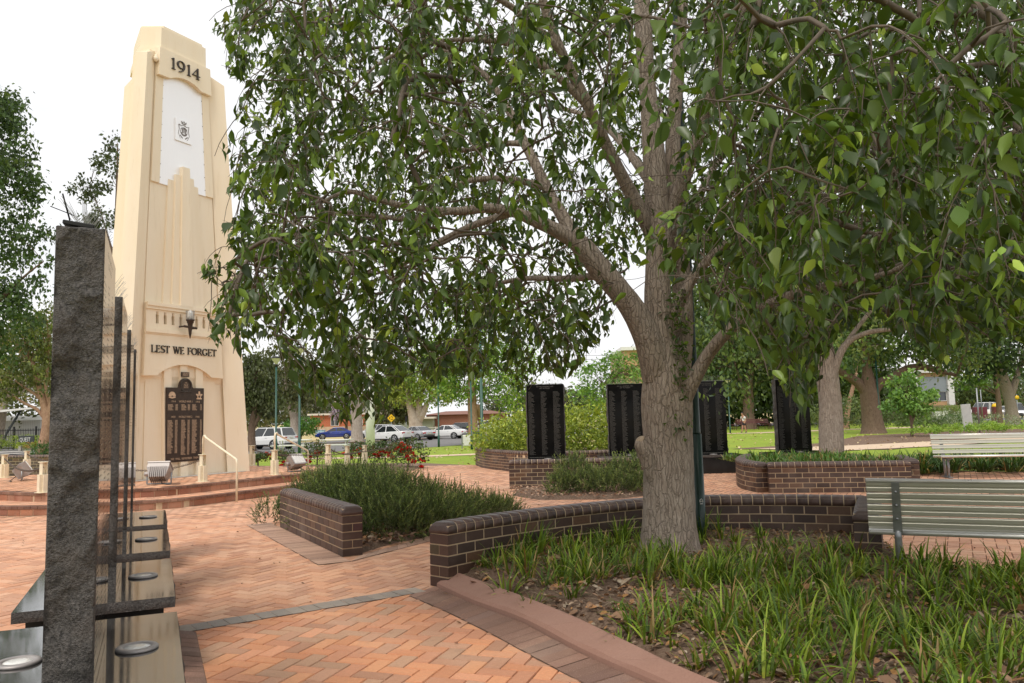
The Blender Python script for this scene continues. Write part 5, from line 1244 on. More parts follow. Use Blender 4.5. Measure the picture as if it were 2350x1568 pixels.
for ti in order:
    t = targets[ti]; dd = np.linalg.norm(NPa[:nn_] - t, axis=1)
    up_pen = np.maximum(0, NPa[:nn_, 2] - t[2]) * .10
    i = int(np.argmin(dd + up_pen)); a = NPa[i].copy(); D_ = dd[i]
    nseg = max(3, min(16, int(D_ / .11))); mid = (a + t) / 2 + np.array([0, 0, .12 * D_]) + rng.normal(size=3) * .06 * D_; pv = i
    for s_ in range(1, nseg + 1):
        u = s_ / nseg; p = (1 - u) ** 2 * a + 2 * u * (1 - u) * mid + u * u * t + (rng.normal(size=3) * .008 if s_ < nseg else 0)
        NPa[nn_] = p; par.append(pv); rad_.append(0); wt.append(0); pv = nn_; nn_ += 1
    ends.append(pv)
# drooping leafy shoots
LP, LD, LN, LL, LC = [], [], [], [], []
twigs = []
PALL = np.array([(.033, .062, .008), (.045, .081, .010), (.024, .046, .007), (.062, .102, .013), (.038, .069, .009), (.085, .132, .016)])
YNG = np.array([(.15, .22, .04), (.20, .26, .055), (.12, .19, .035)])
for e_ in ends:
    p = NPa[e_].copy(); q = NPa[par[e_]]; dr = unit((p - q)[None])[0]; w_ = p[1]; L = random.uniform(.30, .62)
    tn = random.randint(1, 2)
    for tw in range(tn):
        d = dr * .6 + rng.normal(size=3) * .45 + np.array([0, 0, -.25]); d = d / np.linalg.norm(d); m = 6; pts = [p.copy()]; c = p.copy()
        for s_ in range(m):
            d = d + np.array([0, 0, -.22]) + rng.normal(size=3) * .08; d /= np.linalg.norm(d); c = c + d * L / m; pts.append(c.copy())
        keep = []
        young = random.random() < .14
        nl = random.randint(9, 14)
        ok = 0
        for j in range(nl):
            u = (j + random.random()) / nl; u = .12 + .88 * u; f = u * m; i0 = min(int(f), m - 1); b = pts[i0] + (pts[i0 + 1] - pts[i0]) * (f - i0); tang = pts[i0 + 1] - pts[i0]; tang = tang / np.linalg.norm(tang)
            out = rng.normal(size=3); out -= tang * out.dot(tang); out /= np.linalg.norm(out); ld = tang * .35 + out * .75 + np.array([0, 0, -.62]); ld /= np.linalg.norm(ld)
            pet = random.uniform(.018, .045); base = b + (out * .8 + tang * .3) * pet
            sz = random.uniform(.058, .112) * (.75 if young and u > .6 else 1)
            tip = base + ld * sz
            if not mask_ok(tip[None], -6)[0]: continue
            if limb_front(base + ld * sz * .5, 7) and random.random() < .5: continue
            ok = max(ok, u)
            LP.append(base); LD.append(ld); N0 = np.array([0, 0, 1.0]) * .5 + out * .5 + rng.normal(size=3) * .75; LN.append(N0); LL.append(sz)
            cc = (YNG[random.randrange(3)] if (young and u > .55) or random.random() < .03 else PALL[random.randrange(6)]) * random.uniform(.75, 1.25); LC.append(cc)
            if w_ < 7.5: twigs.append(([b, (b + base) / 2 + np.array([0, 0, .004]), base], [.0013, .001, .001]))
        if ok > .3: kk = max(2, int(math.ceil(ok * m)) + 1); twigs.append((pts[:kk], [.0042 - .0028 * s_ / m for s_ in range(m + 1)][:kk])); wt[e_] += 1
LP, LD, LN, LL, LC = map(np.array, (LP, LD, LN, LL, LC))
# pipe model radii for the thin branches
acc = np.zeros(nn_); 
for i in range(nn_): acc[i] = wt[i] if i >= NL else 0
for i in range(nn_ - 1, NL - 1, -1):
    if par[i] >= 0: acc[par[i]] += acc[i]
tree = thing('camphor_tree', 'large spreading tree with glossy leaves and grey brown trunk in the garden bed', 'tree', (TB.x, TB.y, .2))
bo = (TB.x, TB.y, .2); O_ = np.array(bo)
limb_mb2 = limb_mb
# knot and cut stub on the left of the trunk
kb = at(1483, 1035, 7.9); bark_tube(limb_mb, [kb + Vector((.10, .03, -.42)), kb + Vector((.05, .01, -.2)), kb + Vector((.0, 0, -.02)), kb + Vector((-.045, -.03, .06)), kb + Vector((-.06, -.045, .11))], [.05, .085, .105, .082, .055], 16, .035, 5, 4.2)
for i in range(NL, nn_):
    pass
cf = MB(); cq = kb + Vector((-.061, -.047, .113)); cf.lathe([(.05, 0), (.046, .008), (.001, .010)], cq, 14, Matrix.Rotation(rad(-35), 3, 'Y') @ Matrix.Rotation(rad(25), 3, 'X')); cf.build('cut_face', M['cutwood'], tree, origin=bo)
tb = limb_mb.build('trunk', M['bark'], tree, origin=bo)
mbt = MB()
done = set()
for e_ in ends:
    chain_ = [e_]
    while par[chain_[-1]] >= NL and chain_[-1] not in done: done.add(chain_[-1]); chain_.append(par[chain_[-1]])
    if par[chain_[-1]] >= 0: chain_.append(par[chain_[-1]])
    if len(chain_) < 2 or acc[e_] == 0: continue
    rs = [min(.028, 0.0025 * math.sqrt(max(1, acc[i] if i >= NL else 1))) for i in chain_]
    if chain_[-1] < NL: rs[-1] = rs[-2]
    mbt.tube([tuple(NPa[i]) for i in chain_], rs, 5 if rs[-1] > .009 else 4, caps=False)
for pts, rs in twigs: mbt.tube([tuple(p) for p in pts], rs, 3, caps=False)
mbt.build('branches', M['twig'], tree, origin=bo, fix=False)
near = LP[:, 1] < 6.2
Va, Qa, Ca = leaf_shapes(LP[near] - O_, LD[near], LN[near], LL[near], LC[near], LEAF8, LQ8); Vb, Qb, Cb = leaf_shapes(LP[~near] - O_, LD[~near], LN[~near], LL[~near], LC[~near], LEAF4, LQ4)
fastmesh('crown', np.vstack([Va, Vb]), np.vstack([Qa, Qb + len(Va)]), np.vstack([Ca, Cb]), M['leaf'], tree)
print('leaves', len(LP), 'nodes', nn_)
# epicormic shoots on the trunk
P, D, L = [], [], []
for _ in range(95):
    t = random.random(); c = at(1558 + random.gauss(0, 9), 1000 - 330 * t, 7.80 + random.random() * .1); 
    for j in range(4): P.append(np.array(c) + rng.normal(size=3) * .05); D.append(rng.normal(size=3) * .6 + np.array([0, -.5, -.3])); L.append(random.uniform(.03, .07))
P, D, L = map(np.array, (P, D, L)); V, Q, Cc = leaf_shapes(P - O_, D, rng.normal(size=P.shape) + np.array([0, -.5, .6]), L, PALL[rng.integers(0, 6, len(P))] * 1.15, LEAF4, LQ4)
fastmesh('foliage', V, Q, Cc, M['leaf'], tree)

# ---------------------------------------------------------------- other trees
def tree_at(name, label, base, blobs, nleaf, lsize, pal, trunks, bark, droop=.3, clump=26, seed=1, group=None, spread=.55, mat='foliage', shell=.35, wr=.55, limbs=True):
    """blobs: crown ellipsoids (x,y,z offsets from base, rx, ry, rz); trunks: polylines of (dx,dy,dz,r)"""
    R = np.random.default_rng(seed); nleaf = int(nleaf * 1.45); lsize *= 1.2; b = Vector(base); root = thing(name, label, 'tree', b, group=group); mb = MB(); lim = []
    for tr in trunks:
        bark_tube(mb, [Vector(q[:3]) for q in tr], [q[3] for q in tr], 12, .03, 4, seed * 1.1); lim += [np.array(q[:3]) for q in tr[1:]] if len(tr) > 1 else []
    vol = np.array([q[3] * q[4] * q[5] for q in blobs]); vol = vol ** .8 / (vol ** .8).sum(); nc = max(4, nleaf // clump); Cn = []
    for q, f in zip(blobs, vol):
        k = max(2, int(nc * f)); v = unit(R.normal(size=(k, 3))); rr = (shell + (1 - shell) * R.random((k, 1))) ** .6; Cn.append(np.array(q[:3]) + v * rr * np.array(q[3:6]))
    Cn = np.vstack(Cn); sc = np.mean([min(q[3:6]) for q in blobs])
    Cn = Cn[(b.z + Cn[:, 2]) > .2]
    n = len(Cn) * clump; cs = sc * spread * .42 * (.6 + .8 * R.random((len(Cn), 1, 1)))
    P = (Cn[:, None, :] + R.normal(size=(len(Cn), clump, 3)) * cs * np.array([1, 1, .75])).reshape(-1, 3)
    D = R.normal(size=P.shape) + np.array([0, 0, -droop * 3]); L = lsize * (.6 + .8 * R.random(len(P)))
    pal = np.array(pal); cc = pal[R.integers(0, len(pal), len(Cn))][:, None, :] * (.8 + .4 * R.random((len(Cn), clump, 1))); cc = cc.reshape(-1, 3)
    V, Q, cc = leaf_quads(P, D, L, wr, cc)
    if limbs and lim:
        lim = np.array(lim); sel = R.permutation(len(Cn))[:min(len(Cn), 60)]
        for c in Cn[sel]:
            i = int(np.argmin(np.linalg.norm(lim - c, axis=1) + np.maximum(0, lim[:, 2] - c[2]) * .6)); a = lim[i]; m_ = (a + c) / 2 + np.array([0, 0, .08]) * np.linalg.norm(c - a)
            r0 = min(.05, .012 * np.linalg.norm(c - a)); mb.tube([tuple(a), tuple(m_), tuple(c)], [r0, r0 * .7, r0 * .25], 5, caps=False)
    mb.build('trunk', bark, root, fix=False); fastmesh('crown', V, Q, cc, M[mat], root); return root
GD = [(.030, .062, .016), (.042, .082, .020), (.024, .050, .014), (.055, .10, .024), (.036, .072, .02)]
GM = [(.075, .15, .028), (.10, .19, .035), (.055, .12, .022), (.13, .22, .04), (.16, .25, .045)]
GY = [(.20, .29, .04), (.27, .34, .05), (.15, .24, .03), (.32, .38, .07), (.11, .19, .03)]
GO = [(.095, .115, .040), (.075, .09, .032), (.125, .14, .055), (.06, .075, .028), (.15, .15, .06)]
GG = [(.075, .10, .055), (.095, .12, .07), (.06, .08, .045), (.12, .14, .08)]
PU = [(.38, .32, .50), (.32, .27, .44), (.46, .40, .56)]
def W(x, y, Y): 
    p = at(x, y, Y); return p
def rel(base, pts): return [tuple(at(x, y, Y) - Vector(base)) + (r,) for x, y, Y, r in pts]
def blob(base, x, y, Y, rx, ry, rz): return tuple(at(x, y, Y) - Vector(base)) + (rx, ry, rz)
# second tree in the raised planter
b = gz(1908, 1046, .42); Y0 = b.y
tree_at('planter_tree', 'second grey trunked tree growing in the raised brick planter', b,
    [blob(b, 1900, 560, Y0, 2.2, 2.0, 1.3), blob(b, 2100, 600, Y0 - 1, 2.2, 2, 1.2), blob(b, 2280, 640, Y0, 2.0, 2, 1.2), blob(b, 1740, 620, Y0, 1.7, 2, 1.0), blob(b, 2000, 420, Y0, 3, 2.5, 1.5), blob(b, 2320, 430, Y0 + 1, 2.4, 2.5, 1.4), blob(b, 1660, 760, Y0 - .3, 0.8, 1.0, .7), blob(b, 2200, 730, Y0 + .5, 1.6, 1.2, .55), blob(b, 1700, 880, Y0 - 1.2, .45, .5, .5)],
    19000, .105, [(.045, .085, .022), (.06, .115, .028), (.033, .064, .018), (.085, .15, .032), (.13, .20, .04)],
    [rel(b, [(1909, 1062, Y0, .30), (1908, 1000, Y0, .285), (1905, 920, Y0, .27), (1897, 850, Y0, .26), (1885, 790, Y0, .25), (1872, 720, Y0, .19), (1865, 600, Y0, .14), (1850, 450, Y0, .09)]),
     rel(b, [(1908, 900, Y0 - .15, .10), (1915, 850, Y0 - .2, .09), (1938, 795, Y0 - .3, .08), (1985, 765, Y0 - .4, .06), (2060, 755, Y0 - .5, .05), (2160, 748, Y0 - .6, .04), (2260, 720, Y0 - .7, .025)]),
     rel(b, [(1885, 800, Y0, .12), (1858, 755, Y0, .10), (1820, 725, Y0, .08), (1760, 700, Y0, .05)]),
     rel(b, [(1940, 790, Y0 - .3, .06), (1985, 730, Y0 - .2, .05), (2020, 690, Y0, .035), (2080, 620, Y0, .02)])], M['bark'], droop=.55, clump=20, seed=5, spread=.5)
b = gz(2004, 994, 0); Y0 = b.y
tree_at('spreading_tree', 'thick dark trunk tree with low spreading limbs beyond the lawn', b,
    [blob(b, 1930, 760, Y0, 3.2, 3, 2.6), blob(b, 2060, 740, Y0, 3.6, 3, 2.6), blob(b, 2190, 770, Y0, 3.2, 3, 2.2), blob(b, 2000, 640, Y0, 4.5, 3, 2.5), blob(b, 2150, 800, Y0 - 2, 2.0, 2, 1.2), blob(b, 1900, 840, Y0 - 1, 1.6, 2, 1.0)],
    8500, .24, [(.055, .105, .025), (.08, .14, .03), (.035, .07, .018), (.11, .17, .035), (.17, .21, .05)],
    [rel(b, [(2005, 1002, Y0, .95), (2004, 985, Y0, .72), (2000, 950, Y0, .60), (1996, 910, Y0, .58), (1994, 885, Y0, .5), (1990, 850, Y0, .3), (1985, 800, Y0, .2)]),
     rel(b, [(1990, 905, Y0, .35), (1970, 880, Y0, .30), (1940, 860, Y0, .24), (1915, 845, Y0, .2), (1880, 830, Y0, .12)]),
     rel(b, [(2000, 905, Y0, .35), (2018, 880, Y0, .30), (2045, 868, Y0, .26), (2075, 850, Y0, .24), (2110, 842, Y0, .22), (2150, 850, Y0, .18), (2195, 862, Y0, .1)])], M['bark_dark'], droop=.3, clump=22, seed=6, group='park trees beyond the lawn')
b = gz(1718, 968, 0); b.y; b = Vector((b.x * 72 / b.y, 72, 0)); Y0 = 72
tree_at('shade_tree', 'broad trunk tree behind the maroon seat and the walking boy', b,
    [blob(b, 1700, 800, Y0, 5, 4, 4), blob(b, 1640, 830, Y0 + 2, 4, 4, 3.5), blob(b, 1790, 820, Y0 + 1, 4.5, 4, 3.6), blob(b, 1720, 700, Y0, 6, 4, 4), blob(b, 1850, 780, Y0 + 3, 5, 4, 4)],
    9500, .30, [(.05, .09, .024), (.07, .12, .03), (.035, .065, .018), (.10, .15, .035), (.13, .17, .04)],
    [rel(b, [(1719, 985, Y0, .75), (1718, 955, Y0, .52), (1717, 920, Y0, .48), (1716, 890, Y0, .46), (1722, 850, Y0, .3)]), rel(b, [(1712, 905, Y0, .35), (1700, 880, Y0, .25), (1690, 850, Y0, .15)])], M['bark_dark'], droop=.35, clump=24, seed=7, group='park trees beyond the lawn')
for i, (x, Y0, lb) in enumerate(((1640, 88, 'dark dense tree filling the gap left of the lamp by the walking boy'), (1815, 84, 'dark dense tree behind the black stone nearest the second tree'), (1950, 92, 'dark leafy tree behind the pink stemmed shrubs'))):
    b = Vector((at(x, 975, Y0).x, Y0, 0))
    tree_at('dense_tree', lb, b, [(0, 0, 2.2, 6.0, 3, 2.4), (-2, 1, 5, 6, 3, 3), (2.5, 0, 5.5, 5.5, 3, 3), (0, 0, 9, 6, 3.5, 3.5), (-4, 0, 8, 4, 3, 3), (1, 1, 13, 7, 4, 4)], 9500, .52, [(.05, .085, .02), (.07, .115, .025), (.038, .065, .016), (.10, .15, .03)],
        [[(0, 0, -.3, .5), (0, 0, 3, .4), (.3, 0, 8, .25)]], M['bark_dark'], droop=.3, clump=26, seed=20 + i, group='dark trees along the park edge')
b = Vector((at(1925, 955, 66).x, 66, 0))
tree_at('pink_stem_tree', 'clump of slender pinkish trunks left of the thick dark trunk', b, [(0, 0, 6.5, 2.5, 2, 1.5)], 500, .25, GM, [[(-1.0, 0, -.1, .22), (-.8, 0, 2.2, .2), (-1.3, 0, 5, .14)], [(0, 0, -.1, .2), (.15, 0, 2.5, .17), (-.3, 0, 5.5, .12)], [(.5, 0, -.1, .24), (.9, 0, 2, .2), (1.7, 0, 4.5, .12)]], M['bark_red'], seed=30)
b = Vector((at(2090, 972, 43).x, 43, 0))
tree_at('young_tree', 'small bright green tree before the grey panelled building', b, [(0, 0, 2.0, .9, .9, .8), (-.2, 0, 2.9, .8, .8, .6), (.5, 0, 1.6, .9, .8, .6), (-.7, 0, 1.7, .7, .7, .5), (.9, 0, 2.3, .6, .6, .4)], 1700, .17, [(.13, .26, .05), (.17, .31, .06), (.09, .19, .04), (.22, .36, .08)], [[(0, 0, -.1, .09), (.05, 0, .8, .07), (-.1, 0, 2, .04)], [(.05, 0, .7, .05), (.5, 0, 1.6, .03)]], M['bark_dark'], droop=.2, clump=16, seed=31)
b = Vector((at(2322, 957, 62).x, 62, 0))
tree_at('street_tree', 'dark round crowned tree at the right picture edge', b, [(0, 0, 6, 4.2, 3, 2.4), (-3, 0, 5.6, 2.6, 2.5, 2.2), (1, 0, 8.5, 4.5, 3, 2.2), (-2.5, 0, 7.5, 3, 3, 1.8)], 5200, .28, [(.03, .06, .016), (.042, .08, .02), (.022, .045, .013), (.06, .10, .024)], [[(.1, 0, -.2, .6), (0, 0, 1.4, .42), (-.3, 0, 3.2, .4), (-.8, 0, 5, .25)], [(0, 0, 2.2, .3), (1, 0, 4.5, .2)]], M['bark'], clump=24, seed=33, group='street trees on the right')
b = Vector((at(2294, 955, 74).x, 74, 0))
tree_at('street_tree', 'slim yellow green tree left of the dark round tree', b, [(-1, 0, 5.0, 2.6, 2, 1.5), (.5, 0, 5.8, 2.2, 2, 1.5), (-3.2, 0, 4.6, 1.6, 1.5, 1.2)], 1500, .26, GM, [[(.0, 0, -.2, .26), (0, 0, 2.5, .22), (-.2, 0, 5, .15)]], M['bark_dark'], clump=20, seed=34, group='street trees on the right')
# behind the hedge and stones
b = Vector((at(1395, 960, 38).x, 38, -.05))
tree_at('feathery_tree', 'feathery light green tree between the two hedge side stones', b, [blob(b, 1370, 870, 38, 1.0, 1, .8), blob(b, 1440, 870, 38, 1.0, 1, .9), blob(b, 1410, 830, 38, .7, .7, .55), blob(b, 1470, 840, 38, .8, .8, .7), blob(b, 1340, 900, 38, .7, .7, .5), blob(b, 1400, 930, 38, 1.2, 1, .7)], 2800, .15, [(.12, .24, .045), (.16, .29, .055), (.085, .18, .035), (.20, .32, .07)], [[(0, 0, 0, .12), (0, 0, 1.5, .1), (-.2, 0, 3, .05)]], M['bark_dark'], droop=.1, clump=14, seed=35, wr=.4)
b = gz(1087, 1017, -.45); Y0 = b.y
tree_at('bright_tree', 'bright green tree with reddish dark trunk beside the green lamp posts', b, [blob(b, 1090, 800, Y0, 2.8, 2.5, 2.0), blob(b, 1170, 830, Y0, 2.6, 2.5, 1.8), blob(b, 1020, 820, Y0, 2.4, 2.5, 1.8), blob(b, 1130, 880, Y0 - 1, 2.0, 2, 1.2), blob(b, 1050, 890, Y0, 1.6, 2, 1.1), blob(b, 1190, 920, Y0, 1.7, 2, 1.1), blob(b, 1100, 700, Y0, 3.5, 2.5, 2.4), blob(b, 1010, 900, Y0 - 1, 1.2, 1.2, .8)],
    8200, .22, [(.11, .21, .030), (.15, .27, .035), (.08, .16, .024), (.20, .32, .045), (.26, .36, .06)], [rel(b, [(1087, 1024, Y0, .52), (1086, 1000, Y0, .42), (1085, 960, Y0, .38), (1082, 900, Y0, .34), (1080, 850, Y0, .22)]), rel(b, [(1112, 1018, Y0 + 1, .22), (1105, 980, Y0 + 1, .20), (1095, 930, Y0, .18)])], M['bark_red'], droop=.3, clump=22, seed=36, group='trees around the car park')
b = gz(955, 985, -.6); b = Vector((at(955, 985, 112).x, 112, -.6)); Y0 = 112
tree_at('gum_tree', 'yellow green gum with pale forked trunk behind the silver sedan', b, [blob(b, 930, 880, Y0, 4, 3, 2.8), blob(b, 985, 895, Y0, 4, 3, 2.6), blob(b, 960, 850, Y0, 4.5, 3, 2.8), blob(b, 1020, 890, Y0, 3.4, 3, 2.4)], 4200, .36, GY, [rel(b, [(955, 990, Y0, 1.1), (953, 970, Y0, .9), (945, 945, Y0, .6), (938, 915, Y0, .45), (935, 890, Y0, .3)]), rel(b, [(955, 972, Y0, .7), (962, 945, Y0, .5), (960, 910, Y0, .4)]), rel(b, [(957, 972, Y0, .6), (972, 945, Y0, .45), (980, 925, Y0, .35)])], M['bark_pale'], clump=22, seed=37, group='trees around the car park')
b = Vector((at(820, 1011, 84).x, 84, -.6)); Y0 = 84
tree_at('gum_tree', 'gum trunk standing between the blue sedan and the white pole', b, [blob(b, 815, 830, Y0, 3.5, 3, 2.5), blob(b, 850, 790, Y0, 3.5, 3, 2.5), blob(b, 780, 860, Y0, 2.2, 2, 1.5)], 2600, .30, GO, [rel(b, [(820, 1018, Y0, .8), (819, 1000, Y0, .62), (818, 960, Y0, .55), (815, 920, Y0, .45), (812, 850, Y0, .3)])], M['bark_pale'], clump=20, seed=38, group='trees around the car park')
b = Vector((at(672, 1014, 76).x, 76, -.6)); Y0 = 76
tree_at('gum_tree', 'pale leaning gum behind the green lamp post right of the tower', b, [blob(b, 660, 850, Y0, 3.4, 3, 2.6), blob(b, 700, 880, Y0, 3, 3, 2.0), blob(b, 625, 880, Y0, 2.6, 2.5, 2.0), blob(b, 690, 920, Y0, 2, 2, 1.2)], 3600, .28, GO, [rel(b, [(677, 1018, Y0, .55), (676, 990, Y0, .42), (674, 955, Y0, .36), (665, 925, Y0, .3), (655, 880, Y0, .2)]), rel(b, [(675, 960, Y0, .28), (682, 920, Y0, .2), (688, 880, Y0, .12)])], M['bark_pale'], droop=.5, clump=20, seed=39, group='trees around the car park')
b = Vector((at(577, 1030, 58).x, 58, -.55)); Y0 = 58
tree_at('drooping_tree', 'brownish green drooping tree right beside the tower', b, [blob(b, 585, 860, Y0, 1.6, 2, 1.6), blob(b, 600, 910, Y0, 1.4, 1.5, 1.2), blob(b, 560, 900, Y0, 1.3, 1.5, 1.4), blob(b, 590, 830, Y0, 1.0, 1.2, .8), blob(b, 625, 930, Y0, 1.1, 1.2, .9)], 3800, .22, [(.075, .095, .032), (.06, .075, .028), (.10, .115, .045), (.05, .06, .022)], [rel(b, [(577, 1036, Y0, .36), (577, 1010, Y0, .29), (579, 975, Y0, .25), (585, 940, Y0, .2), (590, 900, Y0, .12)]), rel(b, [(579, 985, Y0, .18), (595, 955, Y0, .13), (605, 920, Y0, .08)])], M['bark_dark'], droop=.9, clump=22, seed=40, group='trees around the car park')
b = Vector((at(690, 992, 92).x, 92, -.6)); tree_at('bushy_tree', 'rounded bright green bush tree behind the white wagon', b, [(0, 0, 1.5, 2.2, 2, 1.2), (-1.4, 0, 1.2, 1.4, 1.5, .8), (1.0, 0, 2.0, 1.5, 1.5, .8)], 1500, .24, [(.07, .17, .03), (.09, .21, .035), (.05, .12, .025)], [[(0, 0, -.1, .15), (0, 0, 1.2, .1)]], M['bark_dark'], clump=20, seed=41, group='trees around the car park')
b = Vector((at(795, 965, 128).x, 128, -.6)); tree_at('jacaranda', 'pale purple flowering jacaranda behind the orange brick flats', b, [(0, 0, 4.3, 2.2, 2, 1.4), (-1, 0, 3.4, 1.6, 1.5, 1), (1.3, 0, 3.6, 1.5, 1.5, 1)], 1300, .34, PU, [[(0, 0, -.1, .25), (0, 0, 3, .18)]], M['bark_dark'], clump=18, seed=42)
for i, (x, Y0, hh, rr, pal, lb) in enumerate(((610, 150, 9, 7, GO, 'far olive tree directly right of the tower edge'), (700, 165, 11, 8, GG, 'far grey green tree above the orange brick flats'), (880, 150, 10, 6, GG, 'far grey green tree above the dark shade tree canopy gap'), (900, 120, 8.5, 4.2, GO, 'dark olive tree left of the sage green shed'), (1180, 150, 10, 9, GG, 'far grey tree right of the bright green tree'), (1312, 120, 7.0, 4.5, GG, 'grey gum showing just right of the leftmost black stone'), (1245, 140, 8, 6, GO, 'far olive tree hidden behind the leftmost black stone'), (760, 175, 10, 6, GO, 'far olive tree behind the jacaranda'), (520, 120, 12, 8, GO, 'far tree hidden behind the tower'))):
    b = Vector((at(x, 965, Y0).x, Y0, -.6)); tree_at('distant_tree', lb, b, [(0, 0, hh * .6, rr, rr * .7, hh * .36), (-rr * .5, 0, hh * .45, rr * .6, rr * .5, hh * .28), (rr * .5, 0, hh * .5, rr * .6, rr * .5, hh * .3), (0, 0, hh * .25, rr * .9, rr * .6, hh * .2)], 1700, .55, pal, [[(0, 0, -.2, .45), (0, 0, hh * .5, .3)]], M['bark_pale'], clump=20, seed=50 + i, group='far trees along the skyline')
for i, (x, Y0, hh, rr, lb) in enumerate(((2195, 150, 9, 6, 'far tree beyond the street right of the panelled office'), (2245, 165, 8, 6, 'far tree behind the white van in the street'), (2290, 150, 9, 5.5, 'far tree behind the domed maroon pillar'), (2350, 160, 9, 7, 'far tree behind the silver four wheel drive'))):
    b = Vector((at(x, 965, Y0).x, Y0, 0)); tree_at('distant_tree', lb, b, [(0, 0, hh * .6, rr, rr * .7, hh * .36), (-rr * .5, 0, hh * .4, rr * .6, rr * .5, hh * .28), (rr * .5, 0, hh * .45, rr * .6, rr * .5, hh * .3), (0, 0, hh * .2, rr * .9, rr * .6, hh * .18)], 1700, .55, [(.07, .11, .03), (.09, .14, .04), (.05, .085, .025), (.13, .18, .05)], [[(0, 0, -.2, .45), (0, 0, hh * .5, .3)]], M['bark_dark'], clump=20, seed=150 + i, group='far trees along the skyline')
# left side
b = Vector((-26.0, 31.5, 0)); Y0 = 31.5
tree_at('roadside_tree', 'tall leafy tree filling the upper left corner', b, [blob(b, -60, 330, Y0, 2.2, 2, 2.0), blob(b, 20, 430, Y0, 1.1, 1.5, 1.3), blob(b, -20, 560, Y0, 1.6, 1.5, 1.3), blob(b, -60, 230, Y0, 1.5, 1.5, .8), blob(b, -40, 700, Y0, 1.6, 1.5, 1.3), blob(b, 20, 680, Y0, .9, 1, .8), blob(b, 80, 650, Y0, .6, .7, .5), blob(b, 105, 600, Y0, .4, .5, .3), blob(b, 40, 290, Y0, .55, .6, .3), blob(b, 50, 400, Y0, .8, .9, .8), blob(b, 65, 520, Y0, .7, .8, .7), blob(b, 10, 250, Y0, .9, 1, .7), blob(b, -10, 790, Y0, 1.0, 1, .9), blob(b, 60, 740, Y0, .7, .7, .6)],
    10500, .15, [(.05, .095, .028), (.065, .12, .032), (.038, .072, .022), (.09, .14, .04)], [rel(b, [(-130, 1000, Y0, .4), (-110, 800, Y0, .3), (-80, 600, Y0, .22), (-60, 400, Y0, .12), (-50, 300, Y0, .06)]), rel(b, [(-110, 800, Y0, .16), (-30, 720, Y0, .1), (50, 640, Y0, .05), (100, 600, Y0, .02)])], M['bark_dark'], droop=.5, clump=20, seed=60, group='trees behind the left stones')
b = Vector((at(99, 1043, 47).x, 47, 0)); Y0 = 47
tree_at('leaning_gum', 'leaning orange barked gum right of the dark grey sign', b, [blob(b, 60, 760, Y0, 2.2, 2, 1.3), blob(b, 110, 760, Y0, 1.6, 2, 1.6), blob(b, 90, 840, Y0, 1.5, 1.5, .9), blob(b, 30, 850, Y0, 1.6, 1.5, 1.0), blob(b, 115, 870, Y0, .8, 1.0, 1.0), blob(b, 20, 900, Y0, 1.0, 1.2, .7)], 3800, .18, [(.13, .16, .04), (.10, .13, .035), (.17, .20, .05), (.075, .10, .03)],
    [rel(b, [(94, 1056, Y0, .42), (99, 1030, Y0, .34), (106, 995, Y0, .30), (108, 960, Y0, .27), (100, 925, Y0, .2), (88, 880, Y0, .15), (75, 830, Y0, .1)]), rel(b, [(107, 965, Y0, .16), (85, 940, Y0, .10), (55, 925, Y0, .075), (25, 905, Y0, .05), (5, 890, Y0, .03)]), rel(b, [(109, 965, Y0, .2), (115, 930, Y0, .14), (105, 890, Y0, .1), (112, 830, Y0, .06)]), rel(b, [(100, 925, Y0, .1), (80, 905, Y0, .08), (50, 885, Y0, .05), (30, 870, Y0, .03)])], M['bark_red'], droop=.5, clump=18, seed=61, group='trees behind the left stones')
b = Vector((at(270, 1000, 36).x, 36, 0)); Y0 = 36
tree_at('thin_tree', 'thin airy tree rising between the first stone and the tower', b, [blob(b, 250, 370, Y0, .5, .8, .9), blob(b, 215, 430, Y0, .7, .8, .5), blob(b, 180, 440, Y0, .45, .6, .35), blob(b, 240, 500, Y0, .7, .8, .6), blob(b, 195, 510, Y0, .6, .6, .4), blob(b, 150, 545, Y0, .5, .5, .22), blob(b, 240, 600, Y0, .6, .8, .7), blob(b, 200, 600, Y0, .6, .6, .5), blob(b, 265, 330, Y0, .25, .3, .5), blob(b, 260, 680, Y0, .7, .8, .8)],
    1900, .15, [(.07, .095, .045), (.085, .115, .05), (.055, .075, .035)], [rel(b, [(262, 1010, Y0, .2), (262, 800, Y0, .14), (264, 600, Y0, .09), (268, 430, Y0, .05), (270, 330, Y0, .025)]), rel(b, [(264, 600, Y0, .05), (235, 500, Y0, .03), (205, 430, Y0, .015)]), rel(b, [(264, 640, Y0, .05), (210, 560, Y0, .03), (140, 545, Y0, .012)])], M['bark_dark'], droop=.3, clump=14, seed=62, spread=.7, group='trees behind the left stones')
b = Vector((-40, 62, 0)); tree_at('roadside_tree', 'yellow green tree behind the pale shed at the left edge', b, [(2, 0, 6, 4, 3, 3), (-2, 0, 5, 4, 3, 2.5), (4, 1, 8, 4, 3, 3), (5.5, 0, 4.5, 2.5, 2, 2)], 3600, .28, [(.15, .17, .05), (.19, .21, .06), (.12, .14, .045), (.24, .20, .08)], [[(0, 0, -.2, .35), (.5, 0, 4, .25)]], M['bark_pale'], clump=20, seed=63, group='trees behind the left stones')
b = Vector((-46, 66, 0)); tree_at('roadside_tree', 'olive tree behind the left road at the picture edge', b, [(0, 0, 6, 5, 3, 4), (-3, 0, 4, 4, 3, 3), (5, 0, 4, 4, 3, 2.6)], 3000, .3, GO, [[(0, 0, -.2, .35), (.5, 0, 4, .25)]], M['bark_pale'], clump=20, seed=64, group='trees behind the left stones')
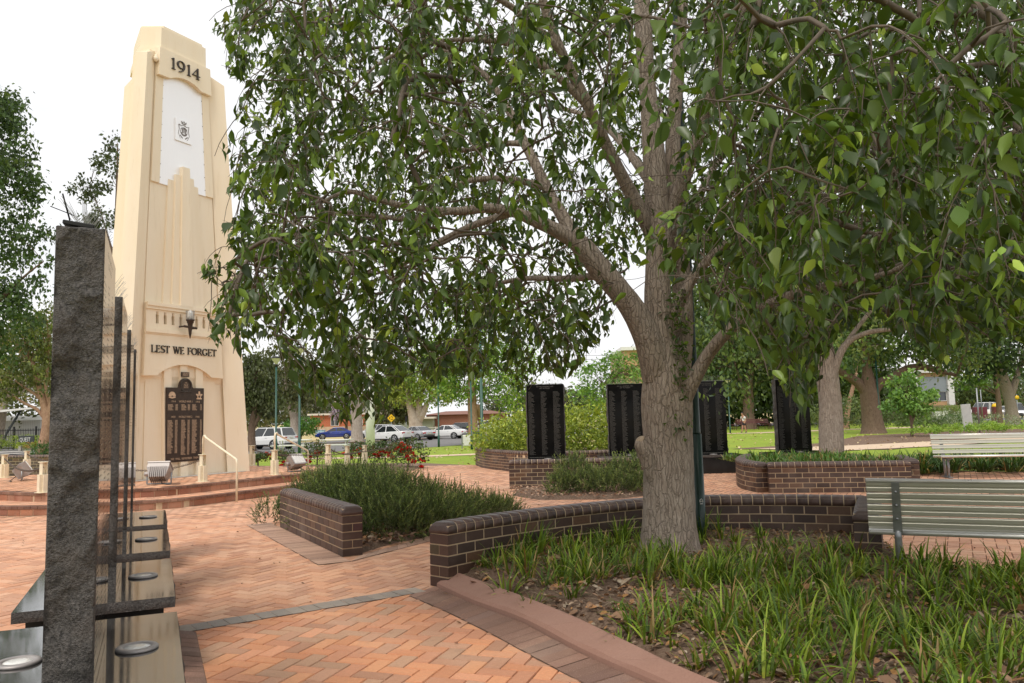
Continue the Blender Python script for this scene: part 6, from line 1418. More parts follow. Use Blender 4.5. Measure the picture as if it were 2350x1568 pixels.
# ================================================================== SHRUBS
def sprig_bush(name, label, base, mounds, nsprig, pal, nl=.023, nw=.33, slen=(.11, .23), per=28, seed=1, group=None, cat='shrub', zbase=0.0):
    R = np.random.default_rng(seed); b = np.array(base); V0, D0, L0, C0 = [], [], [], []; mb = MB(); vol = np.array([m[2] ** 2 * m[3] + .05 * m[2] for m in mounds]); vol = vol ** .75 / (vol ** .75).sum()
    for (x, y, r, h), f in zip(mounds, vol):
        for _ in range(int(nsprig * f)):
            a = R.random() * 2 * PI; ct = R.random() ** .8; st = math.sqrt(max(0, 1 - ct * ct)); k = .55 + .45 * R.random() ** .5
            nrm = np.array([math.cos(a) * st, math.sin(a) * st, ct]); p = np.array([x, y, zbase]) + nrm * np.array([r, r, h * .86]) * k
            d = nrm * .55 + np.array([0, 0, .38]) + R.normal(size=3) * .48; d /= np.linalg.norm(d); L = R.uniform(*slen) * (1.5 if R.random() < .12 else 1)
            c = np.array(pal[R.integers(len(pal))]) * R.uniform(.45, 1.3) * (.6 + .4 * ct); q = p.copy(); m = 5; pts = [q.copy()]  # sprigs low on the mound get a darker colour, shade painted in
            for s_ in range(m):
                d = d + np.array([0, 0, .10]) + R.normal(size=3) * .09; d /= np.linalg.norm(d); q = q + d * L / m; pts.append(q.copy())
            mb.tube([tuple(t - b) for t in pts], [.003, .0028, .0025, .002, .0016, .001], 3, caps=False)
            pts = np.array(pts); u = (np.arange(per) + R.random(per)) / per; fi = u * m; i0 = np.minimum(fi.astype(int), m - 1); base_ = pts[i0] + (pts[i0 + 1] - pts[i0]) * (fi - i0)[:, None]
            tang = unit(pts[i0 + 1] - pts[i0]); out = R.normal(size=(per, 3)); out = unit(out - tang * (out * tang).sum(1, keepdims=True)); V0.append(base_); D0.append(tang * (.55 + .5 * u[:, None]) + out * .85); L0.append(nl * (1.15 - .45 * u) * R.uniform(.8, 1.25, per)); C0.append(c[None] * (.6 + .75 * u[:, None]) * R.uniform(.85, 1.15, (per, 1)))  # needle colour lightens along the sprig to paint in lit tips
    V, Q, Cc = leaf_quads(np.vstack(V0) - b, np.vstack(D0), np.concatenate(L0), nw, np.vstack(C0), .1)
    root = thing(name, label, cat, tuple(base), group=group); fastmesh('foliage', V, Q, Cc, M['needle'], root)
    mb.build('stems', M['sprig'], root, fix=False); return root
RP = [(.125, .185, .04), (.17, .235, .055), (.09, .14, .032), (.23, .29, .085), (.11, .165, .042), (.28, .33, .11)]
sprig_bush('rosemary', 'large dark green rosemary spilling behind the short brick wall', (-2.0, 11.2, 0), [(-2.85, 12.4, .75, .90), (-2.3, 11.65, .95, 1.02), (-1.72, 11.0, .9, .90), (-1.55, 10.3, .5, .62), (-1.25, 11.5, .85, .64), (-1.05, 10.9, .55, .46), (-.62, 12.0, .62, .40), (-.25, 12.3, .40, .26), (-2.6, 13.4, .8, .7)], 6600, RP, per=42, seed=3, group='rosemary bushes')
sprig_bush('rosemary', 'low sprig of rosemary poking out at the far end of the short wall', (-3.62, 11.95, 0), [(-3.62, 11.95, .26, .42)], 90, [(.10, .17, .05), (.14, .22, .06)], per=30, seed=4, group='rosemary bushes')
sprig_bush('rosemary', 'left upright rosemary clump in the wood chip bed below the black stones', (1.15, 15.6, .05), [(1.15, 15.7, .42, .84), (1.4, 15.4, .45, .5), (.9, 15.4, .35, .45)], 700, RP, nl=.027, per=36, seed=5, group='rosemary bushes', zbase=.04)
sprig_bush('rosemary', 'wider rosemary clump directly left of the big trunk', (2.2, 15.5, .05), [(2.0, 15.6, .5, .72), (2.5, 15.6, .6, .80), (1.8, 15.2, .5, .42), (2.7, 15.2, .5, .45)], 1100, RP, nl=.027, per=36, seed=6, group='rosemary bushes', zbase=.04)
sprig_bush('rosemary', 'tiny rosemary seedling beside the wood chip edge', (.72, 15.05, .03), [(.72, 15.05, .12, .18)], 26, RP, nl=.028, per=24, seed=7, group='rosemary bushes', slen=(.08, .14))
def leaf_bush(name, label, base, blobs, n, ls, pal, seed=1, group=None, cat='shrub', clump=16, spread=.5, wr=.42, droop=-.15, mat='foliage'):
    return_ = tree_at(name, label, base, blobs, n, ls, pal, [[(0, 0, -.03, .03), (0, 0, .3, .02)]], M['twig'], droop=droop, clump=clump, seed=seed, group=group, spread=spread, wr=wr, shell=.5, limbs=False, mat=mat)
    return_['category'] = cat
    return return_
HY = [(.24, .32, .04), (.30, .37, .05), (.19, .27, .035), (.36, .42, .07), (.15, .22, .03)]
leaf_bush('hedge_shrub', 'yellow green bushy hedge behind the leftmost black stone', (.6, 23.6, .38), [(-.9, .9, .45, .8, 1.0, .62), (-.2, .2, .55, .9, .9, .75), (.7, -.3, .6, 1.0, .9, .8), (1.7, -.6, .62, 1.0, .9, .85), (2.6, -.3, .60, .9, .9, .85), (3.4, .2, .6, .8, .9, .8), (-1.2, 1.8, .35, .7, .9, .5)], 15000, .085, HY, seed=70, clump=18, spread=.55, cat='hedge')
leaf_bush('grey_shrub', 'grey green rounded shrub left of the thick dark trunk', tuple(gz(1950, 985, 0)), [(0, 0, 1.3, 2.4, 1.5, 1.2), (-1.8, 0, 1.0, 1.5, 1.2, .9)], 2600, .16, [(.12, .17, .06), (.15, .20, .08), (.09, .13, .05), (.2, .25, .09)], 71, 'shrubs across the lawn')
leaf_bush('grey_shrub', 'grey green shrub right of the thick dark trunk', tuple(gz(2062, 975, 0)), [(0, 0, 1.4, 2.2, 1.5, 1.3), (1.5, 0, .9, 1.3, 1.2, .8)], 2400, .16, [(.10, .16, .055), (.13, .19, .07), (.08, .12, .045)], 72, 'shrubs across the lawn')
leaf_bush('round_shrub', 'light green rounded shrub in front of the olive fence', tuple(gz(2180, 965, 0)), [(0, 0, .9, 2.0, 1.2, .8), (-1.5, 0, .6, 1.3, 1, .6)], 1900, .15, [(.17, .26, .05), (.21, .31, .06), (.13, .20, .04)], 73, 'shrubs across the lawn')
leaf_bush('low_hedge', 'dark strappy low hedge in front of the small bright tree', tuple(gz(2190, 981, 0)), [(0, 0, .5, 1.4, .8, .5), (-1.6, -.2, .4, 1.5, .8, .45), (1.2, .2, .5, .9, .8, .55)], 2200, .17, [(.06, .13, .03), (.085, .17, .04), (.045, .095, .025)], 74, 'shrubs across the lawn', wr=.2)
leaf_bush('low_hedge', 'greyish low hedge left of the dark strappy hedge', tuple(gz(2120, 984, 0)), [(0, 0, .35, 1.6, .8, .35), (-1.7, 0, .3, 1.2, .7, .3)], 1500, .13, [(.15, .21, .08), (.19, .26, .10), (.12, .17, .06)], 75, 'shrubs across the lawn')
leaf_bush('ground_cover_shrub', 'bright lime green spreading ground cover behind the far bench', tuple(gz(2180, 1000, 0)), [(0, 0, .25, 1.6, .9, .38), (1.8, .3, .25, 1.5, .9, .4), (-1.6, -.3, .2, 1.0, .8, .28), (3.2, .2, .2, 1.2, .8, .3)], 3200, .10, [(.22, .36, .05), (.28, .42, .06), (.17, .29, .04)], 76, 'shrubs across the lawn')
leaf_bush('silver_shrub', 'silvery grey low shrub along the side paving on the right', tuple(gz(2290, 982, 0)), [(0, 0, .4, 1.6, .9, .5), (-1.8, 1, .5, 1.0, .9, .6), (2.2, -1, .35, 1.6, .9, .45), (-2.6, 2, .6, .9, .9, .7)], 2600, .10, [(.24, .28, .20), (.30, .34, .26), (.18, .22, .15)], 77, 'shrubs across the lawn')
leaf_bush('green_shrub', 'light green shrub left of the second tree trunk', tuple(gz(1868, 975, 0)), [(0, 0, .9, 1.3, 1, .9), (-.8, 0, .6, .9, .8, .6)], 1200, .16, [(.13, .20, .06), (.17, .25, .07)], 78, 'shrubs across the lawn')
b = gz(52, 1023, .0); LB = Vector((at(60, 1020, 55).x, 55, 0))
leaf_bush('clipped_hedge', 'clipped yellow green hedge behind the dark grey sign', (LB.x, 56, 0), [(k * 1.0 - 4.5, 0, .55, .75, .45, .52) for k in range(0, 10)], 4200, .10, [(.22, .30, .05), (.28, .36, .06), (.14, .20, .035)], 79, cat='hedge', clump=14)
for i, (x, lb, pal) in enumerate(((50, 'yellow green small shrub left below the dark sign', HY), (72, 'orange tinted small shrub directly below the dark sign', [(.36, .26, .06), (.30, .30, .06), (.42, .24, .07)]), (88, 'small yellow shrub at the right end of the dark sign', HY))):
    p = at(x, 1020, 54); leaf_bush('small_shrub', lb, (p.x, 54, 0.05), [(0, 0, .25, .42, .35, .28)], 420, .08, pal, 80 + i, 'small shrubs under the sign')
leaf_bush('cycad_shrub', 'dark green spiky shrub behind the first stone at the left', tuple(gz(97, 1062, 0)), [(0, 0, .35, .5, .45, .45)], 700, .16, [(.05, .11, .03), (.07, .15, .035)], 84, wr=.16)
# roses
def rose_bush(label, x, y, w_, h, blooms, seed):
    b = gz(x, y, .02); R = random.Random(seed)
    r = leaf_bush('rose_bush', label, tuple(b), [(0, 0, h * .42, w_, w_ * .7, h * .42), (w_ * .3, 0, h * .7, w_ * .5, w_ * .4, h * .25), (-w_ * .4, .1, h * .6, w_ * .45, w_ * .4, h * .3)], int(900 * w_ * 1.6), .062, [(.06, .105, .03), (.085, .14, .04), (.12, .10, .045), (.04, .075, .022)], seed, 'red rose bushes', 'rose bush', clump=9, spread=.6, wr=.6)
    mb = MB()
    for (bx, by, n) in blooms:
        c = at(bx, by, b.y) - b; m2 = MB(); mb.tube([(c.x * .6, c.y, max(0, c.z - .5)), tuple(c)], [.006, .004], 4)
        P, D, L, Cc = [], [], [], []
        for j in range(n + 1):
            o = np.array(c) + rng.normal(size=3) * np.array([.085, .07, .06]) * (n > 1)
            for k in range(24):
                d = rng.normal(size=3); d[2] = abs(d[2]) * .8 + .1; d /= np.linalg.norm(d); P.append(o + d * .012); D.append(d); L.append(random.uniform(.06, .10)); Cc.append(np.array(random.choice([(.70, .012, .02), (.85, .035, .035), (.55, .008, .014)])))
        V, Q, cc = leaf_quads(np.array(P), np.array(D), np.array(L), 1.0, np.array(Cc), .3); fastmesh('bloom', V, Q, cc, M['petal'], r)
    mb.build('canes', M['twig'], r, fix=False)
rose_bush('right most red rose bush with a big bloom head on top', 938, 1074, .62, .95, [(923, 1029, 5), (932, 1033, 3), (937, 1040, 2), (943, 1051, 3), (968, 1060, 2), (911, 1033, 1), (948, 1062, 1)], 90)
rose_bush('red rose bush with two bloom heads in the middle of the rose bed', 884, 1070, .60, .85, [(878, 1037, 3), (893, 1039, 3), (868, 1048, 1), (902, 1052, 1), (860, 1045, 1)], 91)
rose_bush('red rose bush just behind the big rosemary', 828, 1066, .6, .85, [(822, 1034, 4), (828, 1040, 2), (794, 1044, 2), (845, 1050, 1), (806, 1052, 1)], 92)
rose_bush('red rose bush between the handrail and the plain posts', 728, 1066, .55, .85, [(730, 1042, 4), (712, 1050, 1), (707, 1060, 3)], 93)
rose_bush('sparse red rose bush right of the handrail bollard', 652, 1070, .5, .6, [(652, 1066, 3), (617, 1046, 3), (664, 1052, 1)], 94)
rose_bush('small leafy rose bush at the tower corner', 592, 1072, .4, .5, [(586, 1056, 1)], 95)

# ================================================================== LAMP POSTS
p = gz(1607, 1203, .20); p = Vector((at(1606, 1160, 8.55).x, 8.55, .2))
r = thing('lamp_post', 'dark green steel lamp post standing right behind the big trunk', 'lamp post', (p.x, p.y, .18))
mb = MB(); mb.tube([(0, 0, -.05), (0, 0, .02), (-.002, 0, 1.1)], [.062, .060, .054], 12); mb.build('base_sleeve', M['dkgreen_pole'], r)
mb = MB(); mb.tube([(-.002, 0, 1.1), (-.004, 0, 1.12), (-.03, 0, 6.6)], [.05, .046, .036], 12); mb.build('pole', M['dkgreen_pole'], r)
mb = MB(); mb.tube([(-.03, 0, 6.5), (-.03, -.3, 6.75), (-.03, -.9, 6.85)], .025, 8); mb.box((-.03, -1.1, 6.84), (.22, .5, .08)); mb.build('lamp_head', M['dkgreen_pole'], r)
mb = MB()
FF = lambda q, d: Vector((q[0] * .016 + .004, -.0625 - d, .40 + q[1] * .022))
for pts in ([(-1, -.6), (-1, .3), (0, 1.1), (1, .3), (1, -.6)], [(-.6, -.6), (-.35, .2), (0, -.2), (.35, .2), (.6, -.6)], [(-.9, -1.3), (.9, -1.3)]): glyph_ribbon(mb, pts, .28, FF, -.004, .0)
mb.build('maker_mark', M['offwhite'], r)
lampproto = None
def park_lamp(x, y, Y, z, lb, h=5.6, pr=.055):
    global lampproto
    p = Vector((at(x, y, Y).x, Y, z))
    if lampproto is None:
        r = thing('park_lamp', lb, 'lamp post', p, group='green park lamp posts')
        mb = MB(); mb.tube([(0, 0, -.1), (0, 0, .8), (0, 0, .82), (0, 0, 5.0)], [.085, .08, .058, .05], 10); mb.build('pole', M['green_pole'], r)
        mb = MB(); mb.lathe([(.05, 5.0), (.075, 5.02), (.08, 5.12), (.06, 5.16)], n=12); mb.build('collar', M['black'], r)
        mb = MB(); mb.lathe([(.06, 5.15), (.12, 5.24), (.27, 5.45), (.29, 5.5)], n=12, smooth=False); mb.build('lantern_glass', M['glass'], r)
        mb = MB(); mb.lathe([(.31, 5.49), (.31, 5.53), (.16, 5.6), (.02, 5.63)], n=16); mb.build('lantern_roof', M['black'], r)
        lampproto = r
    else: r = copy_tree(lampproto); r.location = p; r['label'] = lb
    r.scale = (h / 5.6,) * 3; return r
park_lamp(687, 1046, 40, -.10, 'green lantern lamp post right of the tower with its head under the leaves', 5.4)
park_lamp(633, 1042, 44, -.15, 'thinner looking green lamp post before the white wagon', 5.3)
park_lamp(1083, 1036, 44, -.12, 'green lantern lamp post left of the pair by the white box', 4.75)
park_lamp(1107, 1031, 43, -.12, 'taller green lamp post at the edge of the yellow green hedge', 7.6)
park_lamp(1007, 1017, 62, -.55, 'green lamp post on the lawn edge before the white sedan', 5.6)
park_lamp(1676, 993, 59, 0, 'green lantern lamp post beside the walking boy', 3.95)
park_lamp(2021, 1000, 50, 0, 'green lamp post just behind the thick dark trunk', 5.6)
p = Vector((at(850, 1031, 50).x, 50, -.42)); r = thing('white_pole', 'thick plain white pole on the far lawn edge', 'pole', p); mb = MB(); mb.tube([(0, 0, -.1), (0, 0, 3), (0, 0, 9.5)], [.29, .27, .2], 16); mb.build('shaft', M['white'], r); mb = MB(); mb.lathe([(.2, 9.5), (.22, 9.52), (.1, 9.66), (.01, 9.7)], n=16); mb.build('top_cap', M['white'], r)

# ================================================================== BENCHES
def make_bench(name, label, L, x, y, z, rz, group, legs, sw=.0405):
    """seat towards -y local, x along the length from the left end"""
    r = thing(name, label, 'bench', (x, y, z), rz, group); R_ = Matrix.Rotation(rad(-14), 3, 'X')
    def plank(mb, c, w_, R, t=.03):
        c = Vector(c)
        for s_ in (-1, 1): mb.bbox(c + R @ Vector((0, 0, s_ * .026)), (L, t, sw), .005, R)
        mb.box(c, (L, t * .45, .02), R)
        return
        for k in range(5):
            off = (-.42 + .21 * k) * w_
            for s_ in (-1, 1): mb.box(c + R @ Vector((0, s_ * (t / 2 + .004), off)), (L, .010, .006 if k % 2 else .013), R)
    bz = .475
    for i in range(4):
        mb = MB(); c = Vector((L / 2, .02, bz)) + R_ @ Vector((0, 0, .055 + i * .105)); plank(mb, c, .084, R_)
        mb.build('back_slat', M['alu'], r)
        if i == 3: mb = MB(); mb.tube([tuple(c + R_ @ Vector((-L / 2, 0, .05))), tuple(c + R_ @ Vector((L / 2, 0, .05)))], .020, 10); mb.build('edge_rail', M['alu_bright'], r)
    Rs = Matrix.Rotation(rad(90 + 4), 3, 'X')
    for i in range(4):
        mb = MB(); c = Vector((L / 2, -.06 - i * .112, .435 + .006 * i)); plank(mb, c, .104, Rs)
        mb.build('seat_slat', M['alu'], r)
        if i in (0, 3): mb = MB(); mb.tube([(0, c.y + (.056 if i == 0 else -.056), c.z - .004), (L, c.y + (.056 if i == 0 else -.056), c.z - .004)], .024, 10); mb.build('edge_rail', M['alu_bright'], r)
    for lx in legs:
        mb = MB(); q = lambda y_, z_: Vector((lx, y_, z_))
        bk = R_ @ Vector((0, .035, 0)); a = Vector((lx, .045, bz - .03)); t = a + R_ @ Vector((0, 0, .44))
        n = R_ @ Vector((0, 1, 0)); w_ = Vector((.036, 0, 0)); mb.loft([[a - w_, a + w_, a + w_ + n * .014, a - w_ + n * .014], [t - w_ * .85, t + w_ * .85, t + w_ * .85 + n * .014, t - w_ * .85 + n * .014]])
        for k in (.12, .24, .36): c = a + R_ @ Vector((0, .016, k)); mb.lathe([(.012, 0), (.011, .006), (.001, .009)], c, 8, R_ @ Matrix.Rotation(rad(-90), 3, 'X'))
        mb.tube([q(.05, bz - .02), q(.03, .395), q(-.42, .405)], .020, 8); mb.tube([q(-.20, .40), q(-.20, .2), q(-.20, -.05)], .026, 8)
        mb.tube([q(.05, bz - .02), q(.045, .40), q(.02, .25), q(-.02, -.08)], [.022, .03, .03, .03], 8)
        mb.box((lx, -.1, .0), (.10, .45, .012)); mb.build('leg_frame', M['galv'], r)
    return r
make_bench('slatted_bench', 'nearest aluminium slat bench seen from behind at the right edge', 2.6, 5.47, 6.07, .0, PI - rad(24), 'aluminium slat benches', (.35, 1.3, 2.37))
bb = gz(2093, 1096, 0)
make_bench('slatted_bench', 'farther aluminium slat bench facing us before dark strap leaves', 2.6, 9.05, 17.4, .02, rad(-9), 'aluminium slat benches', (.22, 2.3), .029)
# picnic tables
tabp = None
for x, y, Y, lb in ((672, 1045, 47, 'white picnic table behind the right floodlight'), (770, 1038, 50, 'white picnic table behind the plain posts and roses')):
    p = Vector((at(x, y, Y).x, Y, terrain(at(x, y, Y).x, Y)))
    if tabp is None:
        r = tabp = thing('picnic_table', lb, 'picnic table', p, rad(-6), 'white picnic tables on the lawn')
        mb = MB(); mb.bbox((0, 0, .74), (2.1, .72, .05), .01); mb.build('table_top', M['offwhite'], r)
        for s_ in (-1, 1): mb = MB(); mb.bbox((0, s_ * .68, .44), (2.1, .28, .045), .01); mb.build('seat_plank', M['offwhite'], r)
        for s_ in (-1, 1): mb = MB(); mb.tube([(s_ * .7, -.7, .42), (s_ * .7, -.3, .35), (s_ * .7, -.18, .0)], .03, 6); mb.tube([(s_ * .7, .7, .42), (s_ * .7, .3, .35), (s_ * .7, .18, .0)], .03, 6); mb.tube([(s_ * .7, -.2, .0), (s_ * .7, -.2, .72)], .03, 6); mb.tube([(s_ * .7, .2, .0), (s_ * .7, .2, .72)], .03, 6); mb.tube([(s_ * .7, -.7, .42), (s_ * .7, .7, .42)], .025, 6); mb.build('leg_frame', M['offwhite'], r)
    else: r = copy_tree(tabp); r.location = p; r['label'] = lb
p = Vector((at(1073, 1030, 46).x, 46, -.2)); r = thing('white_box', 'white cabinet between two posts at the foot of the green lamp', 'cabinet', p); mb = MB(); mb.bbox((0, 0, .45), (.55, .3, .62), .02); mb.build('cabinet_body', M['offwhite'], r)
for s_ in (-1, 1): mb = MB(); mb.box((s_ * .3, -.17, .38), (.06, .06, .80)); mb.build('post', M['galv'], r)
p = Vector((at(1096, 1025, 50).x, 50, -.3)); r = thing('slatted_bin', 'green slatted litter bin beside the tall green lamp post', 'litter bin', p); mb = MB()
for k in range(14): a = 2 * PI * k / 14; mb.box((.24 * math.cos(a), .24 * math.sin(a), .62), (.07, .02, .62), Matrix.Rotation(a + PI / 2, 3, 'Z'))
mb.lathe([(.22, .31), (.22, .34), (.2, .34)], n=14); mb.lathe([(.25, .92), (.27, .94), (.2, .98)], n=14); mb.build('slats', M['green_pole'], r); mb = MB(); mb.tube([(0, 0, 0), (0, 0, .34)], .04, 8); mb.build('stand', M['black'], r)
# maroon tree seat
p = Vector((at(1722, 978, 69).x, 68.6, 0)); r = thing('tree_seat', 'maroon slatted seat wrapped round the tree behind the boy', 'bench', p)
for k in range(6):
    a0, a1 = rad(180 + k * 36 - 18), rad(180 + k * 36 + 18); A, B = Vector((1.75 * math.cos(a0), 1.75 * math.sin(a0) * .8, 0)), Vector((1.75 * math.cos(a1), 1.75 * math.sin(a1) * .8, 0)); c = (A + B) / 2; an = math.atan2(B.y - A.y, B.x - A.x); Rz = Matrix.Rotation(an, 3, 'Z'); mb = MB(); L = (B - A).length
    for j in range(3): mb.box(c * (.86 + .11 * j) + Vector((0, 0, .44)), (L * (.86 + .11 * j), .14, .03), Rz)
    for j in range(3): mb.box(c * (.80 - .02 * j) + Vector((0, 0, .58 + .13 * j)), (L * .8, .03, .10), Rz)
    for s_ in (.2, .8): q = A.lerp(B, s_); mb.box(q * .95 + Vector((0, 0, .22)), (.04, .04, .44), Rz)
    mb.build('seat_segment', M['maroonslat'], r)

# ================================================================== BOY
b = gz(1709, 993.5, 0); px0 = b
boy = thing('person', 'boy in white shirt and dark shorts walking across the path with his head bowed', 'person', (b.x, b.y, 0), 0)
def skin_mesh(name, verts, edges, radii, mat, parent, sub=2):
    me = bpy.data.meshes.new(name); me.from_pydata(verts, edges, []); me.materials.append(mat); o = bpy.data.objects.new(name, me); C.objects.link(o); o.parent = parent
    sk = o.modifiers.new('skin', 'SKIN'); sd = o.modifiers.new('sub', 'SUBSURF'); sd.levels = sub; sd.render_levels = sub; sk.use_smooth_shade = True
    for i, rr in enumerate(radii): me.skin_vertices[0].data[i].radius = (rr, rr) if not isinstance(rr, tuple) else rr
    me.skin_vertices[0].data[0].use_root = True
    dg = bpy.context.evaluated_depsgraph_get(); dg.update(); m2 = bpy.data.meshes.new_from_object(o.evaluated_get(dg)); o.modifiers.clear(); o.data = m2
    if not m2.materials: m2.materials.append(mat)
    return o
# walking to the left (-x), slightly towards us
V = [(0, 0, .80), (-.02, 0, .95), (-.05, 0, 1.12), (-.09, 0, 1.22), (-.13, -.01, 1.30), (-.17, -.01, 1.39), (-.19, -.01, 1.47),
     (-.03, -.09, .76), (-.02, -.09, .44), (.10, -.09, .08), (.02, -.10, .03),
     (.03, .09, .76), (-.10, .09, .43), (-.16, .09, .10), (-.27, .09, .05),
     (-.09, -.17, 1.19), (-.02, -.22, .95), (-.10, -.20, .76), (-.12, -.2, .68),
     (-.09, .17, 1.19), (-.10, .22, .95), (-.24, .16, .88), (-.30, .13, .88)]
Ed = [(0, 1), (1, 2), (2, 3), (3, 4), (4, 5), (5, 6), (0, 7), (7, 8), (8, 9), (9, 10), (0, 11), (11, 12), (12, 13), (13, 14), (3, 15), (15, 16), (16, 17), (17, 18), (3, 19), (19, 20), (20, 21), (21, 22)]
Rr = [.10, .10, .115, .10, .05, .085, .07, .085, .055, .036, .03, .085, .055, .036, .03, .052, .04, .03, .028, .052, .04, .03, .028]
skin_mesh('body', V, Ed, Rr, M['skin'], boy)
skin_mesh('shirt', [(-.01, 0, .84), (-.02, 0, .95), (-.05, 0, 1.12), (-.085, 0, 1.21), (-.09, -.15, 1.19), (-.05, -.21, 1.04), (-.09, .15, 1.19), (-.095, .21, 1.04)], [(0, 1), (1, 2), (2, 3), (3, 4), (4, 5), (3, 6), (6, 7)], [.135, .125, .13, .11, .07, .066, .07, .066], M['shirt'], boy)
skin_mesh('shirt_print', [(-.105, -.07, 1.0), (-.10, -.09, 1.06)], [(0, 1)], [.055, .05], M['shorts'], boy, 1)
skin_mesh('shorts', [(0, 0, .84), (0, 0, .78), (-.03, -.09, .72), (-.025, -.09, .52), (.02, .09, .72), (-.06, .09, .52)], [(0, 1), (1, 2), (2, 3), (1, 4), (4, 5)], [.125, .12, .095, .085, .095, .085], M['shorts'], boy)
skin_mesh('hair', [(-.165, -.01, 1.43), (-.165, -.01, 1.50), (-.12, -.01, 1.45)], [(0, 1), (1, 2)], [.105, .10, .10], M['hair'], boy)
for vv in ([(.10, -.09, .09), (.08, -.095, .05), (-.03, -.10, .035)], [(-.16, .09, .10), (-.19, .09, .06), (-.29, .09, .05)]): skin_mesh('shoe', vv, [(0, 1), (1, 2)], [.045, .048, .04], M['shorts'], boy, 1)
boy.scale = (.97,) * 3; boy.rotation_euler.z = rad(25)
# ================================================================== CARS
def make_car(name, label, kind, paint, loc, heading, L=4.6, Wd=1.8, H=1.45, cat='car', group='parked cars'):
    """x forward. body, cabin glass, roof, pillars, wheels, lights"""
    r = thing(name, label, cat, loc, heading, group); hw = Wd / 2
    if kind == 'sedan':
        prof = [(-.50, .55, .62), (-.485, .42, .86), (-.43, .34, .99), (-.32, .28, 1.0), (0, .26, .97), (.20, .26, .94), (.24, .26, .93), (.38, .28, .84), (.47, .34, .70), (.495, .42, .60)]
        cab = (-.40, .22, -.22, .04)
    elif kind == 'suv':
        prof = [(-.50, .55, .80), (-.492, .44, 1.06), (-.46, .38, 1.10), (-.32, .34, 1.10), (0, .32, 1.06), (.20, .32, 1.02), (.25, .32, 1.01), (.38, .34, .96), (.47, .40, .84), (.495, .48, .66)]
        cab = (-.475, .25, -.41, .08)
    else:
        prof = [(-.50, .55, .80), (-.492, .44, 1.04), (-.45, .36, 1.08), (-.32, .32, 1.06), (0, .30, 1.02), (.20, .30, .98), (.25, .30, .97), (.38, .32, .90), (.47, .38, .78), (.495, .46, .64)]
        cab = (-.46, .24, -.24, .06)
    mb = MB(); rings = []
    for x, zb, zt in prof:
        e = 1 - .16 * max(0, (abs(x) - .40) / .10) ** 2; m = zb + (zt - zb) * .55
        pts = [(-hw * .86 * e, zb), (-hw * .98 * e, zb + .08), (-hw * e, m), (-hw * .97 * e, zt - .06), (-hw * .88 * e, zt), (0, zt + .02), (hw * .88 * e, zt), (hw * .97 * e, zt - .06), (hw * e, m), (hw * .98 * e, zb + .08), (hw * .86 * e, zb)]
        rings.append([Vector((x * L, y, z)) for y, z in pts])
    mb.loft(rings, 0, (1, 1, 1), False); body = mb.build('body', paint, r)
    x0, x1, xr0, xr1 = [c * L for c in cab]; zb = prof[4][2] - .03; zr = H - .05; wb, wr = hw * .90, hw * .70
    mb = MB(); xm0, xm1 = x0, x1
    base = [(x1, wb * .86), (x1 - .12, wb), (x0 + .12, wb), (x0, wb * .84)]; top = [(xr1, wr * .92), (xr1 - .1, wr), (xr0 + .1, wr), (xr0, wr * .9)]
    B_ = [Vector((x, y, zb)) for x, y in base] + [Vector((x, -y, zb)) for x, y in reversed(base)]; T_ = [Vector((x, y, zr)) for x, y in top] + [Vector((x, -y, zr)) for x, y in reversed(top)]
    mb.loft([B_, T_]); mb.build('windows', M['carglass'], r)
    mb = MB(); T1 = [Vector((p.x, p.y * 1.03, zr - .015)) for p in T_]; T2 = [Vector((p.x * 1.0 if abs(p.x) < 9 else p.x, p.y * 1.0, zr + .02)) for p in T_]; T3 = [Vector((p.x * .9 + .1 * (xr0 + xr1) / 2, p.y * .75, H)) for p in T_]
    mb.loft([T1, T2, T3], 0, (1, 1, 1), True); mb.build('roof', paint, r)
    for s_ in (-1, 1):
        for (xa, xb, w_) in ((x1 - .10, xr1 - .06, .07), ((x0 + x1) / 2 + .25, (xr0 + xr1) / 2 + .2, .08), (x0 + .22 + (.55 if kind == 'suv' else .1), xr0 + .2 + (.5 if kind == 'suv' else .05), .10), (x0 + .06, xr0 + .04, .12)):
            mb = MB(); a, b = Vector((xa, s_ * (wb + .006), zb)), Vector((xb, s_ * (wr + .012), zr)); w2 = Vector((w_ / 2, 0, 0)); o = Vector((0, s_ * .014, 0)); mb.loft([[a - w2, a + w2, a + w2 + o, a - w2 + o], [b - w2, b + w2, b + w2 + o, b - w2 + o]]); mb.build('window_pillar', paint, r)
    wr_ = .335 if kind == 'sedan' else .375
    for sx in (.305, -.295):
        for s_ in (-1, 1):
            c = Vector((sx * L, s_ * (hw - .11), wr_)); Rw = Matrix.Rotation(rad(90), 3, 'X') if s_ < 0 else Matrix.Rotation(rad(-90), 3, 'X')
            mb = MB(); mb.lathe([(wr_ + .05, .065), (wr_ + .055, .116), (wr_ + .02, .118)], c, 20, Rw); mb.build('wheel_arch', M['tyre'], r)
            mb = MB(); mb.lathe([(wr_ * .6, -.10), (wr_ * .95, -.10), (wr_, -.06), (wr_, .09), (wr_ * .95, .124), (wr_ * .70, .126)], c, 24, Rw); wh = mb.build('wheel', M['tyre'], r)
            mb = MB(); mb.lathe([(wr_ * .70, .10), (wr_ * .70, .128), (wr_ * .62, .130), (wr_ * .60, .11), (wr_ * .2, .115)], c, 20, Rw)
            for k in range(5):
                a = 2 * PI * k / 5; d = Rw @ Vector((math.cos(a), math.sin(a), 0)); q = Rw @ Vector((0, 0, .128)); mb.tube([c + q, c + q + d * wr_ * .62], [.05, .04], 4)
            mb.build('rim', M['rim'], wh)
    zt_ = prof[1][2]; zf = prof[-2][2]
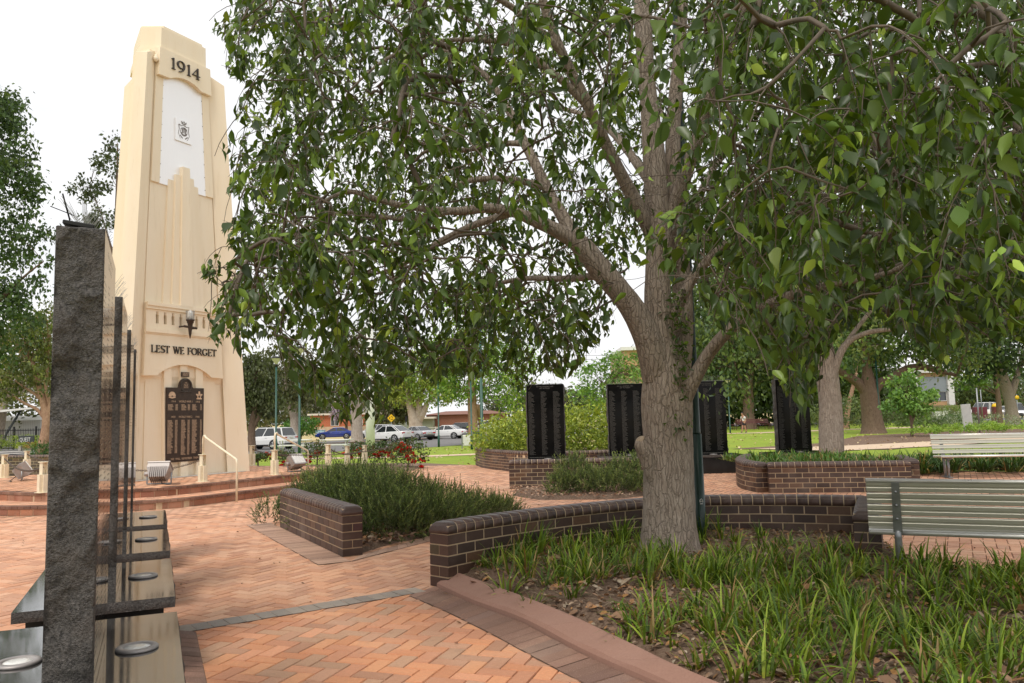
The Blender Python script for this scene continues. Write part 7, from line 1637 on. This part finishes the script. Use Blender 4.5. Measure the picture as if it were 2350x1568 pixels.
    for s_ in (-1, 1):
        mb = MB(); mb.bbox((-L * .488, s_ * hw * .72, zt_ - .12), (.09, .42, .14), .03); mb.build('tail_light', M['redlight'], r)
        mb = MB(); mb.bbox((L * .462, s_ * hw * .70, zf - .04), (.18, .38, .12), .03); mb.build('headlight', M['headlens'], r)
        mb = MB(); mb.bbox((x1 - .25, s_ * (hw + .07), zb + .05), (.12, .18, .11), .02); mb.build('mirror', paint, r)
        mb = MB()
        for xx in (.10, -.14): mb.box((xx * L, s_ * (hw * .985), zb - .12), (.18, .02, .03))
        mb.build('door_handles', M['rim'], r)
    mb = MB(); mb.box((-L * .5 - .004, 0, zt_ - .16), (.012, .42, .12)); mb.build('number_plate', M['plate'], r)
    mb = MB(); mb.bbox((-L * .488, 0, .42), (.10, Wd * .80, .18), .03); mb.bbox((L * .482, 0, .40), (.10, Wd * .80, .18), .03); mb.box((0, hw * .94, .33), (L * .36, .02, .10)); mb.box((0, -hw * .94, .33), (L * .36, .02, .10)); mb.build('lower_trim', M['tyre'], r)
    mb = MB(); mb.bbox((L * .494, 0, .56), (.03, Wd * .5, .14), .01); mb.build('grille', M['black'], r)
    return r
def carpos(x, Y): p = at(x, 1000, Y); return (p.x, Y, terrain(p.x, Y) - .02)
make_car('white_wagon', 'white seven seat wagon partly hidden by the tower and lamp posts', 'suv', M['carwhite'], carpos(612, 66), rad(158), 4.95, 1.95, 1.76)
make_car('blue_sedan', 'bright blue sedan parked nose left beyond the picnic tables', 'sedan', M['carblue'], carpos(768, 96), rad(193), 4.65, 1.8, 1.42)
make_car('white_crossover', 'white sloping roof crossover parked behind the thick white pole', 'coupe', M['carwhite'], carpos(893, 78), rad(150), 4.7, 1.92, 1.62)
make_car('silver_sedan', 'silver sedan with rear wing parked beside the white crossover', 'sedan', M['carsilver'], carpos(955, 84), rad(135), 4.5, 1.75, 1.43)
make_car('white_sedan', 'white sedan alone in the road behind the lawn lamp post', 'sedan', M['carwhite'], carpos(1021, 87), rad(164), 4.65, 1.8, 1.46)
make_car('white_car', 'white car whose front shows left of the thick white pole', 'suv', M['carwhite'], carpos(864, 91), rad(160), 4.6, 1.85, 1.68)
make_car('grey_wagon', 'dark grey wagon half hidden behind the pale forked gum', 'suv', M['cardark'], carpos(1052, 108), rad(170), 4.6, 1.8, 1.6)
make_car('white_wagon', 'white four wheel drive behind the reddish trunk of the bright tree', 'suv', M['carwhite'], carpos(1116, 116), rad(15), 4.9, 1.9, 1.8)
make_car('white_hatchback', 'white car far off at the left end of the yellow green hedge', 'suv', M['carwhite'], carpos(1168, 128), rad(170), 4.3, 1.75, 1.6)
make_car('silver_pickup', 'silver four wheel drive in the street at the right edge', 'suv', M['carsilver'], (at(2330, 950, 96).x, 96, 0), rad(245), 4.9, 1.9, 1.85)
make_car('white_van', 'white van in the street left of the maroon pillar', 'suv', M['carwhite'], (at(2255, 950, 118).x, 118, 0), rad(200), 5.0, 1.95, 2.1, 'van')
make_car('white_car', 'white car in the street right of the maroon pillar', 'sedan', M['carwhite'], (at(2302, 950, 126).x, 126, 0), rad(230), 4.6, 1.8, 1.5)

# ================================================================== BUILDINGS AND FAR FURNITURE
def facing(x, Y, z=0): p = at(x, 960, Y); return Vector((p.x, Y, z))
def wbox(mb, x0, x1, y0, y1, z0, z1, mat=0): mb.box(((x0 + x1) / 2, (y0 + y1) / 2, (z0 + z1) / 2), (x1 - x0, y1 - y0, z1 - z0), None, mat)
def win(r, x0, x1, z0, z1, y=-.02, n=2):
    mb = MB(); wbox(mb, x0 - .06, x1 + .06, y - .04, y, z0 - .06, z0); wbox(mb, x0 - .06, x1 + .06, y - .04, y, z1, z1 + .06); wbox(mb, x0 - .06, x0, y - .04, y, z0, z1); wbox(mb, x1, x1 + .06, y - .04, y, z0, z1)
    for k in range(1, n): xx = x0 + (x1 - x0) * k / n; wbox(mb, xx - .03, xx + .03, y - .035, y, z0, z1)
    f = mb.build('window', M['white'], r); mb = MB(); wbox(mb, x0, x1, y - .015, y - .005, z0, z1); mb.build('pane', M['window'], f)
p = facing(712, 138, -.7); r = thing('brick_flats', 'orange brick flats with flat pale roof beyond the road', 'building', p)
mb = MB(); wbox(mb, 0, 11, 0, 8, 0, 3.3); mb.build('wall', M['brickorange'], r); mb = MB(); wbox(mb, -.4, 11.4, -.5, 8.4, 3.3, 3.6); mb.build('roof', M['roofpale'], r); win(r, 3.6, 4.9, 1.5, 2.8); win(r, 7.2, 9.0, 1.5, 2.8)
p = facing(712, 132, -.7); r = thing('boundary_fence', 'long pale cream fence in front of the orange brick flats', 'fence', p)
for k in range(10):
    mb = MB(); wbox(mb, k * 1.3, k * 1.3 + 1.28, 0, .08, 0, 1.35); mb.build('panel', M['pathsand'], r)
p = facing(905, 130, -.7); r = thing('sage_shed', 'sage green shed with pale flat roof behind the yellow sign', 'building', p)
mb = MB(); wbox(mb, 0, 2.4, 0, 6, 0, 2.9); mb.build('wall', M['greenwall'], r); mb = MB(); wbox(mb, -.5, 2.7, -.5, 6.2, 2.9, 3.15); wbox(mb, 2.6, 6.5, -.2, 5, 2.3, 2.6); mb.build('roof', M['roofpale'], r); mb = MB(); wbox(mb, 2.4, 6.2, .4, 5, 0, 2.3); mb.build('annex_wall', M['greenwall'], r)
p = facing(978, 134, -.7); r = thing('brick_hall', 'long red brown brick hall behind the white and grey cars', 'building', p)
mb = MB(); wbox(mb, 0, 13.5, 0, 9, 1.0, 2.9); mb.build('wall', M['brickred'], r); mb = MB(); wbox(mb, 0, 13.5, -.03, 9, -.1, 1.0); mb.build('lower_wall', M['bricktan'], r)
mb = MB(); mb.loft([[Vector((-.5, -.5, 2.9)), Vector((14, -.5, 2.9)), Vector((14, 9.5, 2.9)), Vector((-.5, 9.5, 2.9))], [Vector((3, 4, 3.5)), Vector((10.5, 4, 3.5)), Vector((10.5, 5, 3.5)), Vector((3, 5, 3.5))]]); mb.build('roof', M['roofred'], r); win(r, 8.2, 9.4, 1.3, 2.4, -.04); win(r, 11, 12.2, 1.3, 2.4, -.04)
p = facing(962, 122, -.7); r = thing('rail_fence', 'white post and rail fence in front of the red brick hall', 'fence', p); mb = MB()
for z in (.35, .62, .9): wbox(mb, 0, 5, 0, .05, z, z + .09)
mb.build('rails', M['white'], r)
for k in range(5): mb = MB(); wbox(mb, k * 1.2, k * 1.2 + .1, .05, .13, 0, 1.05); mb.build('post', M['white'], r)
p = facing(1437, 72, 0); r = thing('tan_block', 'tan brick block with white fascia showing left of the big trunk', 'building', p)
mb = MB(); wbox(mb, 0, 5.6, 0, 10, 0, 7.3); mb.build('wall', M['bricktan'], r); mb = MB(); wbox(mb, -.25, 5.8, -.25, 10.2, 7.3, 7.62); mb.build('fascia', M['white'], r); win(r, 2.6, 4.6, 4.6, 6.2)
p = facing(2010, 98, 0); r = thing('panelled_office', 'two storey office with grey corrugated panels and white columns on the right', 'building', p, rad(4))
mb = MB(); wbox(mb, 0, 10.2, .2, 8, 0, 5.8); mb.build('wall', M['bricktan'], r)
for x in (.9, 4.75, 9.35): mb = MB(); wbox(mb, x, x + .75, -.25, .2, .9, 6.0); mb.build('column', M['offwhite'], r)
for x0, x1 in ((0, .88), (1.68, 4.72), (5.53, 9.32)): mb = MB(); wbox(mb, x0, x1, .02, .2, 3.45, 5.3); mb.build('cladding_panel', M['corr'], r)
win(r, 1.75, 4.65, 2.35, 3.40, .18, 3); win(r, 5.6, 9.25, 2.35, 3.40, .18, 4)
mb = MB(); wbox(mb, -.3, 10.5, -.4, 8.2, 5.8, 6.5); mb.build('roof', M['offwhite'], r)
p = facing(2000, 93, 0); r = thing('sheet_fence', 'olive green corrugated fence below the grey panelled office', 'fence', p)
for k in range(5): mb = MB(); wbox(mb, k * 2.05, k * 2.05 + 2.03, 0, .06, 0, 1.75); mb.build('panel', M['olive'], r)
p = facing(2158, 88, 0); r = thing('meter_box', 'small white box against the olive green fence', 'cabinet', p); mb = MB(); mb.bbox((0, 0, .72), (1.5, .5, .5), .04); mb.bbox((0, 0, 1.0), (1.6, .55, .08), .02); mb.build('cabinet_body', M['white'], r); mb = MB(); wbox(mb, -.7, .7, -.2, .2, 0, .5); mb.build('base', M['concrete'], r)
p = facing(2219, 52, 0); r = thing('information_slab', 'pale grey upright slab sign at the edge of the side paving', 'sign', p); mb = MB(); mb.bbox((0, 0, .8), (.62, .12, 1.75), .015, Matrix.Rotation(rad(-3), 3, 'Y')); mb.build('panel', M['offwhite'], r); mb = MB(); mb.box((0, 0, .02), (.8, .3, .06)); mb.build('base', M['concrete'], r)
for i, (x, Y, lb) in enumerate(((2286, 84, 'maroon brick pillar with yellow domed top in the side street'), (2241, 90, 'maroon brick pillar without a dome near the grey pole'), (2258, 96, 'short maroon pillar right of the white pole'))):
    p = facing(x, Y, 0); r = thing('brick_pillar', lb, 'pillar', p, group='maroon pillars in the street'); mb = MB(); mb.bbox((0, 0, .72), (.62, .62, 1.44), .02); mb.build('brickwork', M['maroon'], r)
    if i == 0: mb = MB(); mb.lathe([(.33, 1.44), (.33, 1.5), (.28, 1.68), (.15, 1.78), (.01, 1.8)], n=16); mb.build('dome', M['yellow'], r)
for x, Y, h, lb in ((2246, 47, 2.6, 'plain grey metal pole beside the grey slab sign'), (2255, 80, 3.2, 'white metal pole behind the grey slab sign'), (2275, 82, 2.0, 'short grey pole left of the domed maroon pillar'), (2337, 78, 2.6, 'thin grey pole carrying a small yellow sign')):
    p = facing(x, Y, 0); r = thing('sign_pole', lb, 'pole', p, group='thin poles on the right'); mb = MB(); mb.tube([(0, 0, -.1), (0, 0, h)], .045, 8); mb.build('shaft', M['galv'], r)
    mb = MB(); mb.lathe([(.05, h), (.055, h + .02), (.01, h + .05)], n=8); mb.build('top_cap', M['black'], r)
    if 'yellow' in lb: mb = MB(); mb.lathe([(.001, -.02), (.2, -.02), (.2, .02), (.001, .02)], (0, -.07, h - .3), 20, Matrix.Rotation(rad(90), 3, 'X')); mb.build('sign_disc', M['yellow'], r)
# yellow diamond warning sign
p = facing(898, 100, -.6); r = thing('warning_sign', 'yellow diamond warning sign on a grey post above the white cars', 'sign', p)
mb = MB(); mb.tube([(0, 0, -.1), (0, 0, 2.6)], .045, 8); mb.build('post', M['galv'], r); mb = MB(); mb.bbox((0, -.07, 2.35), (.72, .02, .72), .008, Matrix.Rotation(rad(45), 3, 'Y')); sg = mb.build('sign_plate', M['yellow'], r)
mb = MB(); 
for k in range(3): glyph_ribbon(mb, arcp(0, 2.35, .2, .2, k * 120 + 10, k * 120 + 95, 8), [.07] * 6 + [.12, .07, .02], lambda q, d: Vector((q[0], -.083 - d, q[1])), 0, .004)
mb.build('arrow_ring', M['black'], sg)
p = facing(932, 101, -.6); r = thing('street_sign', 'narrow dark sign on a thin post left of the pale forked gum', 'sign', p); mb = MB(); mb.tube([(0, 0, 0), (0, 0, 2.4)], .04, 8); mb.build('post', M['galv'], r); mb = MB(); mb.bbox((0, -.05, 2.2), (.25, .03, .7), .005); mb.build('sign_plate', M['black'], r)
p = facing(735, 126, -.65); r = thing('blue_crate', 'pale blue box by the fence left of the blue sedan', 'box', p); mb = MB(); mb.bbox((0, 0, .4), (1.4, .9, .8), .03); mb.build('crate_body', M['bluebin'], r); mb = MB(); mb.bbox((0, 0, .84), (1.5, 1.0, .08), .02); mb.build('lid', M['bluebin'], r)
for x, lb in ((765, 'left red plastic barrier beyond the blue sedan'), (783, 'right red plastic barrier beyond the blue sedan')):
    p = facing(x, 124, -.65); r = thing('road_barrier', lb, 'barrier', p, group='red barriers beyond the blue sedan'); mb = MB()
    for z in (.3, .62, .92): mb.bbox((0, 0, z), (1.1, .12, .14), .02)
    mb.build('rails', M['redbarrier'], r); mb = MB()
    for s_ in (-1, 1): mb.box((s_ * .5, 0, .5), (.1, .14, 1.0)); mb.box((s_ * .5, 0, .03), (.14, .7, .06))
    mb.build('feet', M['redbarrier'], r)
# left edge: shed, awning, fence, sign
p = facing(-60, 64, 0); r = thing('metal_shed', 'pale corrugated shed with white roof at the left edge', 'building', p)
mb = MB(); wbox(mb, 0, 5.3, 0, 6, 0, 2.15); mb.build('wall', M['shed'], r); mb = MB(); mb.loft([[Vector((-.3, -.3, 2.15)), Vector((5.5, -.3, 2.15)), Vector((5.5, 6.2, 2.15)), Vector((-.3, 6.2, 2.15))], [Vector((-.3, 1.2, 2.55)), Vector((4.9, 1.2, 2.55)), Vector((4.9, 5, 2.55)), Vector((-.3, 5, 2.55))]]); mb.build('roof', M['white'], r); mb = MB(); wbox(mb, 1.0, 2.6, -.04, 0, 0, 1.9); mb.build('roller_door', M['offwhite'], r)
p = facing(-10, 60, 0); r = thing('awning', 'sloping white awning roof on dark struts at the left edge', 'awning', p)
mb = MB(); mb.loft([[Vector((-5, 0, 2.35)), Vector((-5, 2.4, 2.5)), Vector((-5, 2.4, 2.75)), Vector((-5, 0, 2.6))], [Vector((3.9, 0, 3.05)), Vector((3.9, 2.4, 3.2)), Vector((3.9, 2.4, 3.3)), Vector((3.9, 0, 3.15))]]); mb.build('roof_sheet', M['white'], r)
for x in (-3.6, .2): mb = MB(); mb.tube([(x, .4, 0), (x + .3, .6, 1.2), (x + 1.2, .9, 2.6 + .08 * (x + 5))], .09, 6); mb.build('strut', M['signgrey'], r)
p = facing(-20, 58, 0); r = thing('paling_fence', 'black metal paling fence behind the clipped hedge', 'fence', p); mb = MB()
for z in (.25, 1.35): wbox(mb, 0, 6.5, -.02, .02, z, z + .05)
for k in range(54): wbox(mb, k * .12, k * .12 + .022, -.05, -.021, .1, 1.5)
mb.build('palings', M['black'], r)
for k in range(5): mb = MB(); wbox(mb, k * 1.6, k * 1.6 + .10, .021, .11, 0, 1.65); mb.build('post', M['black'], r)
p = facing(62.5, 54.4, 0); r = thing('name_sign', 'dark grey sign board reading QUEST in front of the hedge', 'sign', p); mb = MB(); mb.bbox((0, 0, .72), (1.05, .10, .60), .01); mb.build('board', M['signgrey'], r)
mb = MB(); flat_text(mb, 'QUEST', lambda x, z: Vector((x, -.056, z)), -.07, .57, .32, .72); mb.build('lettering', M['white'], r); mb = MB(); wbox(mb, -.5, .5, -.06, .06, 0, .42); mb.build('base', M['concrete'], r)
ribbon('garden_edging', [(-36, 52.8), (-32, 52.6), (-30, 52.4)], [(-36, 52.2), (-32, 52.0), (-30, 51.8)], M['concrete'], .06)
ribbon('road_kerb', [(-70, 57.6), (-40, 51.2), (-31, 50.8)], [(-70, 56.9), (-40, 50.5), (-31, 50.2)], M['concrete'], .06)
ribbon('mulch_verge', [(-34, 44.4), (-27, 48.2), (-24, 49.5)], [(-34, 40), (-27, 43), (-24, 45)], M['mulch'], .0)
for i, (zh, y_) in enumerate(((10.4, 0), (9.9, .6), (9.2, -.5), (8.4, 0))):
    mb = MB(); pts = []
    for k in range(25):
        t = k / 24; x = -66 + 96 * t; s_ = (t * 3) % 1; pts.append((x, 112 + y_, zh - 2.0 * s_ * (1 - s_)))
    mb.tube(pts, .028, 4, caps=False); tag(mb.build('power_line', M['galv'], origin=pts[0]), 'power line %s strung behind the tower' % ('highest', 'second highest', 'third', 'lowest')[i], 'power line', 'overhead power lines')
# distant pole for the lines
p = Vector((-66, 112, -.6)); r = thing('power_pole', 'timber power pole far left carrying the overhead lines', 'pole', p); mb = MB(); mb.tube([(0, 0, 0), (0, 0, 11.5)], [.18, .12], 8); mb.build('shaft', M['bark_dark'], r); mb = MB(); mb.box((0, 0, 10.8), (.12, 2.2, .14)); mb.build('cross_arm', M['bark_dark'], r)
# ================================================================== LIGHT, SKY, CAMERA
sc = bpy.context.scene
wd = bpy.data.worlds.new('World'); sc.world = wd; wd.use_nodes = True; nt = wd.node_tree; nt.nodes.clear()
SUN_EL, SUN_AZ = rad(58), rad(205)
out = nt.nodes.new('ShaderNodeOutputWorld'); bg = nt.nodes.new('ShaderNodeBackground'); sky = nt.nodes.new('ShaderNodeTexSky'); sky.sky_type = 'NISHITA'; sky.sun_disc = False; sky.sun_elevation = SUN_EL; sky.sun_rotation = SUN_AZ; sky.dust_density = 4; sky.air_density = 1
tc = nt.nodes.new('ShaderNodeTexCoord'); mp = nt.nodes.new('ShaderNodeMapping'); mp.inputs['Scale'].default_value = (1.5, 1.5, 4); nt.links.new(tc.outputs['Generated'], mp.inputs[0])
nz = nt.nodes.new('ShaderNodeTexNoise'); nz.inputs['Scale'].default_value = 2.2; nz.inputs['Detail'].default_value = 5; nt.links.new(mp.outputs[0], nz.inputs['Vector'])
cr = nt.nodes.new('ShaderNodeValToRGB'); cr.color_ramp.elements[0].position = .3; cr.color_ramp.elements[0].color = (11.0, 11.1, 11.4, 1); cr.color_ramp.elements[1].position = .7; cr.color_ramp.elements[1].color = (13.6, 13.5, 13.4, 1); nt.links.new(nz.outputs[0], cr.inputs[0])
mx = nt.nodes.new('ShaderNodeMix'); mx.data_type = 'RGBA'; mx.inputs[0].default_value = .88; nt.links.new(sky.outputs[0], mx.inputs[6]); nt.links.new(cr.outputs[0], mx.inputs[7])
nt.links.new(mx.outputs[2], bg.inputs[0]); bg.inputs[1].default_value = .090; nt.links.new(bg.outputs[0], out.inputs[0])
ld = bpy.data.lights.new('sun', 'SUN'); ld.energy = 1.9; ld.angle = rad(19); ld.color = (1, .94, .84); lo = bpy.data.objects.new('sun', ld); C.objects.link(lo)
sd = Vector((math.sin(SUN_AZ) * math.cos(SUN_EL) * 1, math.cos(SUN_AZ) * math.cos(SUN_EL), math.sin(SUN_EL))); lo.rotation_euler = (-sd).to_track_quat('-Z', 'Y').to_euler()
cd = bpy.data.cameras.new('camera'); cd.sensor_width = 36; cd.lens = 36 * F / 2350; cd.clip_end = 3000; cd.clip_start = .05
cam = bpy.data.objects.new('camera', cd); C.objects.link(cam); cam.location = (0, 0, EYE)
cam.matrix_world = Matrix(((_R[0], _V[0], -_F[0], 0), (_R[1], _V[1], -_F[1], 0), (_R[2], _V[2], -_F[2], EYE), (0, 0, 0, 1)))
sc.camera = cam
sc.render.engine = 'CYCLES'; sc.view_settings.view_transform = 'Standard'; sc.view_settings.look = 'None'; sc.view_settings.exposure = 0.10; sc.view_settings.gamma = 1
sc.cycles.max_bounces = 7; sc.cycles.transparent_max_bounces = 6; sc.cycles.diffuse_bounces = 4; sc.cycles.glossy_bounces = 3; sc.cycles.transmission_bounces = 3
